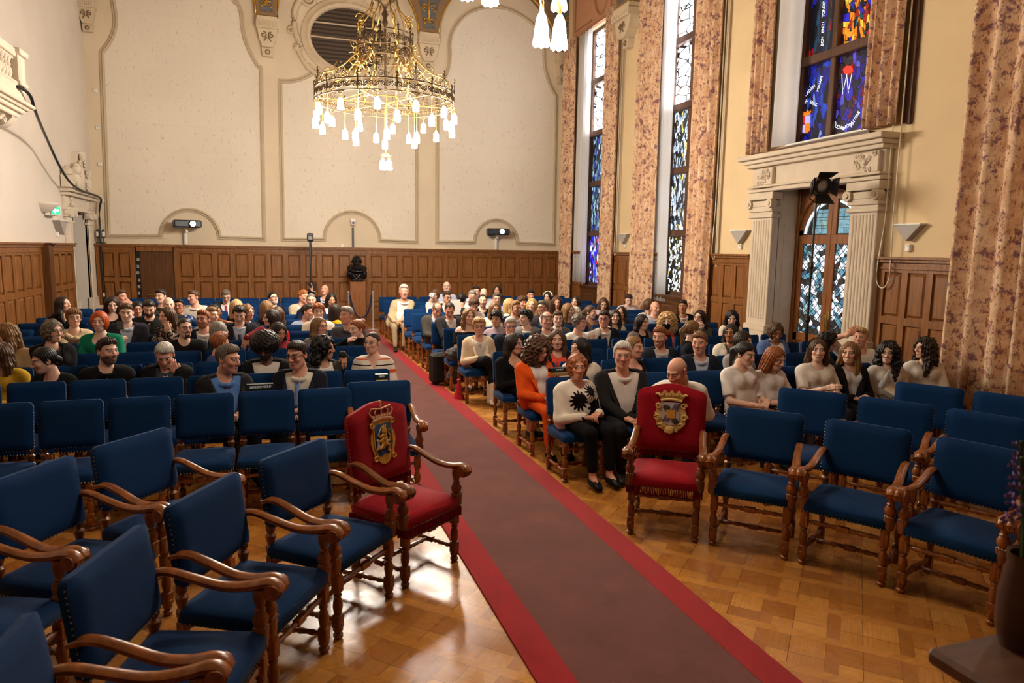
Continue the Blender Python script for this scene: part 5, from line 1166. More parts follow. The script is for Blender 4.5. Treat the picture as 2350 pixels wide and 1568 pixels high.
(1003, 711, 7, 18, 32, 'm', 'fringe', 'sal', 'r', ('J', (76, 72, 66), (196, 206, 222), None), {'legs': 'aisle', 'trous': (36, 34, 36), 'pose': 'lap'}, 'balding person in grey blazer and black trousers at the aisle, head bowed'),
(1032, 712, 6, 4, 30, 'm', 'balding', 'dk', 'r', ('J', (58, 54, 56), (230, 222, 216), None), {'legs': 'aisle', 'trous': (176, 152, 116), 'pose': 'lap', 'xo': .1}, 'person in charcoal blazer and tan trousers behind the black suitcase'),
(1076, 726, 5, 20, 6, 'f', 'wavy', 'lb', 'p', ('T', (18, 18, 20), 'h', 'off'), {'legs': 'bare', 'trous': (20, 20, 22)}, 'person in black off the shoulder dress, frowning'),
(1088, 701, 7, 6, 25, 'f', 'curly', 'br', 'p', ('T', (230, 226, 222), 'h', 'crew'), {}, 'person in white T-shirt with curly brown hair looking down'),
(1108, 691, 8, 0, 0, 'm', 'balding', 'dk', 'p', ('T', (20, 20, 22), 'h', 'shirt'), {'beard': .5}, 'person in black polo shirt with receding hair facing the front'),
(1060, 688, 8, 165, 10, 'm', 'short', 'blk', 'p', ('T', (34, 32, 36), 'l', 'crew'), {}, 'black-haired person in dark top turned to the row behind'),
(1084, 680, 9, 0, 8, 'm', 'short', 'gry', 'r', ('T', (210, 206, 204), 'l', 'shirt'), {}, 'grey-haired person in pale shirt behind the curly brown hair'),
(1093, 669, 11, 16, 4, 'm', 'short', 'blk', 'p', ('T', (196, 200, 214), 'l', 'shirt'), {}, 'person with black quiff in pale shirt, back rows right of aisle'),
(1110, 675, 10, 0, 35, 'm', 'bald', 'gry', 'f', ('T', (206, 212, 222), 'l', 'shirt'), {}, 'bald person with head bowed far forward, back rows'),
(1099, 750, 4, 4, -2, 'f', 'shortf', 'bl', 'r', ('J', (230, 204, 172), (236, 228, 216), None), {'gl': 2, 'fat': 1.12, 'pose': 'lap', 'legs': 'cross', 'trous': (26, 26, 30), 'shoes': (226, 220, 214), 'sc': 1.06}, 'person in cream jacket and black trousers with crossed legs at the aisle'),
(1140, 686, 9, 8, 2, 'm', 'quiff', 'sal', 'p', ('T', (190, 200, 220), 'l', 'shirt'), {'gl': 2}, 'person with thick black glasses and pale blue shirt, middle right rows'),
(1141, 667, 11, -8, 2, 'f', 'long', 'dk', 'm', ('T', (60, 50, 50), 'l', 'crew'), {}, 'dark-haired person in the back rows behind the thick black glasses'),
(1136, 709, 6, 15, 8, 'f', 'long', 'lb', 'p', ('T', (230, 222, 210), 'l', 'crew'), {}, 'person in off-white jumper with straight fair hair looking right'),
(1140, 733, 5, -22, 4, 'f', 'curly', 'blk', 'm', ('T', (172, 152, 156), 'l', 'turtle'), {'band': 1}, 'person in lilac turtleneck with dark curls and a white hairband'),
(1172, 747, 4, 6, 12, 'm', 'short', 'wht', 'r', ('J', (30, 34, 46), (216, 214, 216), None), {'gl': 3}, 'white-haired person in dark suit with blue glasses'),
(1181, 790, 2, 55, 2, 'f', 'longback', 'dk', 'm', ('T', (18, 18, 20), 'l', 'scoop'), {'legs': 'aisle', 'trous': (18, 18, 20), 'skirt': 1}, 'person in black dress with long brown hair facing right, behind the orange suit'),
(1237, 802, 1, 42, 16, 'f', 'bigcurl', 'br', 'r', ('J', (236, 92, 28), (236, 228, 222), None), {'gl': 2, 'tee': 1, 'legs': 'aisle', 'trous': (232, 90, 28), 'shoes': (20, 20, 22), 'pose': 'lap', 'bare_ankle': 1}, 'person in bright orange suit with big brown curls, second row right'),
(1279, 780, 2, 0, 2, 'f', 'long', 'br', 'p', ('J', (24, 22, 24), (236, 88, 66), None), {'tee': 1}, 'person in black blazer and coral top facing the front'),
(1330, 801, 1, -48, 4, 'f', 'long', 'blk', 'm', ('T', (230, 214, 194), 'l', 'crew'), {}, 'person in cream blouse with long black hair behind the floral jacket'),
(1183, 707, 6, 42, 2, 'm', 'short', 'lb', 'r', ('J', (46, 58, 84), (216, 214, 214), None), {'gl': 2, 'beard': .6}, 'person in blue blazer with fair hair and glasses facing right'),
(1171, 700, 7, 100, 0, 'f', 'long', 'bl', 'p', ('T', (224, 216, 204), 'l', 'crew'), {}, 'person with long golden hair turned right, behind the blue blazer'),
(1198, 695, 8, 38, 6, 'm', 'curly', 'br', 'r', ('T', (60, 52, 50), 'l', 'crew'), {}, 'curly brown-haired person looking right, middle right rows'),
(1206, 730, 5, -48, 2, 'm', 'curly', 'blk', 'p', ('T', (138, 136, 134), 'l', 'collar'), {}, 'young person in grey jumper with white collar, dark curls, facing left'),
(1221, 700, 7, -10, 0, 'f', 'long', 'bl', 'p', ('T', (226, 220, 216), 'l', 'crew'), {}, 'fair-haired person facing the front in a white top'),
(1246, 706, 6, -48, 2, 'm', 'short', 'sal', 'r', ('J', (58, 56, 58), (206, 204, 206), None), {'gl': 2}, 'grey-haired person in charcoal jacket in profile facing left'),
(1218, 678, 10, 8, 6, 'm', 'quiff', 'blk', 'm', ('T', (70, 66, 70), 'l', 'crew'), {}, 'black-haired person in grey top, back right rows'),
(1257, 682, 10, -22, 6, 'f', 'long', 'dk', 'p', ('T', (60, 54, 54), 'l', 'crew'), {'band': 2}, 'person wearing a white headscarf band, back right rows'),
(1263, 703, 7, 150, 0, 'f', 'long', 'br', 'p', ('T', (90, 80, 78), 'l', 'crew'), {}, 'brown-haired person turned away, behind the charcoal jacket'),
(1278, 693, 8, 6, 16, 'f', 'long', 'br', 'r', ('T', (196, 160, 158), 'h', 'crew'), {}, 'person in pink top looking down beside the headscarf'),
(1255, 735, 4, 16, 0, 'm', 'fringe', 'sal', 'r', ('J', (46, 42, 40), (206, 214, 224), None), {'gl': 1, 'sc': 1.04}, 'balding person in brown blazer and open pale shirt with glasses'),
(1280, 732, 5, 10, 2, 'm', 'short', 'br', 'f', ('T', (104, 98, 96), 'l', 'crew'), {'gl': 1}, 'young person in taupe jumper with brown fringe and glasses'),
(1305, 712, 6, 55, 4, 'f', 'long', 'lb', 'p', ('T', (50, 46, 44), 'l', 'crew'), {}, 'person with long straight fair hair in profile facing right'),
(1321, 694, 8, -22, 2, 'f', 'wavy', 'dk', 'p', ('T', (96, 84, 84), 'l', 'crew'), {'gl': 1}, 'person with wavy dark hair and glasses, upper right rows'),
(1321, 721, 6, 0, 14, 'f', 'wavybob', 'wht', 'r', ('T', (222, 182, 178), 'l', 'crew'), {'fat': 1.1}, 'white-haired person in pink cardigan looking down'),
(1330, 741, 4, 66, 4, 'f', 'shortcurl', 'sal', 'r', ('T', (234, 226, 216), 'l', 'shirt'), {'hand_px': [(1, 1356, 790, -.22)], 'handdir': (.2, -.2, 1)}, 'person in white blouse with grey curls, hands raised together'),
(1356, 717, 6, 62, 2, 'f', 'pony', 'br', 'p', ('T', (138, 100, 74), 'l', 'crew'), {}, 'person in brown top with brown ponytail in profile'),
(1385, 697, 8, 4, 22, 'f', 'long', 'br', 'p', ('T', (206, 180, 180), 'l', 'crew'), {}, 'person in pale pink top with long hair looking down by the curtain'),
(1386, 732, 4, -6, 6, 'm', 'side', 'dk', 'r', ('J', (30, 34, 46), (226, 218, 206), (76, 32, 48)), {'gl': 2, 'sc': 1.04}, 'person in navy suit with burgundy tie and round glasses'),
(1411, 727, 5, 12, 2, 'f', 'long', 'dk', 'p', ('J', (196, 184, 168), (60, 54, 54), None), {}, 'person in pale beige blazer with dark hair facing the front'),
(1426, 719, 6, -16, 2, 'f', 'wavy', 'dk', 'm', ('T', (50, 48, 52), 'l', 'crew'), {}, 'person with long dark curls behind the pale beige blazer'),
(1443, 688, 9, 8, 25, 'm', 'quiff', 'dk', 'f', ('T', (216, 206, 214), 'l', 'shirt'), {}, 'young person in pinstripe white shirt looking down by the second window'),
(1504, 707, 6, 32, 4, 'm', 'bald', 'sal', 'r', ('T', (196, 206, 226), 'l', 'shirt'), {}, 'bald person in pale blue shirt under the second tall window'),
(1490, 700, 7, 60, 0, 'f', 'bob', 'br', 'p', ('T', (236, 236, 238), 'h', 'crew'), {}, 'person in bright white T-shirt mostly hidden behind the bald head'),
(1567, 704, 6, -6, 0, 'm', 'short', 'blk', 't', ('J', (22, 22, 24), (230, 218, 210), None), {}, 'person in black suit and open white shirt by the curtain'),
(1475, 740, 4, 48, 2, 'f', 'longback', 'dk', 'p', ('J', (112, 98, 90), (20, 20, 24), None), {'sun': 1}, 'person in taupe blazer with sunglasses on the hair'),
(1531, 738, 4, -4, 4, 'f', 'bigcurl', 'bl', 'f', ('T', (36, 36, 42), 'l', 'crew'), {'mask': 1, 'scarf': (206, 70, 42)}, 'person with fair curls wearing a black face mask and orange scarf'),
(1456, 798, 1, 60, 2, 'f', 'tied', 'lb', 'r', ('T', (22, 22, 24), 'n', 'scoop'), {}, 'person in sleeveless black top in profile behind the white-haired person'),
(1514, 773, 2, -16, 6, 'm', 'short', 'gin', 'r', ('J', (34, 38, 50), (204, 200, 196), (26, 26, 34)), {'beard': .8, 'smile': 1, 'sc': 1.06}, 'smiling person in navy suit with black tie and short ginger beard'),
(1429, 815, 0, 4, 2, 'm', 'short', 'wht', 'r', ('J', (30, 29, 30), (234, 226, 220), None), {'gl': 1, 'fat': 1.2, 'open': 1.55, 'pose': 'knees', 'legs': 'aisle', 'trous': (30, 29, 32), 'sc': 1.06}, 'white-haired person in black jacket and white shirt, front row right'),
(1553, 853, 0, -32, 26, 'm', 'bald', 'sal', 'r', ('T', (232, 226, 220), 'l', 'crew'), {'fat': 1.2, 'trous': (30, 32, 44), 'legs': 'aisle', 'sc': 1.06, 'fw': .42, 'xo': .2}, 'bald person in white T-shirt bending forward behind the right throne'),
(1605, 787, 1, -12, 4, 'm', 'short', 'lb', 'r', ('J', (32, 36, 48), (196, 206, 224), None), {'sc': 1.04}, 'person in dark navy blazer and open pale blue shirt, third row right'),
(1590, 758, 2, 120, 4, 'f', 'pony', 'lb', 'p', ('T', (26, 28, 38), 'l', 'crew'), {}, 'person with fair ponytail and scrunchie turned away'),
(1605, 729, 4, -22, 0, 'f', 'longback', 'dk', 'f', ('T', (88, 82, 70), 'l', 'crew'), {'gl': 2, 'face': 1}, 'person in olive top with glasses, hand at the ear'),
(1680, 729, 4, 4, 22, 'f', 'long', 'blk', 'f', ('T', (226, 214, 190), 'n', 'scoop'), {}, 'person in cream sleeveless top looking down beside the panelling'),
(1677, 765, 2, -12, 0, 'f', 'longback', 'dk', 't', ('J', (232, 222, 206), (90, 92, 90), None), {}, 'person in white cardigan over a lace top with brown hair'),
(1706, 784, 1, 60, 6, 'f', 'bob', 'dk', 'p', ('T', (166, 160, 156), 'l', 'crew'), {}, 'dark-haired person in grey top hidden behind a white T-shirt'),
(1781, 762, 2, 20, 22, 'f', 'wavybob', 'br', 't', ('J', (88, 110, 158), (232, 228, 226), None), {'tee': 1, 'fat': 1.08}, 'person in sky blue cardigan and white top looking down'),
(1711, 813, 0, 55, 14, 'f', 'pony', 'blk', 'p', ('T', (236, 228, 222), 'h', 'crew'), {'pose': 'lap', 'trous': (170, 124, 88), 'logo': 1, 'legs': 'aisle'}, 'person in white T-shirt and tan trousers with black ponytail, nearest the throne'),
(1780, 823, 0, 52, 20, 'f', 'long', 'gin', 'p', ('T', (232, 224, 220), 'h', 'crew'), {'pose': 'lap', 'trous': (60, 60, 66), 'logo': 1, 'legs': 'aisle'}, 'person in white T-shirt with ginger hair looking down to the right'),
(1877, 804, 0, 6, 0, 'f', 'longback', 'br', 'f', ('T', (234, 226, 214), 'h', 'crew'), {'hairband': 1, 'hand_px': [(1, 1925, 905, -.25), (-1, 1895, 892, -.3)], 'trous': (40, 44, 60), 'legs': 'aisle', 'fat': 1.05}, 'person in white T-shirt with black hairband, arms resting on the armchair'),
(1950, 810, 0, -10, 2, 'f', 'long', 'lb', 'p', ('J', (24, 22, 26), (230, 226, 226), None), {'tee': 1, 'smile': 1, 'trous': (26, 26, 30), 'legs': 'aisle'}, 'smiling person in black blazer over white T-shirt with long fair hair'),
(1975, 775, 1, -14, 0, 'm', 'quiff', 'bl', 'r', ('T', (232, 226, 216), 'h', 'crew'), {'hand_px': [(-1, 1947, 768, -.02)], 'handdir': (.8, 0, .6)}, 'fair-haired person in white T-shirt scratching the head'),
(2038, 810, 0, -6, 2, 'f', 'curlylong', 'blk', 'f', ('T', (216, 208, 200), 'h', 'crew'), {'gl': 1, 'pose': 'chest', 'trous': (92, 88, 80), 'legs': 'aisle'}, 'person in white T-shirt with long black curls and glasses, holding a bottle'),
(2121, 800, 0, -46, 0, 'f', 'curlylong', 'dk', 'p', ('T', (228, 220, 208), 'h', 'crew'), {'gl': 1, 'trous': (80, 70, 66), 'legs': 'aisle'}, 'person in white T-shirt with curly dark hair in profile beside the large curtain'),
(1899, 787, 1, 130, 2, 'f', 'curly', 'blk', 'p', ('T', (50, 50, 56), 'l', 'crew'), {}, 'black-haired person turned away behind the black hairband'),
(1325, 842, 0, 12, 2, 'f', 'wavybob', 'gin', 'r', ('T', (238, 228, 216), 'l', 'crew'), {'pat': 'flower', 'pose': 'lap', 'legs': 'aisle', 'trous': (20, 20, 22), 'shoes': (16, 16, 18), 'bare_ankle': 1, 'fat': 1.14, 'smile': .5, 'yaw_b': 8}, 'person in white jacket with large black flowers, front row beside the carpet'),
]
# ------------------------------------------------------------------ people: bodies and clothes grown from distance fields
f32 = np.float32
def dcap(P, a, b, ra, rb=None):
    rb = ra if rb is None else rb
    a = np.asarray(a, f32); b = np.asarray(b, f32); ba = b-a; L = float(ba @ ba)+1e-9
    pa = P-a; t = np.clip((pa @ ba)/L, 0, 1)
    return np.sqrt(((pa-t[..., None]*ba)**2).sum(-1))-(ra+(rb-ra)*t)
def dell(P, c, r):
    q = (P-np.asarray(c, f32)); r = np.asarray(r, f32)
    k0 = np.sqrt(((q/r)**2).sum(-1)); k1 = np.sqrt(((q/(r*r))**2).sum(-1))+1e-9
    return k0*(k0-1)/k1
def smin(a, b, k):
    h = np.clip(.5+.5*(b-a)/k, 0, 1); return b+(a-b)*h-k*h*(1-h)
def smax(a, b, k): return -smin(-a, -b, k)
def nets(fn, lo, hi, res):
    lo = np.asarray(lo, f32); n = np.ceil((np.asarray(hi)-lo)/res).astype(int)+1
    ax = [lo[i]+res*np.arange(n[i], dtype=f32) for i in range(3)]
    P = np.stack(np.meshgrid(*ax, indexing='ij'), -1)
    D = fn(P).astype(f32)
    D[0], D[-1] = np.abs(D[0])+1e-3, np.abs(D[-1])+1e-3
    D[:, 0], D[:, -1] = np.abs(D[:, 0])+1e-3, np.abs(D[:, -1])+1e-3
    D[:, :, 0], D[:, :, -1] = np.abs(D[:, :, 0])+1e-3, np.abs(D[:, :, -1])+1e-3
    S = D < 0
    c = sum(S[i:n[0]-1+i, j:n[1]-1+j, k:n[2]-1+k].astype(np.int8) for i in (0, 1) for j in (0, 1) for k in (0, 1))
    act = (c > 0) & (c < 8); idx = np.argwhere(act)
    if len(idx) == 0: return np.zeros((0, 3)), np.zeros((0, 4), int)
    ID = np.full(act.shape, -1, np.int32); ID[tuple(idx.T)] = np.arange(len(idx))
    acc = np.zeros((len(idx), 3), f32); cnt = np.zeros(len(idx), f32)
    off = [(i, j, k) for i in (0, 1) for j in (0, 1) for k in (0, 1)]
    for p in off:
        for a in range(3):
            if p[a] == 0:
                q = list(p); q[a] = 1
                d0 = D[tuple((idx+p).T)]; d1 = D[tuple((idx+q).T)]
                m = (d0 < 0) != (d1 < 0); t = d0/(d0-d1+1e-12)
                pt = np.broadcast_to(np.asarray(p, f32), (len(idx), 3)).copy(); pt[:, a] = t
                acc[m] += pt[m]; cnt[m] += 1
    V = lo+res*(idx+acc/np.maximum(cnt, 1)[:, None])
    F4 = []
    for a in range(3):
        b, c_ = (a+1) % 3, (a+2) % 3
        sl0 = [slice(None)]*3; sl1 = [slice(None)]*3; sl0[a] = slice(0, -1); sl1[a] = slice(1, None)
        s0, s1 = S[tuple(sl0)], S[tuple(sl1)]
        e = np.argwhere(s0 != s1); e = e[(e[:, b] > 0) & (e[:, c_] > 0) & (e[:, b] < n[b]-1) & (e[:, c_] < n[c_]-1)]
        if len(e) == 0: continue
        def cell(db, dc):
            q = e.copy(); q[:, b] -= db; q[:, c_] -= dc; return ID[tuple(q.T)]
        quad = np.stack([cell(1, 1), cell(0, 1), cell(0, 0), cell(1, 0)], 1)
        fl = ~s0[tuple(e.T)]; quad[fl] = quad[fl][:, ::-1]; F4.append(quad)
    return V, np.concatenate(F4)
# ---- heads: centre between chin and crown, face towards -Y, 0.23 m tall
def head_field(fem):
    j = .92 if fem else 1.0
    def fn(P):
        X = np.abs(P[..., 0:1]); Q = np.concatenate([X, P[..., 1:]], -1)
        d = dell(P, (0, .016, .030), (.073, .092, .085))
        d = smin(d, dell(P, (0, -.030, -.042), (.056*j, .060, .072*j)), .045)
        d = smin(d, dcap(P, (0, -.062, -.096*j), (0, -.05, -.09*j), .020*j, .024*j), .03)
        d = smin(d, dcap(Q, (.050*j, .0, -.055), (.02, -.05, -.092*j), .016*j, .014), .03)
        d = smin(d, dcap(Q, (0, -.081, .030), (.040, -.070, .030), .010 if not fem else .007, .008), .016)
        d = smin(d, dell(Q, (.040, -.062, -.020), (.020, .018, .018)), .025)
        d = smax(d, -dell(Q, (.031, -.098, .010), (.018, .016, .011)), .012)
        d = smin(d, dell(Q, (.031, -.0765, .010), (.013, .011, .0125)), .003)
        d = smin(d, dcap(P, (0, -.086, .014), (0, -.109, -.024), .0085, .0125 if not fem else .010), .010)
        d = smin(d, dell(Q, (.012, -.095, -.028), (.0085, .010, .008)), .008)
        d = smin(d, dcap(Q, (0, -.089, -.0575), (.019, -.079, -.0605), .0062, .004), .006)
        d = smin(d, dcap(Q, (0, -.0875, -.070), (.016, -.079, -.0665), .0075, .004), .006)
        d = smax(d, -dcap(Q, (0, -.099, -.0635), (.018, -.088, -.0635), .0022, .0015), .003)
        e = dell(Q, (.077, .014, -.004), (.010, .020, .033)); e = smax(e, -dell(Q, (.088, .008, 0), (.008, .011, .02)), .006)
        d = smin(d, e, .008)
        d = smin(d, dcap(P, (0, .020, -.075), (0, .034, -.19), .050*j, .052*j), .03)
        return d
    return fn
HEADS = {}
def head_template(fem, lod):
    k = (fem, lod)
    if k not in HEADS:
        V, Fq = nets(head_field(fem), (-.10, -.135, -.165), (.10, .125, .125), (.0034, .0046, .0066)[lod])
        HEADS[k] = (V, Fq)
    return HEADS[k]
def s255(c): return np.array(srgb(c)[:3])
def head_colors(V, skin, brow, ex):
    x, y, z = np.abs(V[:, 0]), V[:, 1], V[:, 2]
    C = np.tile(s255(skin), (len(V), 1))
    fr = y < -.03
    def blend(m, c): C[:] = C*(1-m[:, None])+np.asarray(c)[None]*m[:, None]
    g = lambda d, w: np.exp(-(d/w)**2)
    warm = s255(tuple(min(255, v*k) for v, k in zip(skin, (1.02, .82, .78))))
    blend(.55*g(np.hypot(x-.042, z+.022), .022)*fr, warm); blend(.5*g(np.hypot(x, z+.022), .016)*(y < -.09), warm)
    blend(.5*g(np.hypot((x-.08), z), .03)*(x > .068), warm)
    blend(.6*g(np.hypot((x-.031)*.8, z-.012), .017)*fr, s255(tuple(v*.74 for v in skin)))
    lip = g(np.hypot(x/2.2, (z+.064)), .0085)*(y < -.072)
    blend(.8*lip, s255((min(255, skin[0]*.86), skin[1]*.56, skin[2]*.56)))
    if ex.get('smile'): blend(1.0*((x < .015) & (np.abs(z+.0635) < .0032*float(ex['smile'])+.001) & (y < -.075)), s255((226, 214, 200)))
    else: blend(.9*((x < .019) & (np.abs(z+.0635) < .0016) & (y < -.072)), s255((90, 40, 36)))
    bm = ((x > .012) & (x < .052) & (np.abs(z-.031-.06*(x-.03)*(x < .04)) < .0055) & (y < -.05)); blend(.75*bm, s255(brow))
    eye = (np.abs(x-.031) < .0135) & (np.abs(z-.0105) < .0056*(1-((x-.031)/.015)**2)) & (y < -.07)
    if ex.get('closed'): blend(.8*((np.abs(x-.031) < .014) & (np.abs(z-.006) < .002) & fr), s255((70, 40, 30)))
    else:
        blend(1.0*eye, s255((214, 206, 198))); blend(1.0*(eye & (np.abs(x-.031) < .0062)), s255((52, 38, 30)))
        blend(.8*((np.abs(x-.031) < .0155) & (np.abs(z-.0165) < .0018) & (y < -.066)), s255((44, 28, 22)))
    b = float(ex.get('beard', 0) or 0)
    if b:
        m = ((z < -.030-.5*np.clip(x-.045, -.01, .02)) & (y < .0) & (z > -.128)).astype(float)*(1-.75*(lip > .5))
        m *= 1-.85*g(np.hypot((x-.02)*1.2, z+.035), .018); m = np.maximum(m, ((z < -.045) & (z > -.056) & (x < .03) & (y < -.07))*1.0)
        blend(min(.9, .85*b)*m, s255(brow))
    if ex.get('goatee'):
        m = (((x < .028) & (z < -.044) & (z > -.055)) | ((x < .022) & (z < -.076)) | ((np.abs(x-.026) < .006) & (z < -.05))) & (y < -.03); blend(.9*m, s255((26, 20, 18)))
    return C
# ---- hands: wrist at the origin, fingers along +X, thumb towards +Y, palm towards -Z
def hand_field(curl):
    def fn(P):
        q = np.abs(P-np.array((.045, 0, 0), f32))-np.array((.036, .030, .007), f32)
        d = np.sqrt((np.maximum(q, 0)**2).sum(-1))+np.minimum(q.max(-1), 0)-.0075
        d = smin(d, dcap(P, (-.05, 0, 0), (.02, 0, 0), .026, .024), .02)
        for y, L, r in ((.028, .070, .0088), (.0095, .080, .0092), (-.0095, .074, .0088), (-.027, .058, .0078)):
            a = np.array((.080-abs(y)*.15, y, 0)); t1 = .35*curl; t2 = 1.1*curl; t3 = 1.6*curl; p = [a]
            for t, l in ((t1, .45), (t2, .30), (t3, .25)): p.append(p[-1]+L*l*np.array((math.cos(t), .06*np.sign(y)*(1-curl), -math.sin(t))))
            for u, v, k in zip(p, p[1:], (1, .94, .86)): d = smin(d, dcap(P, u, v, r*k, r*k*.92), .0035)
        d = smin(d, dcap(P, (.018, .026, -.004), (.052, .052, -.014), .0125, .0105), .012)
        d = smin(d, dcap(P, (.052, .052, -.014), (.080, .056-.012*curl, -.022-.012*curl), .0098, .0078), .003)
        return d
    return fn
HANDS = {}
def hand_template(curl, lod):
    k = (curl, lod)
    if k not in HANDS: HANDS[k] = nets(hand_field(curl), (-.062, -.055, -.085), (.185, .085, .035), (.0042, .0055, .0085)[lod])
    return HANDS[k]
# ---- hair
def hair_field(kind, lod):
    cap = lambda P, t, c=(0, .016, .030): dell(P, c, (.073+t, .092+t, .085+t))
    def hl(P, front=.070, side=.005, back=-.075, lift=0):
        return np.interp(P[..., 1], [-.10, -.075, -.052, -.025, -.004, .022, .06, .11], [front+.014, front+.012, front*.98+.002, side+.042, side-.002, side-.04, back+.012, back])+lift+.005*np.sin(P[..., 0]*95+1)
    fc = lambda P, r=(.060, .085, .095), c=(0, -.095, -.028): dell(P, c, r)
    wob = lambda P, f, a: a*np.sin(f*P[..., 0]+2.1*np.sin(f*.6*P[..., 2]))*np.sin(f*P[..., 1]+1.3)*np.sin(f*P[..., 2]+.4)
    str_ = lambda P, a=.0022: a*np.sin(np.arctan2(P[..., 0], P[..., 1]-.01)*26+9*P[..., 2])
    def fn(P):
        X = np.abs(P[..., 0:1]); Q = np.concatenate([X, P[..., 1:]], -1); z = P[..., 2]
        if kind in ('short', 'side'):
            d = smin(cap(P, .010), dell(P, (.012 if kind == 'side' else 0, -.030, .092), (.058, .052, .036)), .03)
            return smax(d+str_(P, .0035)+wob(P, 110, .002), hl(P, .066)-z, .006)
        if kind == 'quiff':
            d = smin(cap(P, .012), dell(P, (.008, -.05, .098), (.055, .050, .040)), .03); return smax(d+str_(P, .004)+wob(P, 90, .003), hl(P, .068, .01)-z, .006)
        if kind == 'buzz': return smax(cap(P, .0055), hl(P, .072)-z, .008)
        if kind == 'bald': return np.maximum(smax(cap(P, .006), hl(P, .0, .0, -.07)-z, .01), z-.028+.0*z)+np.where(P[..., 1] < -.02, .05, 0)
        if kind == 'fringe': return np.maximum(smax(cap(P, .009)+str_(P), hl(P, .03, .01, -.075)-z, .01), -dell(P, (0, -.035, .115), (.078, .085, .055)))
        if kind == 'balding': return np.maximum(smax(cap(P, .009)+str_(P), hl(P, .07)-z, .01), -dell(Q, (.038, -.075, .085), (.032, .045, .035)))
        if kind == 'shortf':
            d = smin(cap(P, .018), dell(P, (0, -.045, .08), (.068, .05, .04)), .03); return smax(d+str_(P, .005)+wob(P, 70, .003), hl(P, .055, -.03, -.085)-z, .012)
        if kind == 'shortcurl': return smax(cap(P, .026)+wob(P, 75, .012), np.maximum(hl(P, .058, -.03, -.09)-z, -fc(P)), .01)
        if kind == 'curly': return smax(smin(cap(P, .026), dell(P, (0, -.03, .09), (.075, .065, .05)), .03)+wob(P, 85, .012), np.maximum(hl(P, .056, -.02, -.09)-z, -fc(P, (.056, .08, .085))), .01)
        if kind == 'afro': return smax(dell(P, (0, .03, .055), (.150, .145, .135))+wob(P, 120, .008), np.maximum(-fc(P, (.066, .12, .10), (0, -.11, -.045)), -.07-z), .012)
        if kind == 'tied': return smin(smax(cap(P, .012)+str_(P), hl(P, .066, -.03, -.08)-z, .01), dell(P, (0, .115, -.03), (.038, .035, .04)), .02)
        if kind == 'bun': return smin(smax(cap(P, .014)+str_(P, .003), hl(P, .064, -.02, -.08)-z, .01), dell(P, (0, .095, .085), (.042, .04, .04))+wob(P, 90, .006), .012)
        if kind == 'pony':
            d = smax(cap(P, .013)+str_(P), hl(P, .064, -.02, -.08)-z, .01)
            t = smin(dcap(P, (0, .10, .045), (0, .145, -.02), .026, .036), dcap(P, (0, .145, -.02), (0, .13, -.19), .036, .014), .02)+str_(P, .004); return smin(d, t, .015)
        if kind in ('bob', 'wavybob'):
            d = dell(P, (0, .018, .0), (.099, .108, .128)); d = smax(d, -.118-z, .02); d = smax(d, -fc(P, (.059, .09, .108), (.006, -.10, -.034)), .010)
            d = np.maximum(d, -dcap(P, (0, .0, -.15), (0, -.04, -.04), .06, .055))
            return d+(str_(P, .003) if kind == 'bob' else wob(P, 62, .010)+str_(P, .003))
        if kind in ('long', 'wavy', 'curlylong', 'longback', 'curlyback'):
            d = dell(P, (0, .018, .012), (.090, .106, .112))
            bk = 'back' in kind
            s1 = dcap(Q, (.066, .03 if bk else .01, .02), (.085, .045 if bk else .005, -.12), .034, .036); s2 = dcap(Q, (.085, .045 if bk else .005, -.12), (.080, .06 if bk else -.035, -.27), .036, .022)
            d = smin(d, smin(s1, s2, .03), .04); d = smin(d, dell(P, (0, .085, -.10), (.088, .045, .17)), .04)
            if kind in ('curlylong', 'curlyback'): d = d-.016
            d = smax(d, -fc(P, (.056, .09, .112), (.0, -.10, -.026)), .010); d = np.maximum(d, -dcap(P, (0, -.02, -.06), (0, -.03, -.30), .055, .06))
            return d+str_(P, .004)+(wob(P, 60, .014) if 'curly' in kind else wob(P, 45, .008) if kind == 'wavy' else 0)
        if kind == 'bigcurl':
            d = dell(P, (0, .03, -.01), (.155, .135, .165)); d = smin(d, dell(P, (0, .04, -.12), (.155, .11, .10)), .05)
            d = smax(d, -fc(P, (.062, .15, .112), (.0, -.13, -.035)), .015); d = np.maximum(d, -dcap(P, (0, .0, -.10), (0, -.05, -.30), .05, .07)); return d+wob(P, 78, .016)+wob(P, 150, .005)
    return fn
HAIR = {}
def hair_mesh(kind, lod):
    k = (kind, min(lod, 2))
    if k not in HAIR:
        V, Fq = nets(hair_field(kind, lod), (-.19, -.16, -.31), (.19, .20, .21), (.0055, .007, .010)[min(lod, 2)])
        HAIR[k] = (V, Fq)
    return HAIR[k]
HM = {}
def hair_mat(c):
    if c not in HM:
        t = NT('hair_%s' % c); col = srgb(HC[c]); n = t.noise(t.coord('Object', (1, 1, .25)), 90, 3, .6)
        t.link(t.ramp(n, [(.3, mix(col, .62)), (.72, mix(col, 1.35))]), t.b.inputs['Base Color']); t.bump(n, .5, .004); HM[c] = t.set(.48, 0, .35)
    return HM[c]
t = NT('skin'); at = t.add('VertexColor'); at.layer_name = 'Col'; t.link(at.outputs[0], t.b.inputs['Base Color'])
t.b.inputs['Subsurface Weight'].default_value = .0; SKIN = t.set(.52, 0, .35)
glass_clear = NT('spectacle_lens'); glass_clear.b.inputs['Alpha'].default_value = .12; GL_M = glass_clear.set(.05)
FRM = {1: noisy('thin_metal_frame', srgb(150, 130, 100), 20, .1, .3, .6), 2: noisy('black_spectacle_frame', srgb(20, 18, 18), 20, .1, .3), 3: noisy('blue_spectacle_frame', srgb(50, 60, 150), 20, .1, .3)}
GLM = {}
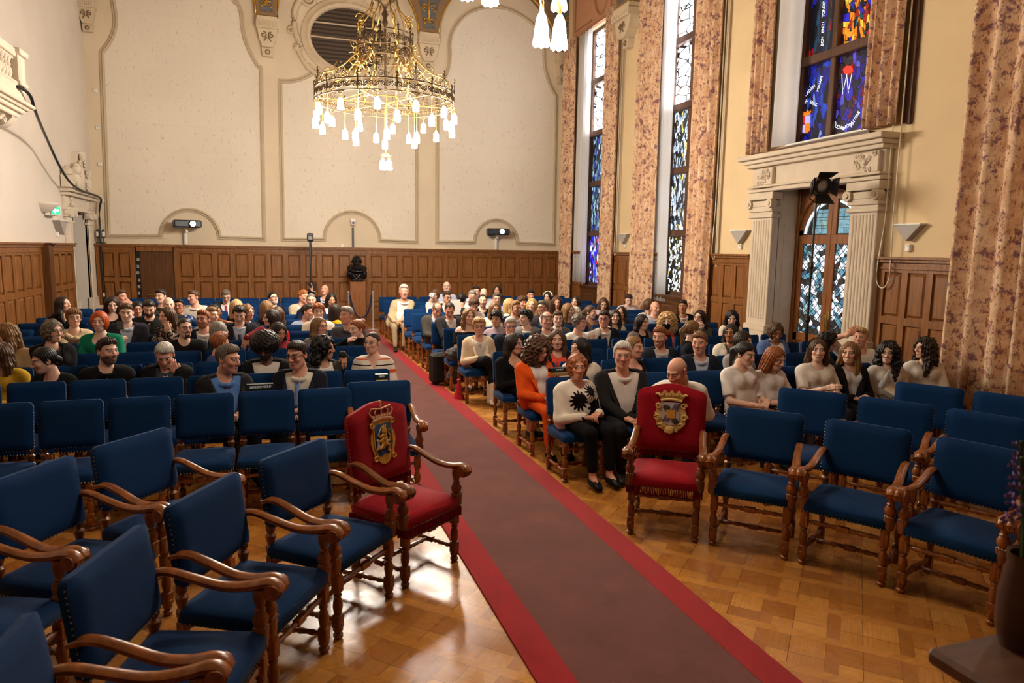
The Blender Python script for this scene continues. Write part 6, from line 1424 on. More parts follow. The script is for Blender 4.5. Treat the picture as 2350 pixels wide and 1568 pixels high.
def glasses_mesh(kind):
    if kind not in GLM:
        m = MB(); r = .0014 if kind == 1 else .0026
        for sx in (-1, 1):
            m.tube([(sx*.032+.021*math.cos(2*PI*i/14), -.099+.010*((sx*.032+.021*math.cos(2*PI*i/14))/.05)**2, .009+.0165*math.sin(2*PI*i/14)) for i in range(14)], r, 4, closed=True)
            m.tube([(sx*.053, -.089, .013), (sx*.074, -.04, .012), (sx*.080, .012, .010)], r, 4)
        m.tube([(-.011, -.0995, .012), (0, -.102, .015), (.011, -.0995, .012)], r, 4)
        o = m.build('spectacles', FRM[kind]); GLM[kind] = o.data; bpy.data.objects.remove(o)
    return GLM[kind]
# ---- patterned clothes
def pattern_mat(pat, base):
    k = 'pattern_'+pat
    if k in MATS: return MATS[k]
    t = NT(k); v = t.coord('Object')
    if pat == 'stripe':
        sx = t.add('SeparateXYZ'); t.link(v, sx.inputs[0]); mr = t.add('MapRange'); mr.inputs[1].default_value = .55; mr.inputs[2].default_value = 1.05; t.link(sx.outputs[2], mr.inputs[0])
        w, o_, g, b = srgb(232, 222, 206), srgb(226, 92, 52), srgb(120, 116, 116), srgb(26, 24, 34)
        c = t.ramp(mr.outputs[0], [(0, w), (.40, o_), (.47, w), (.56, b), (.585, w), (.68, o_), (.70, w), (.79, g), (.81, w), (.88, b), (.90, w)], 'CONSTANT')
    elif pat == 'flower':
        a = t.noise(v, 7.5, 2, .5); w1 = t.add('TexVoronoi', feature='F1'); w1.inputs['Scale'].default_value = 5.0; t.link(v, w1.inputs['Vector'])
        sp = t.add('SeparateXYZ'); df = t.add('VectorMath', operation='SUBTRACT'); t.link(v, df.inputs[0]); t.link(w1.outputs['Position'], df.inputs[1]); t.link(df.outputs[0], sp.inputs[0])
        at_ = t.add('Math', operation='ARCTAN2'); t.link(sp.outputs[0], at_.inputs[0]); t.link(sp.outputs[2], at_.inputs[1])
        mu = t.add('Math', operation='MULTIPLY'); mu.inputs[1].default_value = 13; t.link(at_.outputs[0], mu.inputs[0]); si = t.add('Math', operation='SINE'); t.link(mu.outputs[0], si.inputs[0])
        sc_ = t.add('Math', operation='MULTIPLY_ADD'); sc_.inputs[1].default_value = .018; t.link(si.outputs[0], sc_.inputs[0]); sub = t.add('Math', operation='SUBTRACT'); sub.inputs[0].default_value = .064
        sc_.inputs[2].default_value = .0
        dd = t.add('Math', operation='ADD'); ln = t.add('VectorMath', operation='LENGTH'); t.link(df.outputs[0], ln.inputs[0]); t.link(ln.outputs['Value'], dd.inputs[0]); t.link(sc_.outputs[0], dd.inputs[1])
        pk = t.add('SeparateColor'); t.link(w1.outputs['Color'], pk.inputs[0]); mm = t.add('Math', operation='MULTIPLY'); mm.inputs[1].default_value = .115; t.link(pk.outputs[0], mm.inputs[0])
        cmp_ = t.add('Math', operation='LESS_THAN'); t.link(dd.outputs[0], cmp_.inputs[0]); t.link(mm.outputs[0], cmp_.inputs[1])
        c = t.ramp(cmp_.outputs[0], [(.4, srgb(238, 228, 214)), (.6, srgb(22, 20, 24))])
    else:
        a = t.noise(v, 26 if pat == 'blouse' else 18, 2, .6)
        c = t.ramp(a, [(.44, srgb(176, 152, 130)), (.52, srgb(34, 32, 38))]) if pat == 'blouse' else t.ramp(a, [(.5, srgb(32, 50, 92)), (.62, srgb(190, 200, 220))])
    t.link(c, t.b.inputs['Base Color']); MATS[k] = t.set(.9, 0, .15); return MATS[k]
def frame_from(dirx, up):
    x = Vector(dirx).normalized(); z = Vector(up); z = (z-x*z.dot(x)); z = z.normalized() if z.length > 1e-4 else x.orthogonal().normalized(); y = z.cross(x)
    return np.array([[x[0], y[0], z[0]], [x[1], y[1], z[1]], [x[2], y[2], z[2]]])
def ik(sh, wr, hint, l1=.27, l2=.25):
    sh, wr, hint = (np.array(v, float) for v in (sh, wr, hint)); d = wr-sh; L = np.linalg.norm(d)
    if L > (l1+l2)*.985: k = L/((l1+l2)*.985); l1 *= k; l2 *= k
    t = (l1*l1-l2*l2+L*L)/(2*L); h = math.sqrt(max(l1*l1-t*t, 1e-6)); n = d/L; p = hint-n*(hint @ n); p /= (np.linalg.norm(p)+1e-9)
    return sh+n*t+p*h
SHOES = {}
PERSONS = []
def make_person(px, py, row, yaw, pitch, sex, hair, hcol, skin, top, ex, label):
    lod = 0 if row <= 2 else 1 if row <= 5 else 2
    fem = sex == 'f'; sc = ex.get('sc', 1.0); fat = ex.get('fat', 1.0)*(.98 if fem else 1.04)
    yb = rowY(row)-.24-ex.get('fw', 0); H = on_y(px, py, yb)
    tot = math.degrees(math.atan2(-H[0], H[1]))+yaw
    by = ex.get('yaw_b', max(-150, min(150, tot*.30 if abs(yaw) < 90 else tot*.75)))
    bx = H[0]+ex.get('xo', 0); o_loc = np.array([bx, rowY(row)-.25, 0.0]); o_rz = math.radians(by)
    cb, sb = math.cos(o_rz), math.sin(o_rz)
    toL = lambda w: np.array([cb*(w[0]-o_loc[0])+sb*(w[1]-o_loc[1]), -sb*(w[0]-o_loc[0])+cb*(w[1]-o_loc[1]), w[2]])
    h = toL(H); hz = h[2]
    ry = math.radians(tot-by); rp = math.radians(pitch)
    R3 = (Matrix.Rotation(ry, 3, 'Z') @ Matrix.Rotation(rp, 3, 'X')); RN = np.array(R3)*sc
    # neck root follows the head
    nk = h+RN @ np.array((0, .028, -.150))
    shz = nk[2]-.055; shc = np.array([nk[0]*.9, nk[1]*.8+.015, shz]); sw = (.158 if fem else .182)*(.6+.4*fat)
    hip = np.array([0, .02, .55])
    if shz < .80: hip = np.array([0, .02, .53])
    ch = shc*.72+hip*.28; be = shc*.3+hip*.7; E = 1.32     # torso flattened front to back
    S_ = np.array((1, E, 1), f32)
    fe = lambda P, a, b, ra, rb=None: dcap((P-np.asarray(shc, f32))*S_, (np.asarray(a)-shc)*S_, (np.asarray(b)-shc)*S_, ra, rb)/1.12
    def torso(P):
        d = fe(P, hip+(-.07*fat, 0, 0), hip+(.07*fat, 0, 0), .125*fat)
        d = smin(d, fe(P, be+(-.045*fat, -.01, 0), be+(.045*fat, -.01, 0), .122*fat), .06)
        d = smin(d, fe(P, ch+(-sw*.42, .0, 0), ch+(sw*.42, .0, 0), .118*(.5+.5*fat)), .06)
        d = smin(d, dcap(P, shc+(-sw*.78, .012, -.012), shc+(sw*.78, .012, -.012), .058), .06)
        d = smin(d, dcap(P, nk+(0, .0, -.02), nk+(0, .012, -.08), .058, .075), .04)
        if fem:
            for s in (-1, 1): d = smin(d, dell(P, ch+(s*.068, -.078*(.5+.5*fat), .01), (.056, .050, .056)), .05)
        return d
    arms = []
    pose = ex.get('pose', 'lap'); hp = {s: (a, b, dy) for s, a, b, dy in ex.get('hand_px', [])}
    for s in (-1, 1):
        sh = shc+np.array([s*sw, .012, -.03]); hd = np.array([-s*.55, -.8, -.1]); upv = (0, 0, 1); curl = 1.0 if False else .75; vis = True
        if pose == 'lap': wr = np.array([s*.085, -.25, .615]); hd = np.array([-s*.8, -.55, -.05]); wr[2] += .02*(s > 0)
        elif pose == 'knees': wr = np.array([s*.09, -.33, .60]); hd = np.array([-s*.6, -.8, -.2])
        elif pose == 'crossed': wr = np.array([-s*.06, shc[1]-.20, shz-.27+.02*s]); hd = np.array([-s, .1, 0.1])
        elif pose == 'fold': wr = np.array([-s*.05, shc[1]-.34, .93+.02*s]); hd = np.array([-s, .0, 0])
        elif pose == 'chest': wr = np.array([s*.08, shc[1]-.25, shz-.26+.06*s]); hd = np.array([-s*.9, -.3, .1])
        if ex.get('face') and (ex['face'] == s or (ex['face'] is True)):
            wr = h+RN @ np.array((s*.085, -.08, -.175)); hd = np.array([-s*.25, .1, 1]); upv = (0, -1, 0)
            if ex['face'] == -1 and ex.get('tissue'): hd = np.array([.25, .0, 1])
        if ex.get('phone') and s == -1: wr = np.array([-.10, shc[1]-.27, shz-.19]); hd = np.array([.5, -.3, .55]); upv = (0, -.6, .6)
        if s in hp:
            a, b, dy = hp[s]; wr = toL(on_y(a, b, yb+dy)); hd = np.array(ex.get('handdir', (-s*.4, -.5, .2)), float); hd = np.array([cb*hd[0]+sb*hd[1], -sb*hd[0]+cb*hd[1], hd[2]])
            upv = (0, -.7, .7)
        el = ik(sh, wr, (s*.5, .15, .5) if (s in hp and pose == 'lap' and wr[2] > shz-.12 and 'handdir' in ex) else (s*.55, .25, -.9) if wr[2] < shz+.05 else (s*.9, -.1, -.5)); arms.append((s, sh, el, wr, hd, upv))
    rA = .046*(.6+.4*fat)*(.9 if fem else 1.0)
    kind = top[0]; sl = 'l' if kind == 'J' else top[2]; neck = 'v' if kind == 'J' else top[3]
    def sleeves(P, infl=0.0):
        d = None
        for s, sh, el, wr, hd, u in arms:
            a = dcap(P, sh, el, rA+.010, rA)
            if sl == 'l': a = smin(a, dcap(P, el, wr, rA-.002, .034), .02)
            elif sl == 'h':
                m = sh+(el-sh)*.78; a = dcap(P, sh, m, rA+.014, rA+.014); a = np.maximum(a, ((P-np.asarray(m, f32)) @ ((el-sh)/np.linalg.norm(el-sh)).astype(f32)))
            d = a if d is None else np.minimum(d, a)
        return d
    nb = nk+np.array([0, -.012, -.045])
    def necking(P, k):
        if k == 'turtle': return -dcap(P, nk+(0, 0, .055), nk+(0, 0, .2), .075)
        if k == 'off': return shz-.055-P[..., 2]+np.zeros(P.shape[:-1], f32) if False else P[..., 2]-(shz-.035)
        d = -dcap(P, nb+(0, -.01, .02), nk+(0, .0, .12), .066, .07)
        if k == 'scoop': d = np.maximum(d, -dell(P, nb+(0, -.055, -.02), (.088, .075, .078)))
        if k in ('v', 'shirt', 'collar'): d = np.maximum(d, -dcap(P*np.array((1, .5, 1), f32), (nb+(0, -.07, .03))*np.array((1, .5, 1)), (nb+(0, -.12, -.10))*np.array((1, .5, 1)), .050, .006))
        return d
    def collar(P):
        d = None; n = 10; ps = []
        for i in range(n+1):
            a = PI/2+PI*2*i/n*.93+.22; ps.append(nk+np.array([(.074+.010*(1-math.sin(a)))*math.cos(a)*sc, (.068 if math.sin(a) > 0 else .098)*math.sin(a)*sc-.002, -.016-.036*(1-math.sin(a))*.8]))
        for a, b in zip(ps, ps[1:]):
            q = dcap(P*np.array((1, 1, .55), f32), a*np.array((1, 1, .55)), b*np.array((1, 1, .55)), .0125); d = q if d is None else np.minimum(d, q)
        return d
    res = (.0125, .016, .021)[lod]
    pts = np.array([hip+(-.26, -.2, -.16), hip+(.26, .2, 0), shc+(-.26, -.2, 0), shc+(.26, .2, .14)]+[a[i] for a in arms for i in (1, 2, 3)])
    lo, hi = pts.min(0)-.07, pts.max(0)+.07; lo[2] = max(lo[2], .40)
    noise = lambda P: .004*np.sin(P[..., 0]*38+P[..., 2]*21)*np.sin(P[..., 1]*33-P[..., 2]*44+1)
    inner = lambda P: np.maximum(torso(P)-.006, necking(P, 'shirt' if not (ex.get('tee') or top[3]) else 'crew'))
    outerJ = lambda P: smin(torso(P)-.018, sleeves(P)-.010, .035)
    outerT = lambda P: smin(torso(P)-.008, sleeves(P)-.007, .03) if sl != 'n' else torso(P)-.006
    # ---- body
    HV, HF = head_template(fem, lod); V = [HV @ RN.T+h]; FQ = [HF]; C = [head_colors(HV, SK[skin], HC[hcol], ex)]; n0 = len(HV)
    def skinf(P):
        d = smin(dcap(P, nk+(0, -.004, .05), nk+(0, .004, -.05), .052*sc*(.92 if fem else 1.05), .062), torso(P)+.004+np.clip((shz-.10-P[..., 2])*.15, 0, .016), .03)
        for s, sh, el, wr, hd, u in arms:
            d = smin(d, smin(dcap(P, sh, el, rA*.98, rA*.86), dcap(P, el, wr, rA*.85, .027), .02), .02) if sl != 'l' else np.minimum(d, np.minimum(dcap(P, sh, el, .036, .03), dcap(P, el, wr+(wr-el)*.06, .03, .027)))
        return d
    q = np.array([nk+(-.09, -.1, .06), nk+(.09, .1, -.2), shc+(-sw-.07, -.15, -.2), shc+(sw+.07, .12, .05), hip+(-.22, -.16, -.12), hip+(.22, .14, 0)]+[a[i] for a in arms for i in (1, 2, 3)])
    BV, BFq = nets(skinf, q.min(0)-.04, q.max(0)+.04, (.0125, .016, .021)[lod]); V.append(BV); FQ.append(BFq+n0); C.append(np.tile(s255(SK[skin]), (len(BV), 1))); n0 += len(BV)
    for s, sh, el, wr, hd, u in arms:
        hv, hf = hand_template(.8 if pose in ('lap', 'knees', 'chest') and s not in hp else .35, lod)
        fa = wr-el; hdv = np.array(hd, float); M3 = frame_from(hdv, u); m = hv.copy()*(.92 if fem else 1.04)
        if s > 0: m[:, 1] *= -1; hf = hf[:, ::-1]
        off = wr+hdv/np.linalg.norm(hdv)*.012
        V.append(m @ M3.T+off); FQ.append(hf+n0); cc = np.tile(s255(tuple(v*.97 for v in SK[skin])), (len(hv), 1)); C.append(cc); n0 += len(hv)
    VV = np.concatenate(V); FF = np.concatenate(FQ)
    body = npmesh('person', VV, FF, SKIN, None, True, None, np.concatenate(C)); body.location = o_loc; body.rotation_euler = (0, 0, o_rz)
    tag(body, label, 'person')
    def part(name, fn, mat, lo=lo, hi=hi, r=res):
        v, f = nets(fn, lo, hi, r)
        if len(v): return npmesh(name, v, f, mat, body)
    def front(P1, fld):           # y of the front surface at (x, z)
        xs = np.asarray(P1, f32); ys = np.linspace(lo[1], shc[1]+.15, 60, dtype=f32)
        G = np.stack([np.repeat(xs[:, None, 0], 60, 1), np.repeat(ys[None], len(xs), 0), np.repeat(xs[:, None, 1], 60, 1)], -1)
        D = fld(G); ins = D < 0; i = np.where(ins.any(1), np.maximum(ins.argmax(1), 1), 40); r_ = np.arange(len(xs)); d0, d1 = D[r_, i-1], D[r_, i]; return ys[i-1]+(ys[1]-ys[0])*np.clip(d0/(d0-d1+1e-9), 0, 1)
    def strip(name, cols, fld, mat, off, th=.006):
        nr = len(cols); nc = len(cols[0]); P1 = [p for r in cols for p in r]; y = front(P1, fld)-off
        y = y.reshape(nr, nc)
        for _ in range(3): y[1:-1] = (y[:-2]+2*y[1:-1]+y[2:])/4
        vs = [(p[0], yy, p[1]) for p, yy in zip(P1, y.ravel())]; vs += [(a, b-th, c_) for a, b, c_ in vs]; K = nr*nc
        f = [(r*nc+c_, r*nc+c_+1, (r+1)*nc+c_+1, (r+1)*nc+c_) for r in range(nr-1) for c_ in range(nc-1)]; f += [tuple(i+K for i in g[::-1]) for g in f]
        ed = list(range(nc))+[r*nc+nc-1 for r in range(1, nr)]+[(nr-1)*nc+i for i in range(nc-2, -1, -1)]+[r*nc for r in range(nr-2, 0, -1)]
        f += [(a, b, b+K, a+K) for a, b in zip(ed, ed[1:]+ed[:1])]
        m = MB(); m.add(vs, f); return m.build(name, mat, body, True)
    if kind == 'J':
        vw = np.array([nb[0], 0, 0]); zt = nb[2]+.05; zb_ = shz-.36; tw = (.092 if not ex.get('tee') else .10)*ex.get('open', 1.0)**.7; w0 = .012*ex.get('open', 1.0)**3
        def wedge(P):
            t = np.clip((P[..., 2]-zb_)/(zt-zb_), 0, 1.2); cx_ = be[0]+(shc[0]-be[0])*np.clip((P[..., 2]-be[2])/(shc[2]-be[2]), 0, 1)
            return np.maximum(np.abs(P[..., 0]-cx_)-(w0+tw*t), P[..., 1]-(shc[1]*.6+.0-.02))
        jf = lambda P: smax(np.maximum(outerJ(P), -dcap(P, nb+(0, -.015, .015), nk+(0, .0, .12), .064, .075)), -wedge(P), .006)+noise(P)*.6
        jk = part('jacket', jf, cloth(top[1]))
        pr = part('shirt' if not ex.get('tee') else 'tee_shirt', (lambda P: np.minimum(inner(P), collar(P))) if not ex.get('tee') else inner, cloth(top[2]), np.minimum(lo, nk-.1), np.maximum(hi, nk+.05), res*.85)
        if lod < 2 or row < 8:
            cxf = lambda z: be[0]+(shc[0]-be[0])*min(1, max(0, (z-be[2])/(shc[2]-be[2])))
            for s in (-1, 1):
                cols = []
                for i in range(8):
                    t = i/7; z = zb_+.02+(zt-.03-zb_)*t; w = w0+tw*min(1, (z-zb_)/(zt-zb_)); bulge = .046*math.sin(min(1, t*1.25)*PI*.82)+.004
                    cols.append([(cxf(z)+s*(w-.006+bulge*j/2), z) for j in range(3)])
                strip('lapel', cols, outerJ, cloth(tuple(min(255, v*1.12+3) for v in top[1])), .003, .004)
        if top[3]:
            cols = []
            for i in range(9):
                t = i/8; z = nb[2]-.008-(nb[2]-.62-.0)*t; w = (.016 if t > 0 else .02)*(1 if t == 0 else .8)+.017*t
                cx_ = be[0]+(shc[0]-be[0])*min(1, max(0, (z-be[2])/(shc[2]-be[2]))); cols.append([(cx_+w*(j-1), z) for j in range(3)])
            strip('necktie', cols, inner, cloth(top[3], .6), .013, .012)
    else:
        mat = pattern_mat(ex['pat'], top[1]) if ex.get('pat') else cloth(top[1])
        tf = lambda P: smax(outerT(P), necking(P, neck), .006)+noise(P)*.5
        if neck in ('shirt', 'collar'):
            tf2 = (lambda P: np.minimum(tf(P), collar(P))) if neck == 'shirt' else tf
        elif neck == 'turtle': tf2 = lambda P: smin(tf(P), np.maximum(dcap(P, nk+(0, 0, -.06), nk+(0, 0, .03), .064), P[..., 2]-(nk[2]+.035)), .02)
        else: tf2 = tf
        nm = {'l': 'sweater' if neck in ('crew', 'turtle', 'scoop', 'v', 'off') else 'shirt', 'h': 'tee_shirt', 'n': 'sleeveless_top'}[sl]
        if neck == 'shirt': nm = 'shirt'
        tp = part(nm, tf2, mat, np.minimum(lo, nk-.1), np.maximum(hi, nk+.06))
        if neck == 'collar': part('collar', collar, cloth((226, 222, 216)), nk-.12, nk+.08, res*.7)
        if ex.get('pat') == 'stripe':
            pass
        if ex.get('logo'):
            m = MB()
            for i in range(4):
                zz = ch[2]+.045-.016*i; xx = ch[0]+.07; y = front([(xx, zz)], outerT)[0]-.012
                m.box((xx, y, zz), (.036-.006*(i % 2), .003, .006))
            m.build('chest_print', cloth((216, 150, 110)), body)
        if ex.get('scarf'):
            m = MB(); m.tube([nk+np.array([.085*math.cos(a), .07*math.sin(a)-.01, -.04+.01*math.sin(3*a)]) for a in np.linspace(0, 2*PI, 14)[:-1]], .030, 7, closed=True)
            for s in (-1, 1): m.tube([nk+np.array([s*.05, -.09, -.05]), nk+np.array([s*.06, -.15, -.18]), nk+np.array([s*.05, -.16, -.32])], [.03, .028, .026], 6)
            m.build('scarf', noisy('scarf_print', srgb(*ex['scarf']), 30, .7, .9), body, True)
    # ---- hair, spectacles and small things on the head
    HMX = Matrix.Translation(h) @ (R3.to_4x4() @ Matrix.Scale(sc, 4))
    hv, hf = hair_mesh(hair, lod)
    key = ('hairmesh', hair, min(lod, 2))
    if key not in HAIR:
        oh = npmesh('hair', hv, hf, hair_mat(hcol)); HAIR[key] = oh.data; bpy.data.objects.remove(oh)
    oh = bpy.data.objects.new('hair', HAIR[key]); COL.objects.link(oh); oh.parent = body; oh.matrix_local = HMX
    oh.material_slots[0].link = 'OBJECT'; oh.material_slots[0].material = hair_mat(hcol)
    if hcol == 'wht': oh['label'] = 'white hair'
    if ex.get('gl'):
        og = bpy.data.objects.new('spectacles', glasses_mesh(ex['gl'])); COL.objects.link(og); og.parent = body; og.matrix_local = HMX
    if ex.get('sun'):
        og = bpy.data.objects.new('sunglasses', glasses_mesh(2)); COL.objects.link(og); og.parent = body; og.matrix_local = HMX @ Matrix.Translation((0, .04, .085)) @ Matrix.Rotation(-.7, 4, 'X')
    if ex.get('mask'):
        v, f = nets(lambda P: np.maximum(dell(P, (0, -.065, -.05), (.064, .055, .058)), P[..., 2]+.012+.25*np.abs(P[..., 0])), (-.1, -.14, -.13), (.1, .0, .03), .006)
        om = npmesh('face_mask', v, f, cloth((20, 20, 22)), body); om.matrix_local = HMX
    if ex.get('band') or ex.get('hairband'):
        m = MB(); w = .020 if ex.get('band') == 2 else .011
        m.tube([(.105*math.cos(a), .0+.03*math.sin(a), .03+.10*math.sin(a)) for a in np.linspace(-.1, PI+.1, 14)], w, 6, 0, None, False, .5)
        ob = m.build('hair_band', cloth((234, 226, 216) if ex.get('band') else (20, 20, 22)), body, True); ob.matrix_local = HMX
    if hair in ('bob', 'long', 'tied', 'curlyback') and fem and ex.get('smile') and row <= 2:
        m = MB()
        for s in (-1, 1): m.lathe([(0, -.014), (.009, -.01), (.012, 0), (.007, .01), (0, .013)], 8, (s*.086, -.0, -.045))
        ob = m.build('earring', gold, body, True); ob.matrix_local = HMX
    # ---- legs
    tc = ex.get('trous', (36, 36, 44)); vis = ex.get('legs')
    if abs(by) < 50:
        lg = []
        for s in (-1, 1):
            kn = np.array([s*.105, -.40, .50]); an = np.array([s*.10, -.41, .105]); toe = np.array([s*.115, -.55, .035])
            if vis == 'aisle': an = np.array([s*.09, -.44, .105]); toe = np.array([s*.10, -.58, .035])
            if ex.get('pose') == 'knees': kn = np.array([s*.17, -.42, .50]); an = np.array([s*.12, -.38, .105]); toe = np.array([s*.16, -.52, .035])
            if ex.get('skirt'): kn[0] *= .6; an[0] *= .5; toe[0] *= .6
            if vis == 'cross':
                if s == -1: kn = np.array([.0, -.44, .62]); an = np.array([.26, -.42, .34]); toe = np.array([.32, -.52, .27])
                else: kn = np.array([.10, -.40, .50]); an = np.array([.09, -.40, .105]); toe = np.array([.09, -.54, .035])
            lg.append((s, kn, an, toe))
        kf = fat*(.92 if fem else 1.0)
        def legs(P, end=1.0, r0=.082, r1=.060, r2=.047):
            d = None
            for s, kn, an, toe in lg:
                a = dcap(P, (s*.085, .0, .53), kn, r0*kf, r1*kf); a = smin(a, dcap(P, kn, kn+(an-kn)*end, r1*kf, r2), .03); d = a if d is None else smin(d, a, .012)
            return smin(d, dcap(P, (-.07, .03, .53), (.07, .03, .53), .105*kf), .04)
        L = np.array([p for l in lg for p in l[1:]]+[[-.2, .1, .6], [.2, -.1, .3]])
        bare = vis == 'bare'
        if vis or row < 6:
            end = .45 if bare or ex.get('skirt') else .80 if ex.get('bare_ankle') else .93
            tr_ = part('trousers' if not (bare or ex.get('skirt')) else 'skirt', lambda P: legs(P, end), cloth(tc), L.min(0)-.13, L.max(0)+.13, (.016, .02, .026)[lod] if vis else .028)
            for s, kn, an, toe in lg:
                m = MB(); up = np.array([0, 0, 1.0]); m.tube([an+np.array([0, .035, -.035]), an+np.array([0, .0, -.03]), (an+toe)/2+np.array([0, 0, -.004]), toe+np.array([0, .02, 0]), toe], [.034, .042, .042, .040, .022], 8, 0, None, False, .75)
                m.tube([an+np.array([0, .04, -.062]), toe+np.array([0, .01, -.010])], [.028, .032], 6, 0, None, False, .3)
                m.build('shoe', cloth(ex.get('shoes', (30, 26, 24)), .4), body, True)
            if bare or ex.get('bare_ankle') or ex.get('skirt') or vis == 'cross':
                def calf(P):
                    d = None
                    for s, kn, an, toe in lg:
                        a = smin(dcap(P, kn+(an-kn)*.3, an, .045, .030), dcap(P, an, an+(toe-an)*.5, .03, .028), .02); d = a if d is None else np.minimum(d, a)
                    return d
                c_ = part('stocking', calf, cloth(SK[skin]) if vis != 'cross' else cloth((226, 216, 206)), L.min(0)-.1, L.max(0)+.1, .014)
    PERSONS.append((body, row, H[0], label, arms, o_loc, o_rz, h))
    return body
for s in PEOPLE: make_person(*s)
# ------------------------------------------------------------------ rows of side chairs, then their labels
for k in range(14):
    for j in range(1 if k == 0 else 0, 10):
        x = LX(j)
        if x > -3.62 and not (k > 10 and x < -3.2): place_side(k, 'L', j, x, random.uniform(-.015, .015), random.uniform(-.02, .02))
    for j in range(10):
        if (k, j) in ((3, 0),): continue
        x = RX(j)
        if k < 1 and j > 9: continue
        place_side(k, 'R', j, x, random.uniform(-.015, .015), random.uniform(-.02, .02))
taken = {}
for (b, row, hx, lab, *_r) in PERSONS:
    blk = 'R' if hx > 1.8 else 'L'
    c = sorted((abs(s[4]-hx), i) for i, s in enumerate(SIDE) if s[1] == row and s[2] == blk and i not in taken)
    if c and c[0][0] < .45: taken[c[0][1]] = lab
GONE = set()
for i, (o, k, blk, j, x) in enumerate(SIDE):
    if i in taken: lab = ' '.join(('blue side chair under the '+taken[i]).split()[:16]).rstrip(',')
    else: lab = 'empty blue side chair, %s row of the %s block, %s seat from the aisle' % ('front' if k == 0 else ORD[k], 'left' if blk == 'L' else 'right', ORD[j])
    tag(o, lab, 'chair', 'blue side chairs in rows, %s block' % ('left' if blk == 'L' else 'right'))
# ------------------------------------------------------------------ cards on the chair backs
def card(word, px, py, Y, w, h, size, label):
    p = on_y(px, py-3, Y); o = empty('seat_card', tuple(p), random.uniform(-.05, .05))
    m = MB(); m.box((0, 0, 0), (w, .006, h), 0, None, .002); m.box((0, .055, 0), (w, .006, h), 0, None, .002); m.box((0, .028, h/2-.004), (w, .06, .006)); m.build('card', noisy('card_black', srgb(20, 26, 28), 10, .1, .5), o)
    m = MB(); m.box((0, -.004, -h/2-.016), (w*.98, .012, .034), 0, None, .003); m.build('brass_strip', noisy('card_strip', srgb(190, 160, 96), 20, .1, .4, .3), o)
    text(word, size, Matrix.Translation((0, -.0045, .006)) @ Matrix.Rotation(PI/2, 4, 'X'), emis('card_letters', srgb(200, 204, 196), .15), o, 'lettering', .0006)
    tag(o, label, 'card')
card('GERESERVEERD', 597, 893, rowY(0)+.03, .21, .058, .026, 'black seat card reading GERESERVEERD on a front left chair back')
card('PERS', 876, 869, rowY(0)+.03, .11, .05, .024, 'small black seat card reading PERS on the armchair back by the aisle')
card('FAMILIE', 1284, 853, rowY(0)+.04, .19, .044, .022, 'black seat card reading FAMILIE behind the black flower jacket')
# ------------------------------------------------------------------ luggage in the aisle
p = on_z(1013, 886); o = empty('suitcase', (p[0]+.02, p[1]+.12, 0), .25)
m = MB(); m.box((0, 0, .27), (.34, .22, .46), 0, None, .04); m.build('shell', noisy('suitcase_black', srgb(22, 20, 20), 30, .2, .6), o)
m = MB(); m.tube([(.06, -.12, .06), (.06, -.12, .50)], .010, 6); m.build('rail', steel, o)
for sx in (-1, 1): m = MB(); m.tube([(sx*.12-.015, 0, .03), (sx*.12+.015, 0, .03)], .03, 10); m.build('wheel', black, o)
m = MB(); m.tube([(-.06, 0, .5), (-.06, 0, .53), (.06, 0, .53), (.06, 0, .5)], .012, 6); m.build('handle', black, o); tag(o, 'black wheeled suitcase standing at the red carpet border', 'suitcase')
p = on_y(1044, 822, 10.05)
v, f = nets(lambda P: smin(smin(dell(P, (0, 0, .05), (.15, .13, .12)), dell(P, (.03, -.03, -.13), (.13, .12, .11)), .05), dell(P, (.0, .02, -.28), (.13, .13, .12)), .04)+.012*np.sin(P[..., 0]*45+P[..., 2]*30)*np.sin(P[..., 2]*55+P[..., 1]*20), (-.22, -.22, -.44), (.22, .2, .22), .016)
o = npmesh('bundled_coat', v, f, noisy('coat_grey', srgb(74, 72, 68), 20, .3, .95)); o.location = p; tag(o, 'bundled dark grey coat and bag on the chair above the suitcase', 'coat')
p = on_z(1053, 916); m = MB(); m.lathe([(.085, 0), (.075, .04), (.05, .14), (.022, .24), (.03, .28), (.0, .3)], 9); o = m.build('red_cloth_bag', noisy('bag_red', srgb(196, 22, 40), 30, .2, .7), None, .8, tuple(p)); tag(o, 'small bright red gathered bag hanging at the aisle behind the cream jacket', 'bag')
p = on_z(1140, 934); o = empty('tote_bag', tuple(p), .3); m = MB(); m.box((0, .08, .16), (.09, .26, .32), 0, None, .03); m.build('sack', noisy('tote_white', srgb(220, 212, 192), 20, .1, .9), o)
m = MB(); m.tube([(0, .0, .31), (0, .02, .42), (0, .12, .43), (0, .16, .31)], .012, 6); m.build('handle', noisy('tote_green', srgb(60, 64, 44), 10, .1, .8), o); tag(o, 'cream tote bag on the floor beside the white shoe', 'bag')
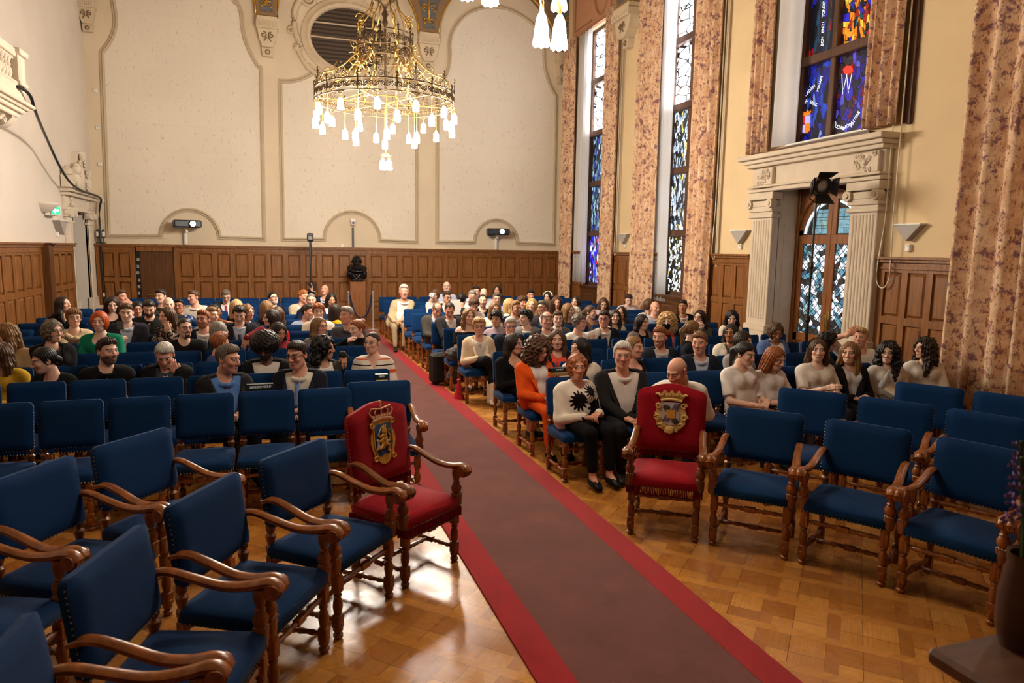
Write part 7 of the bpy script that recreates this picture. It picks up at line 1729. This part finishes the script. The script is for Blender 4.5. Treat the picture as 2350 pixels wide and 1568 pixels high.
# ------------------------------------------------------------------ things held in hands
def held(name, label, cat, px, py, Y, d, mat, rz=0, rx=0, bev=.006):
    p = on_y(px, py, Y); m = MB(); m.box((0, 0, 0), d, 0, None, bev); o = m.build(name, mat); o.location = p; o.rotation_euler = (rx, 0, rz); tag(o, label, cat); return o
scr = emis('phone_screen', srgb(120, 150, 170), .5)
o = held('smartphone', 'smartphone held up towards the camera stand in the last row', 'phone', 722, 659, rowY(12)-.56, (.075, .01, .15), black, .1); m = MB(); m.box((0, .007, 0), (.068, .004, .138)); m.build('screen', scr, o)
o = held('smartphone', 'smartphone held by the person in the pinstripe blazer', 'phone', 276, 747, rowY(5)-.62, (.075, .01, .14), black, .2, -.9); m = MB(); m.box((0, .007, 0), (.068, .004, .13)); m.build('screen', scr, o)
v, f = nets(lambda P: dell(P, (0, 0, 0), (.06, .035, .055))+.012*np.sin(P[..., 0]*90+2*P[..., 2]*40)*np.sin(P[..., 2]*80), (-.09, -.07, -.09), (.09, .07, .09), .008)
o = npmesh('tissue', v, f, noisy('tissue_white', srgb(232, 226, 222), 10, .03, .9)); o.location = on_y(991, 678, rowY(10)-.40); tag(o, 'crumpled white tissue held against a face', 'tissue')
held('sheet_of_paper', 'white sheet of paper held up beside the turned black-haired person', 'paper', 1047, 705, rowY(8)-.42, (.2, .003, .28), white_paint, .3, -.2, 0)
held('notebook', 'closed white notebook lying in the lap under the long black curls', 'notebook', 2050, 899, rowY(0)-.55, (.21, .15, .012), white_paint, .5, .5)
held('notebook', 'thin pale booklet held in both hands by the white-haired person with blue glasses', 'notebook', 1176, 776, rowY(4)-.5, (.15, .01, .12), noisy('booklet_pale', srgb(206, 200, 196), 10, .05, .7), 0, .4)
p = on_y(2030, 872, rowY(0)-.52); m = MB(); m.lathe([(.03, -.09), (.032, -.08), (.032, .04), (.014, .075), (.014, .10), (0, .10)], 12); o = m.build('water_bottle', noisy('bottle_clear', srgb(196, 200, 204), 10, .05, .15), None, .8, tuple(p)); tag(o, 'small clear water bottle held by the person with long black curls', 'bottle'); o.rotation_euler = (.2, .3, 0)
m = MB(); m.lathe([(.015, .10), (.016, .10), (.016, .12), (0, .12)], 10); m.build('cap', white_paint, o)
# ------------------------------------------------------------------ bronze bust with ruff and beard
def bust(P):
    P0 = P; P = (P-np.array((0, 0, .34), f32))/1.32+np.array((0, 0, .345), f32)
    d = dell(P, (0, .02, .47), (.085, .10, .105)); d = smin(d, dell(P, (0, -.02, .40), (.065, .075, .08)), .04)
    X = np.abs(P[..., 0:1]); Q = np.concatenate([X, P[..., 1:]], -1)
    d = smin(d, dcap(P, (0, -.09, .455), (0, -.115, .415), .011, .017), .012); d = smax(d, -dell(Q, (.034, -.105, .452), (.020, .02, .013)), .012)
    d = smin(d, dcap(Q, (.012, -.095, .475), (.045, -.078, .475), .012, .009), .012)
    d = smin(d, dell(P, (0, -.105, .335), (.06, .05, .10))+.010*np.sin(P[..., 0]*110+8*np.sin(P[..., 2]*40)), .02)
    d = smin(d, dell(Q, (.09, .02, .45), (.012, .02, .03)), .01)
    P = P0; d = d*1.32
    a = np.arctan2(P[..., 1]-.0, P[..., 0]); r = np.hypot(P[..., 0], (P[..., 1]-.0)*1.05)
    rf = np.hypot(np.maximum(np.abs(r-.145)-.075, 0), P[..., 2]-.315-.35*P[..., 1])-(.020+.007*np.sin(a*34)); d = np.minimum(d, rf)
    s = smin(dell(P, (0, .02, .17), (.22, .135, .15)), dell(P, (0, -.01, .06), (.15, .11, .12)), .06)
    for sx in (-1, 1): s = smin(s, dell(P, (sx*.18, .02, .17), (.07, .085, .12)), .04)
    s = np.maximum(s+.006*np.sin(P[..., 0]*60)*np.sin(P[..., 2]*50), .035-P[..., 2])
    q = np.abs(P-np.array((0, 0, .02), f32))-np.array((.13, .12, .025), f32); b = q.max(-1)
    return np.minimum(smin(d, s, .03), b)
v, f = nets(bust, (-.30, -.22, -.02), (.30, .22, .66), .0085); o = npmesh('bronze_bust', v, f, bust_bronze); o.location = (PX, 18.48, 1.225); o.scale = (1.05, 1.05, 1.05)
tag(o, 'black bronze bust of a bearded figure in a wide ruff on the oak pedestal', 'bust')
# ------------------------------------------------------------------ spotlight on a tall stand before the doorway
sp = on_y(1883, 425, 7.9); o = empty('stage_light', (sp[0], 7.9, 0))
m = MB(); m.tube([(0, .06, .04), (0, .06, 1.2)], .024, 8); m.tube([(0, .06, 1.2), (0, .06, sp[2]-.25)], .016, 8); m.lathe([(.03, 1.15), (.04, 1.18), (.03, 1.24)], 10, (0, .06, 0)); m.lathe([(.024, 1.9), (.032, 1.93), (.024, 2.0)], 10, (0, .06, 0)); m.build('pole', black, o)
for k in range(3): a = k*2.1+.5; m = MB(); m.tube([(0, .06, .75), (.42*math.cos(a), .06+.42*math.sin(a), .02)], .013, 6); m.build('leg', black, o)
m = MB(); C_ = Matrix.Translation((0, 0, sp[2])) @ Matrix.Rotation(-.35, 4, 'Z') @ Matrix.Rotation(PI/2+.22, 4, 'X')
m.lathe([(.0, -.16), (.07, -.16), (.10, -.1), (.10, .06), (.125, .065), (.125, .10), (.09, .10), (.085, .05), (0, .045)], 18, (0, 0, 0), 0, C_); b = m.build('housing', black, o, .6)
m = MB(); m.lathe([(0, .075), (.05, .07), (.085, .05)], 16, (0, 0, 0), 0, C_); m.build('lens', noisy('spot_lens', srgb(170, 164, 150), 20, .2, .1), b)
for a, l in ((0, .16), (PI, .19), (PI/2, .11), (-PI/2, .11)):
    m = MB(); m.add([(-.09, .11, .09), (.09, .11, .09), (.13, .11+l*.55, .09+l*.8), (-.13, .11+l*.55, .09+l*.8), (-.09, .112, .096), (.09, .112, .096), (.13, .112+l*.55, .096+l*.8), (-.13, .112+l*.55, .096+l*.8)], [(0, 1, 2, 3), (7, 6, 5, 4), (0, 4, 5, 1), (1, 5, 6, 2), (2, 6, 7, 3), (3, 7, 4, 0)], 0, C_ @ Matrix.Rotation(a, 4, 'Z')); m.build('barn_door', black, o)
m = MB(); m.tube([(-.12, .02, sp[2]+.02), (-.12, .06, sp[2]-.18), (0, .06, sp[2]-.24), (.12, .06, sp[2]-.18), (.12, .02, sp[2]+.02)], .010, 6); m.build('yoke', black, o)
m = MB(); m.tube([(.06, .05, sp[2]-.08), (.10, .08, sp[2]-.25), (.05, .08, sp[2]-.38), (.02, .08, sp[2]-.7)], .006, 5); m.build('power_cord', black, o); tag(o, 'black stage spotlight with barn doors on a tall stand before the oak double door', 'stage light')
# ------------------------------------------------------------------ lectern and flowers in the near right corner
lw = noisy('lectern_wood', srgb(96, 66, 46), 4, .25, .45, 0, .4, .05, 0, (1, 8, 8), 20)
o = empty('lectern', (1.95, .98, 0)); m = MB(); m.box((-.39+.36, .255-.27, 1.085), (.72, .54, .045), 0, None, .012); m.build('reading_board', lw, o)
m = MB(); m.box((-.02, -.04, .53), (.42, .34, 1.06), 0, None, .01); m.build('column', lw, o); m = MB(); m.box((-.02, -.04, .03), (.56, .46, .06), 0, None, .01); m.build('base', lw, o); tag(o, 'brown wooden lectern top in the near lower right corner', 'lectern')
o = empty('flower_vase', (1.80, 1.165, 1.108)); m = MB(); m.lathe([(.0, 0), (.05, 0), (.06, .05), (.062, .14), (.048, .22), (.052, .25), (.044, .245), (.04, .2)], 14); m.build('vase', noisy('vase_brown', srgb(70, 44, 30), 10, .2, .4), o, .9)
rnd = random.Random(3); leafm = noisy('stem_green', srgb(60, 84, 50), 20, .2, .7); lav = noisy('lavender_petal', srgb(126, 100, 150), 30, .3, .8)
for q, (dx, dy, top) in enumerate(((-.045, .02, .50), (-.01, .05, .53), (.05, -.02, .5), (.08, .04, .46))):
    m = MB(); m.tube([(dx*.2, dy*.2, .1), (dx*.5, dy*.5, .32), (dx, dy, top)], .005, 5); st = m.build('stem', leafm, o)
    m = MB()
    for i in range(20):
        t = i/20; c = Vector((dx*(.55+.45*t), dy*(.55+.45*t), .32+(top-.32)*t)); a = i*2.4; r = .030*(1-.6*t)
        c2 = c+Vector((math.cos(a)*r, math.sin(a)*r, 0))
        for k in range(5):
            b = a+k*2*PI/5; s_ = .020*(1-.45*t); e = Vector((math.cos(b)*s_, math.sin(b)*s_*.8, s_*.5*math.sin(b*2)))
            m.add([c2, c2+e*.6+Vector((0, 0, .006)), c2+e, c2+e*.6-Vector((0, 0, .006))], [(0, 1, 2, 3)]); m.add([c2+Vector((.001, .001, .001)), c2+e*.6+Vector((.001, .001, .007)), c2+e+Vector((.001, .001, .001)), c2+e*.6-Vector((-.001, -.001, .005))], [(3, 2, 1, 0)])
    m.build('blossom', lav, st)
tag(o, 'vase of blurred lavender flowers on the lectern at the right edge', 'flower vase')
# ------------------------------------------------------------------ chandeliers
LAMP_S, TULIP_S = 118.0, 46.0
lampm = emis('chandelier_lamp', (1.0, .89, .74, 1), LAMP_S); tulipm = emis('tulip_lamp', (1.0, .89, .74, 1), TULIP_S)
CHX, CHY = 1.785, 11.66
zc = on_y(885, 205, CHY-1.1)[2]          # lower rim of the ring
ch = empty('chandelier', (CHX, CHY, zc)); tag(ch, 'great gilded ring chandelier with two tiers of scrollwork and many lit lamps', 'chandelier')
def band(R_, z0, z1, n, crest, name, per):
    m = MB(); da = 2*PI/n
    P = lambda a, z: (R_*math.cos(a), R_*math.sin(a), z)
    for z in (z0, z1): m.tube([P(da*i/4, z) for i in range(n*4)], .010, 5, closed=True)
    h = z1-z0
    for i in range(n):
        a0 = i*da
        m.tube([P(a0, z0-.05), P(a0, z1+.05)], .012, 6); m.lathe([(0, 0), (.018, .01), (.022, .03), (.008, .06), (0, .07)], 6, P(a0, z1+.04))
        for q in range(per):
            c = a0+da*(q+.5)/per; r = min(h*.44, da*R_/per*.46); sg = 1 if q % 2 else -1
            m.tube([P(c+x/R_, z0+h*.5+y) for x, y in spiral((0, 0), r, 1.6, 16, sg, sg*PI/2, .12)], .009, 4)
            for e in (-1, 1): m.tube([P(c+(e*r*.7+x)/R_, z0+h*.5+e*sg*r*.75+y) for x, y in spiral((0, 0), r*.42, 1.2, 8, -sg, 0, .2)], .0075, 4)
        if crest:
            c = a0+da/2
            for e in (-1, 1):
                for r, ox, oz in ((.055, .06, .05), (.04, .05, .12), (.028, .03, .18), (.045, .13, .035)): m.tube([P(c+e*(ox+x)/R_, z1+oz+y) for x, y in spiral((0, 0), r, 1.2, 10, e, 0, .2)], .006, 4)
            m.tube([P(c, z1), P(c, z1+.23)], .008, 5); m.lathe([(0, 0), (.02, .015), (0, .05)], 6, P(c, z1+.21))
            m.tube([P(c+x/R_, z0-.03-.02*math.cos(x*60)) for x in np.linspace(-.07, .07, 7)], .008, 4)
    return m.build(name, bronze, ch, True)
band(1.10, 0, .175, 12, True, 'ring', 7); band(.44, .84, 1.05, 10, False, 'upper_ring', 3); band(.38, .70, .80, 8, False, 'upper_ring', 2)
m = MB(); m.tube([(0, 0, .2), (0, 0, 5.0)], .02, 8); m.lathe([(.02, 1.2), (.05, 1.25), (.03, 1.32), (.055, 1.38), (.02, 1.45), (.04, 1.5), (.08, 1.55), (.18, 1.6), (.20, 1.72), (.16, 1.76), (.22, 1.86), (.12, 1.9), (.03, 1.95)], 14); m.build('stem', bronze, ch, .9)
for i in range(8):
    a = i*PI/4+.2; m = MB(); Q = lambda r, z: (r*math.cos(a), r*math.sin(a), z)
    m.tube([Q(.43, 1.05), Q(.42, .6), Q(.40, .2), Q(1.09, .05)] if i % 2 else [Q(.40, .75), Q(.38, .2)], .009, 5)
    for c, r, sg, tn in (((.52, .62), .12, 1, 1.3), ((.72, .46), .11, -1, 1.3), ((.92, .34), .10, 1, 1.4), ((.50, .86), .07, -1, 1.3), ((1.02, .27), .06, -1, 1.3), ((.62, .36), .08, 1, 1.2)): m.tube([Q(x, y) for x, y in spiral(c, r, tn, 14, sg, PI*.3, .2)], .009, 5)
    m.tube([Q(1.09, .18), Q(1.0, .36), Q(.82, .42), Q(.66, .54), Q(.50, .70), Q(.43, .86)], .012, 5)
    m.tube([Q(.20, 1.58), Q(.25, 1.42), Q(.36, 1.30), Q(.43, 1.22), Q(.44, 1.05)], .011, 5); m.tube([Q(x, y) for x, y in spiral((.40, 1.26), .08, 1.3, 12, 1, 0, .2)], .009, 5)
    m.build('scroll_arm', brass, ch, True)
m = MB()
for i in range(6):
    a = i*PI/3; m.tube([(1.08*math.cos(a), 1.08*math.sin(a), .02), (-1.08*math.cos(a), -1.08*math.sin(a), .02)] if i < 3 else [(.55*math.cos(a), .55*math.sin(a), .04), (.55*math.cos(a+PI/3), .55*math.sin(a+PI/3), .04)], .008, 5)
m.build('cross_bar', brass, ch)
SH = [(.014, .17), (.02, .155), (.040, .13), (.046, .10), (.048, 0), (.040, -.004)]
def lamp(x, y, ztop, zlamp, s=1.0):
    m = MB(); m.tube([(x, y, ztop), (x, y, zlamp+.17*s)], .006, 5); m.lathe([(.0, .20*s), (.014, .19*s), (.016, .165*s)], 8, (x, y, zlamp)); hg = m.build('lamp_rod', brass, ch)
    m = MB(); m.lathe([(r*s, z*s) for r, z in SH], 8, (x, y, zlamp)); m.build('lamp_shade', lampm, hg, .9)
for i in range(12):
    a = i*PI/6; lamp(1.10*math.cos(a), 1.10*math.sin(a), -.04, -.44); a += PI/12; lamp(1.10*math.cos(a), 1.10*math.sin(a), -.02, -.27)
for i in range(6): a = i*PI/3+.4; lamp(.55*math.cos(a), .55*math.sin(a), .04, -.62)
for i in range(4): a = i*PI/2+.5; lamp(.07*math.cos(a), .07*math.sin(a), -.80, -1.02, .95)
m = MB(); m.tube([(0, 0, .04), (0, 0, -.80)], .007, 5); m.lathe([(.02, -.82), (.09, -.80), (.03, -.77)], 10); m.build('lamp_rod', brass, ch)
# second chandelier with fluted tulip shades, only its lowest lamps reach into the picture
TX, TY = 1.785, 5.0
def tulip(m, c, s=1.0, tilt=(0, 0)):
    n = 16; prof = [(.018, .22), (.034, .19), (.046, .13), (.052, .06), (.062, .0)]; vs = []
    for (r, z) in prof:
        for i in range(n): a = 2*PI*i/n; k = 1+.07*math.cos(8*a)*(1-z/.22); vs.append((c[0]+s*r*k*math.cos(a)+tilt[0]*(.22-z), c[1]+s*r*k*math.sin(a)+tilt[1]*(.22-z), c[2]+s*(z+.008*math.cos(8*a)*(z < .01))))
    m.add(vs, [(j*n+i, j*n+(i+1) % n, (j+1)*n+(i+1) % n, (j+1)*n+i) for j in range(len(prof)-1) for i in range(n)]+[tuple(range(n))])
spots = [on_y(1242, 104, 4.82), on_y(1283, 111, 4.74), on_y(1283, 22, 5.1), on_y(1125, 9, 5.1)]
lz = float(spots[0][2]); ch2 = empty('tulip_chandelier', (TX, TY, lz)); tag(ch2, 'brass chandelier with fluted white tulip lamps hanging at the top edge', 'chandelier')
b0 = np.array([TX, TY, lz]); hub = np.array([0, 0, .9])
extra = [np.array([TX-.62, TY+.05, lz+.42]), np.array([TX+.25, TY-.55, lz+.5]), np.array([TX-.3, TY+.55, lz+.5])]
m = MB(); m.tube([(0, 0, .5), (0, 0, 5.5)], .018, 8); m.lathe([(.02, .5), (.06, .6), (.09, .75), (.05, .9), (.03, 1.1)], 12); m.build('stem', brass, ch2, .9)
for q in spots+extra:
    r = q-b0; tp_ = r+np.array([0, 0, .22]); m = MB(); m.tube([tuple(tp_), tuple(tp_+np.array([0, 0, .06])), tuple((tp_+hub)/2+np.array([0, 0, .12])), tuple(hub)], [.016, .014, .010, .010], 6); ar = m.build('lamp_arm', brass, ch2)
    m = MB(); tulip(m, r); m.build('lamp_shade', tulipm, ar, .9)
# ------------------------------------------------------------------ world
w = bpy.data.worlds.new('world'); SC.world = w; w.use_nodes = True; w.node_tree.nodes['Background'].inputs[0].default_value = srgb(150, 150, 160); w.node_tree.nodes['Background'].inputs[1].default_value = .05
SC.view_settings.exposure = 1.22
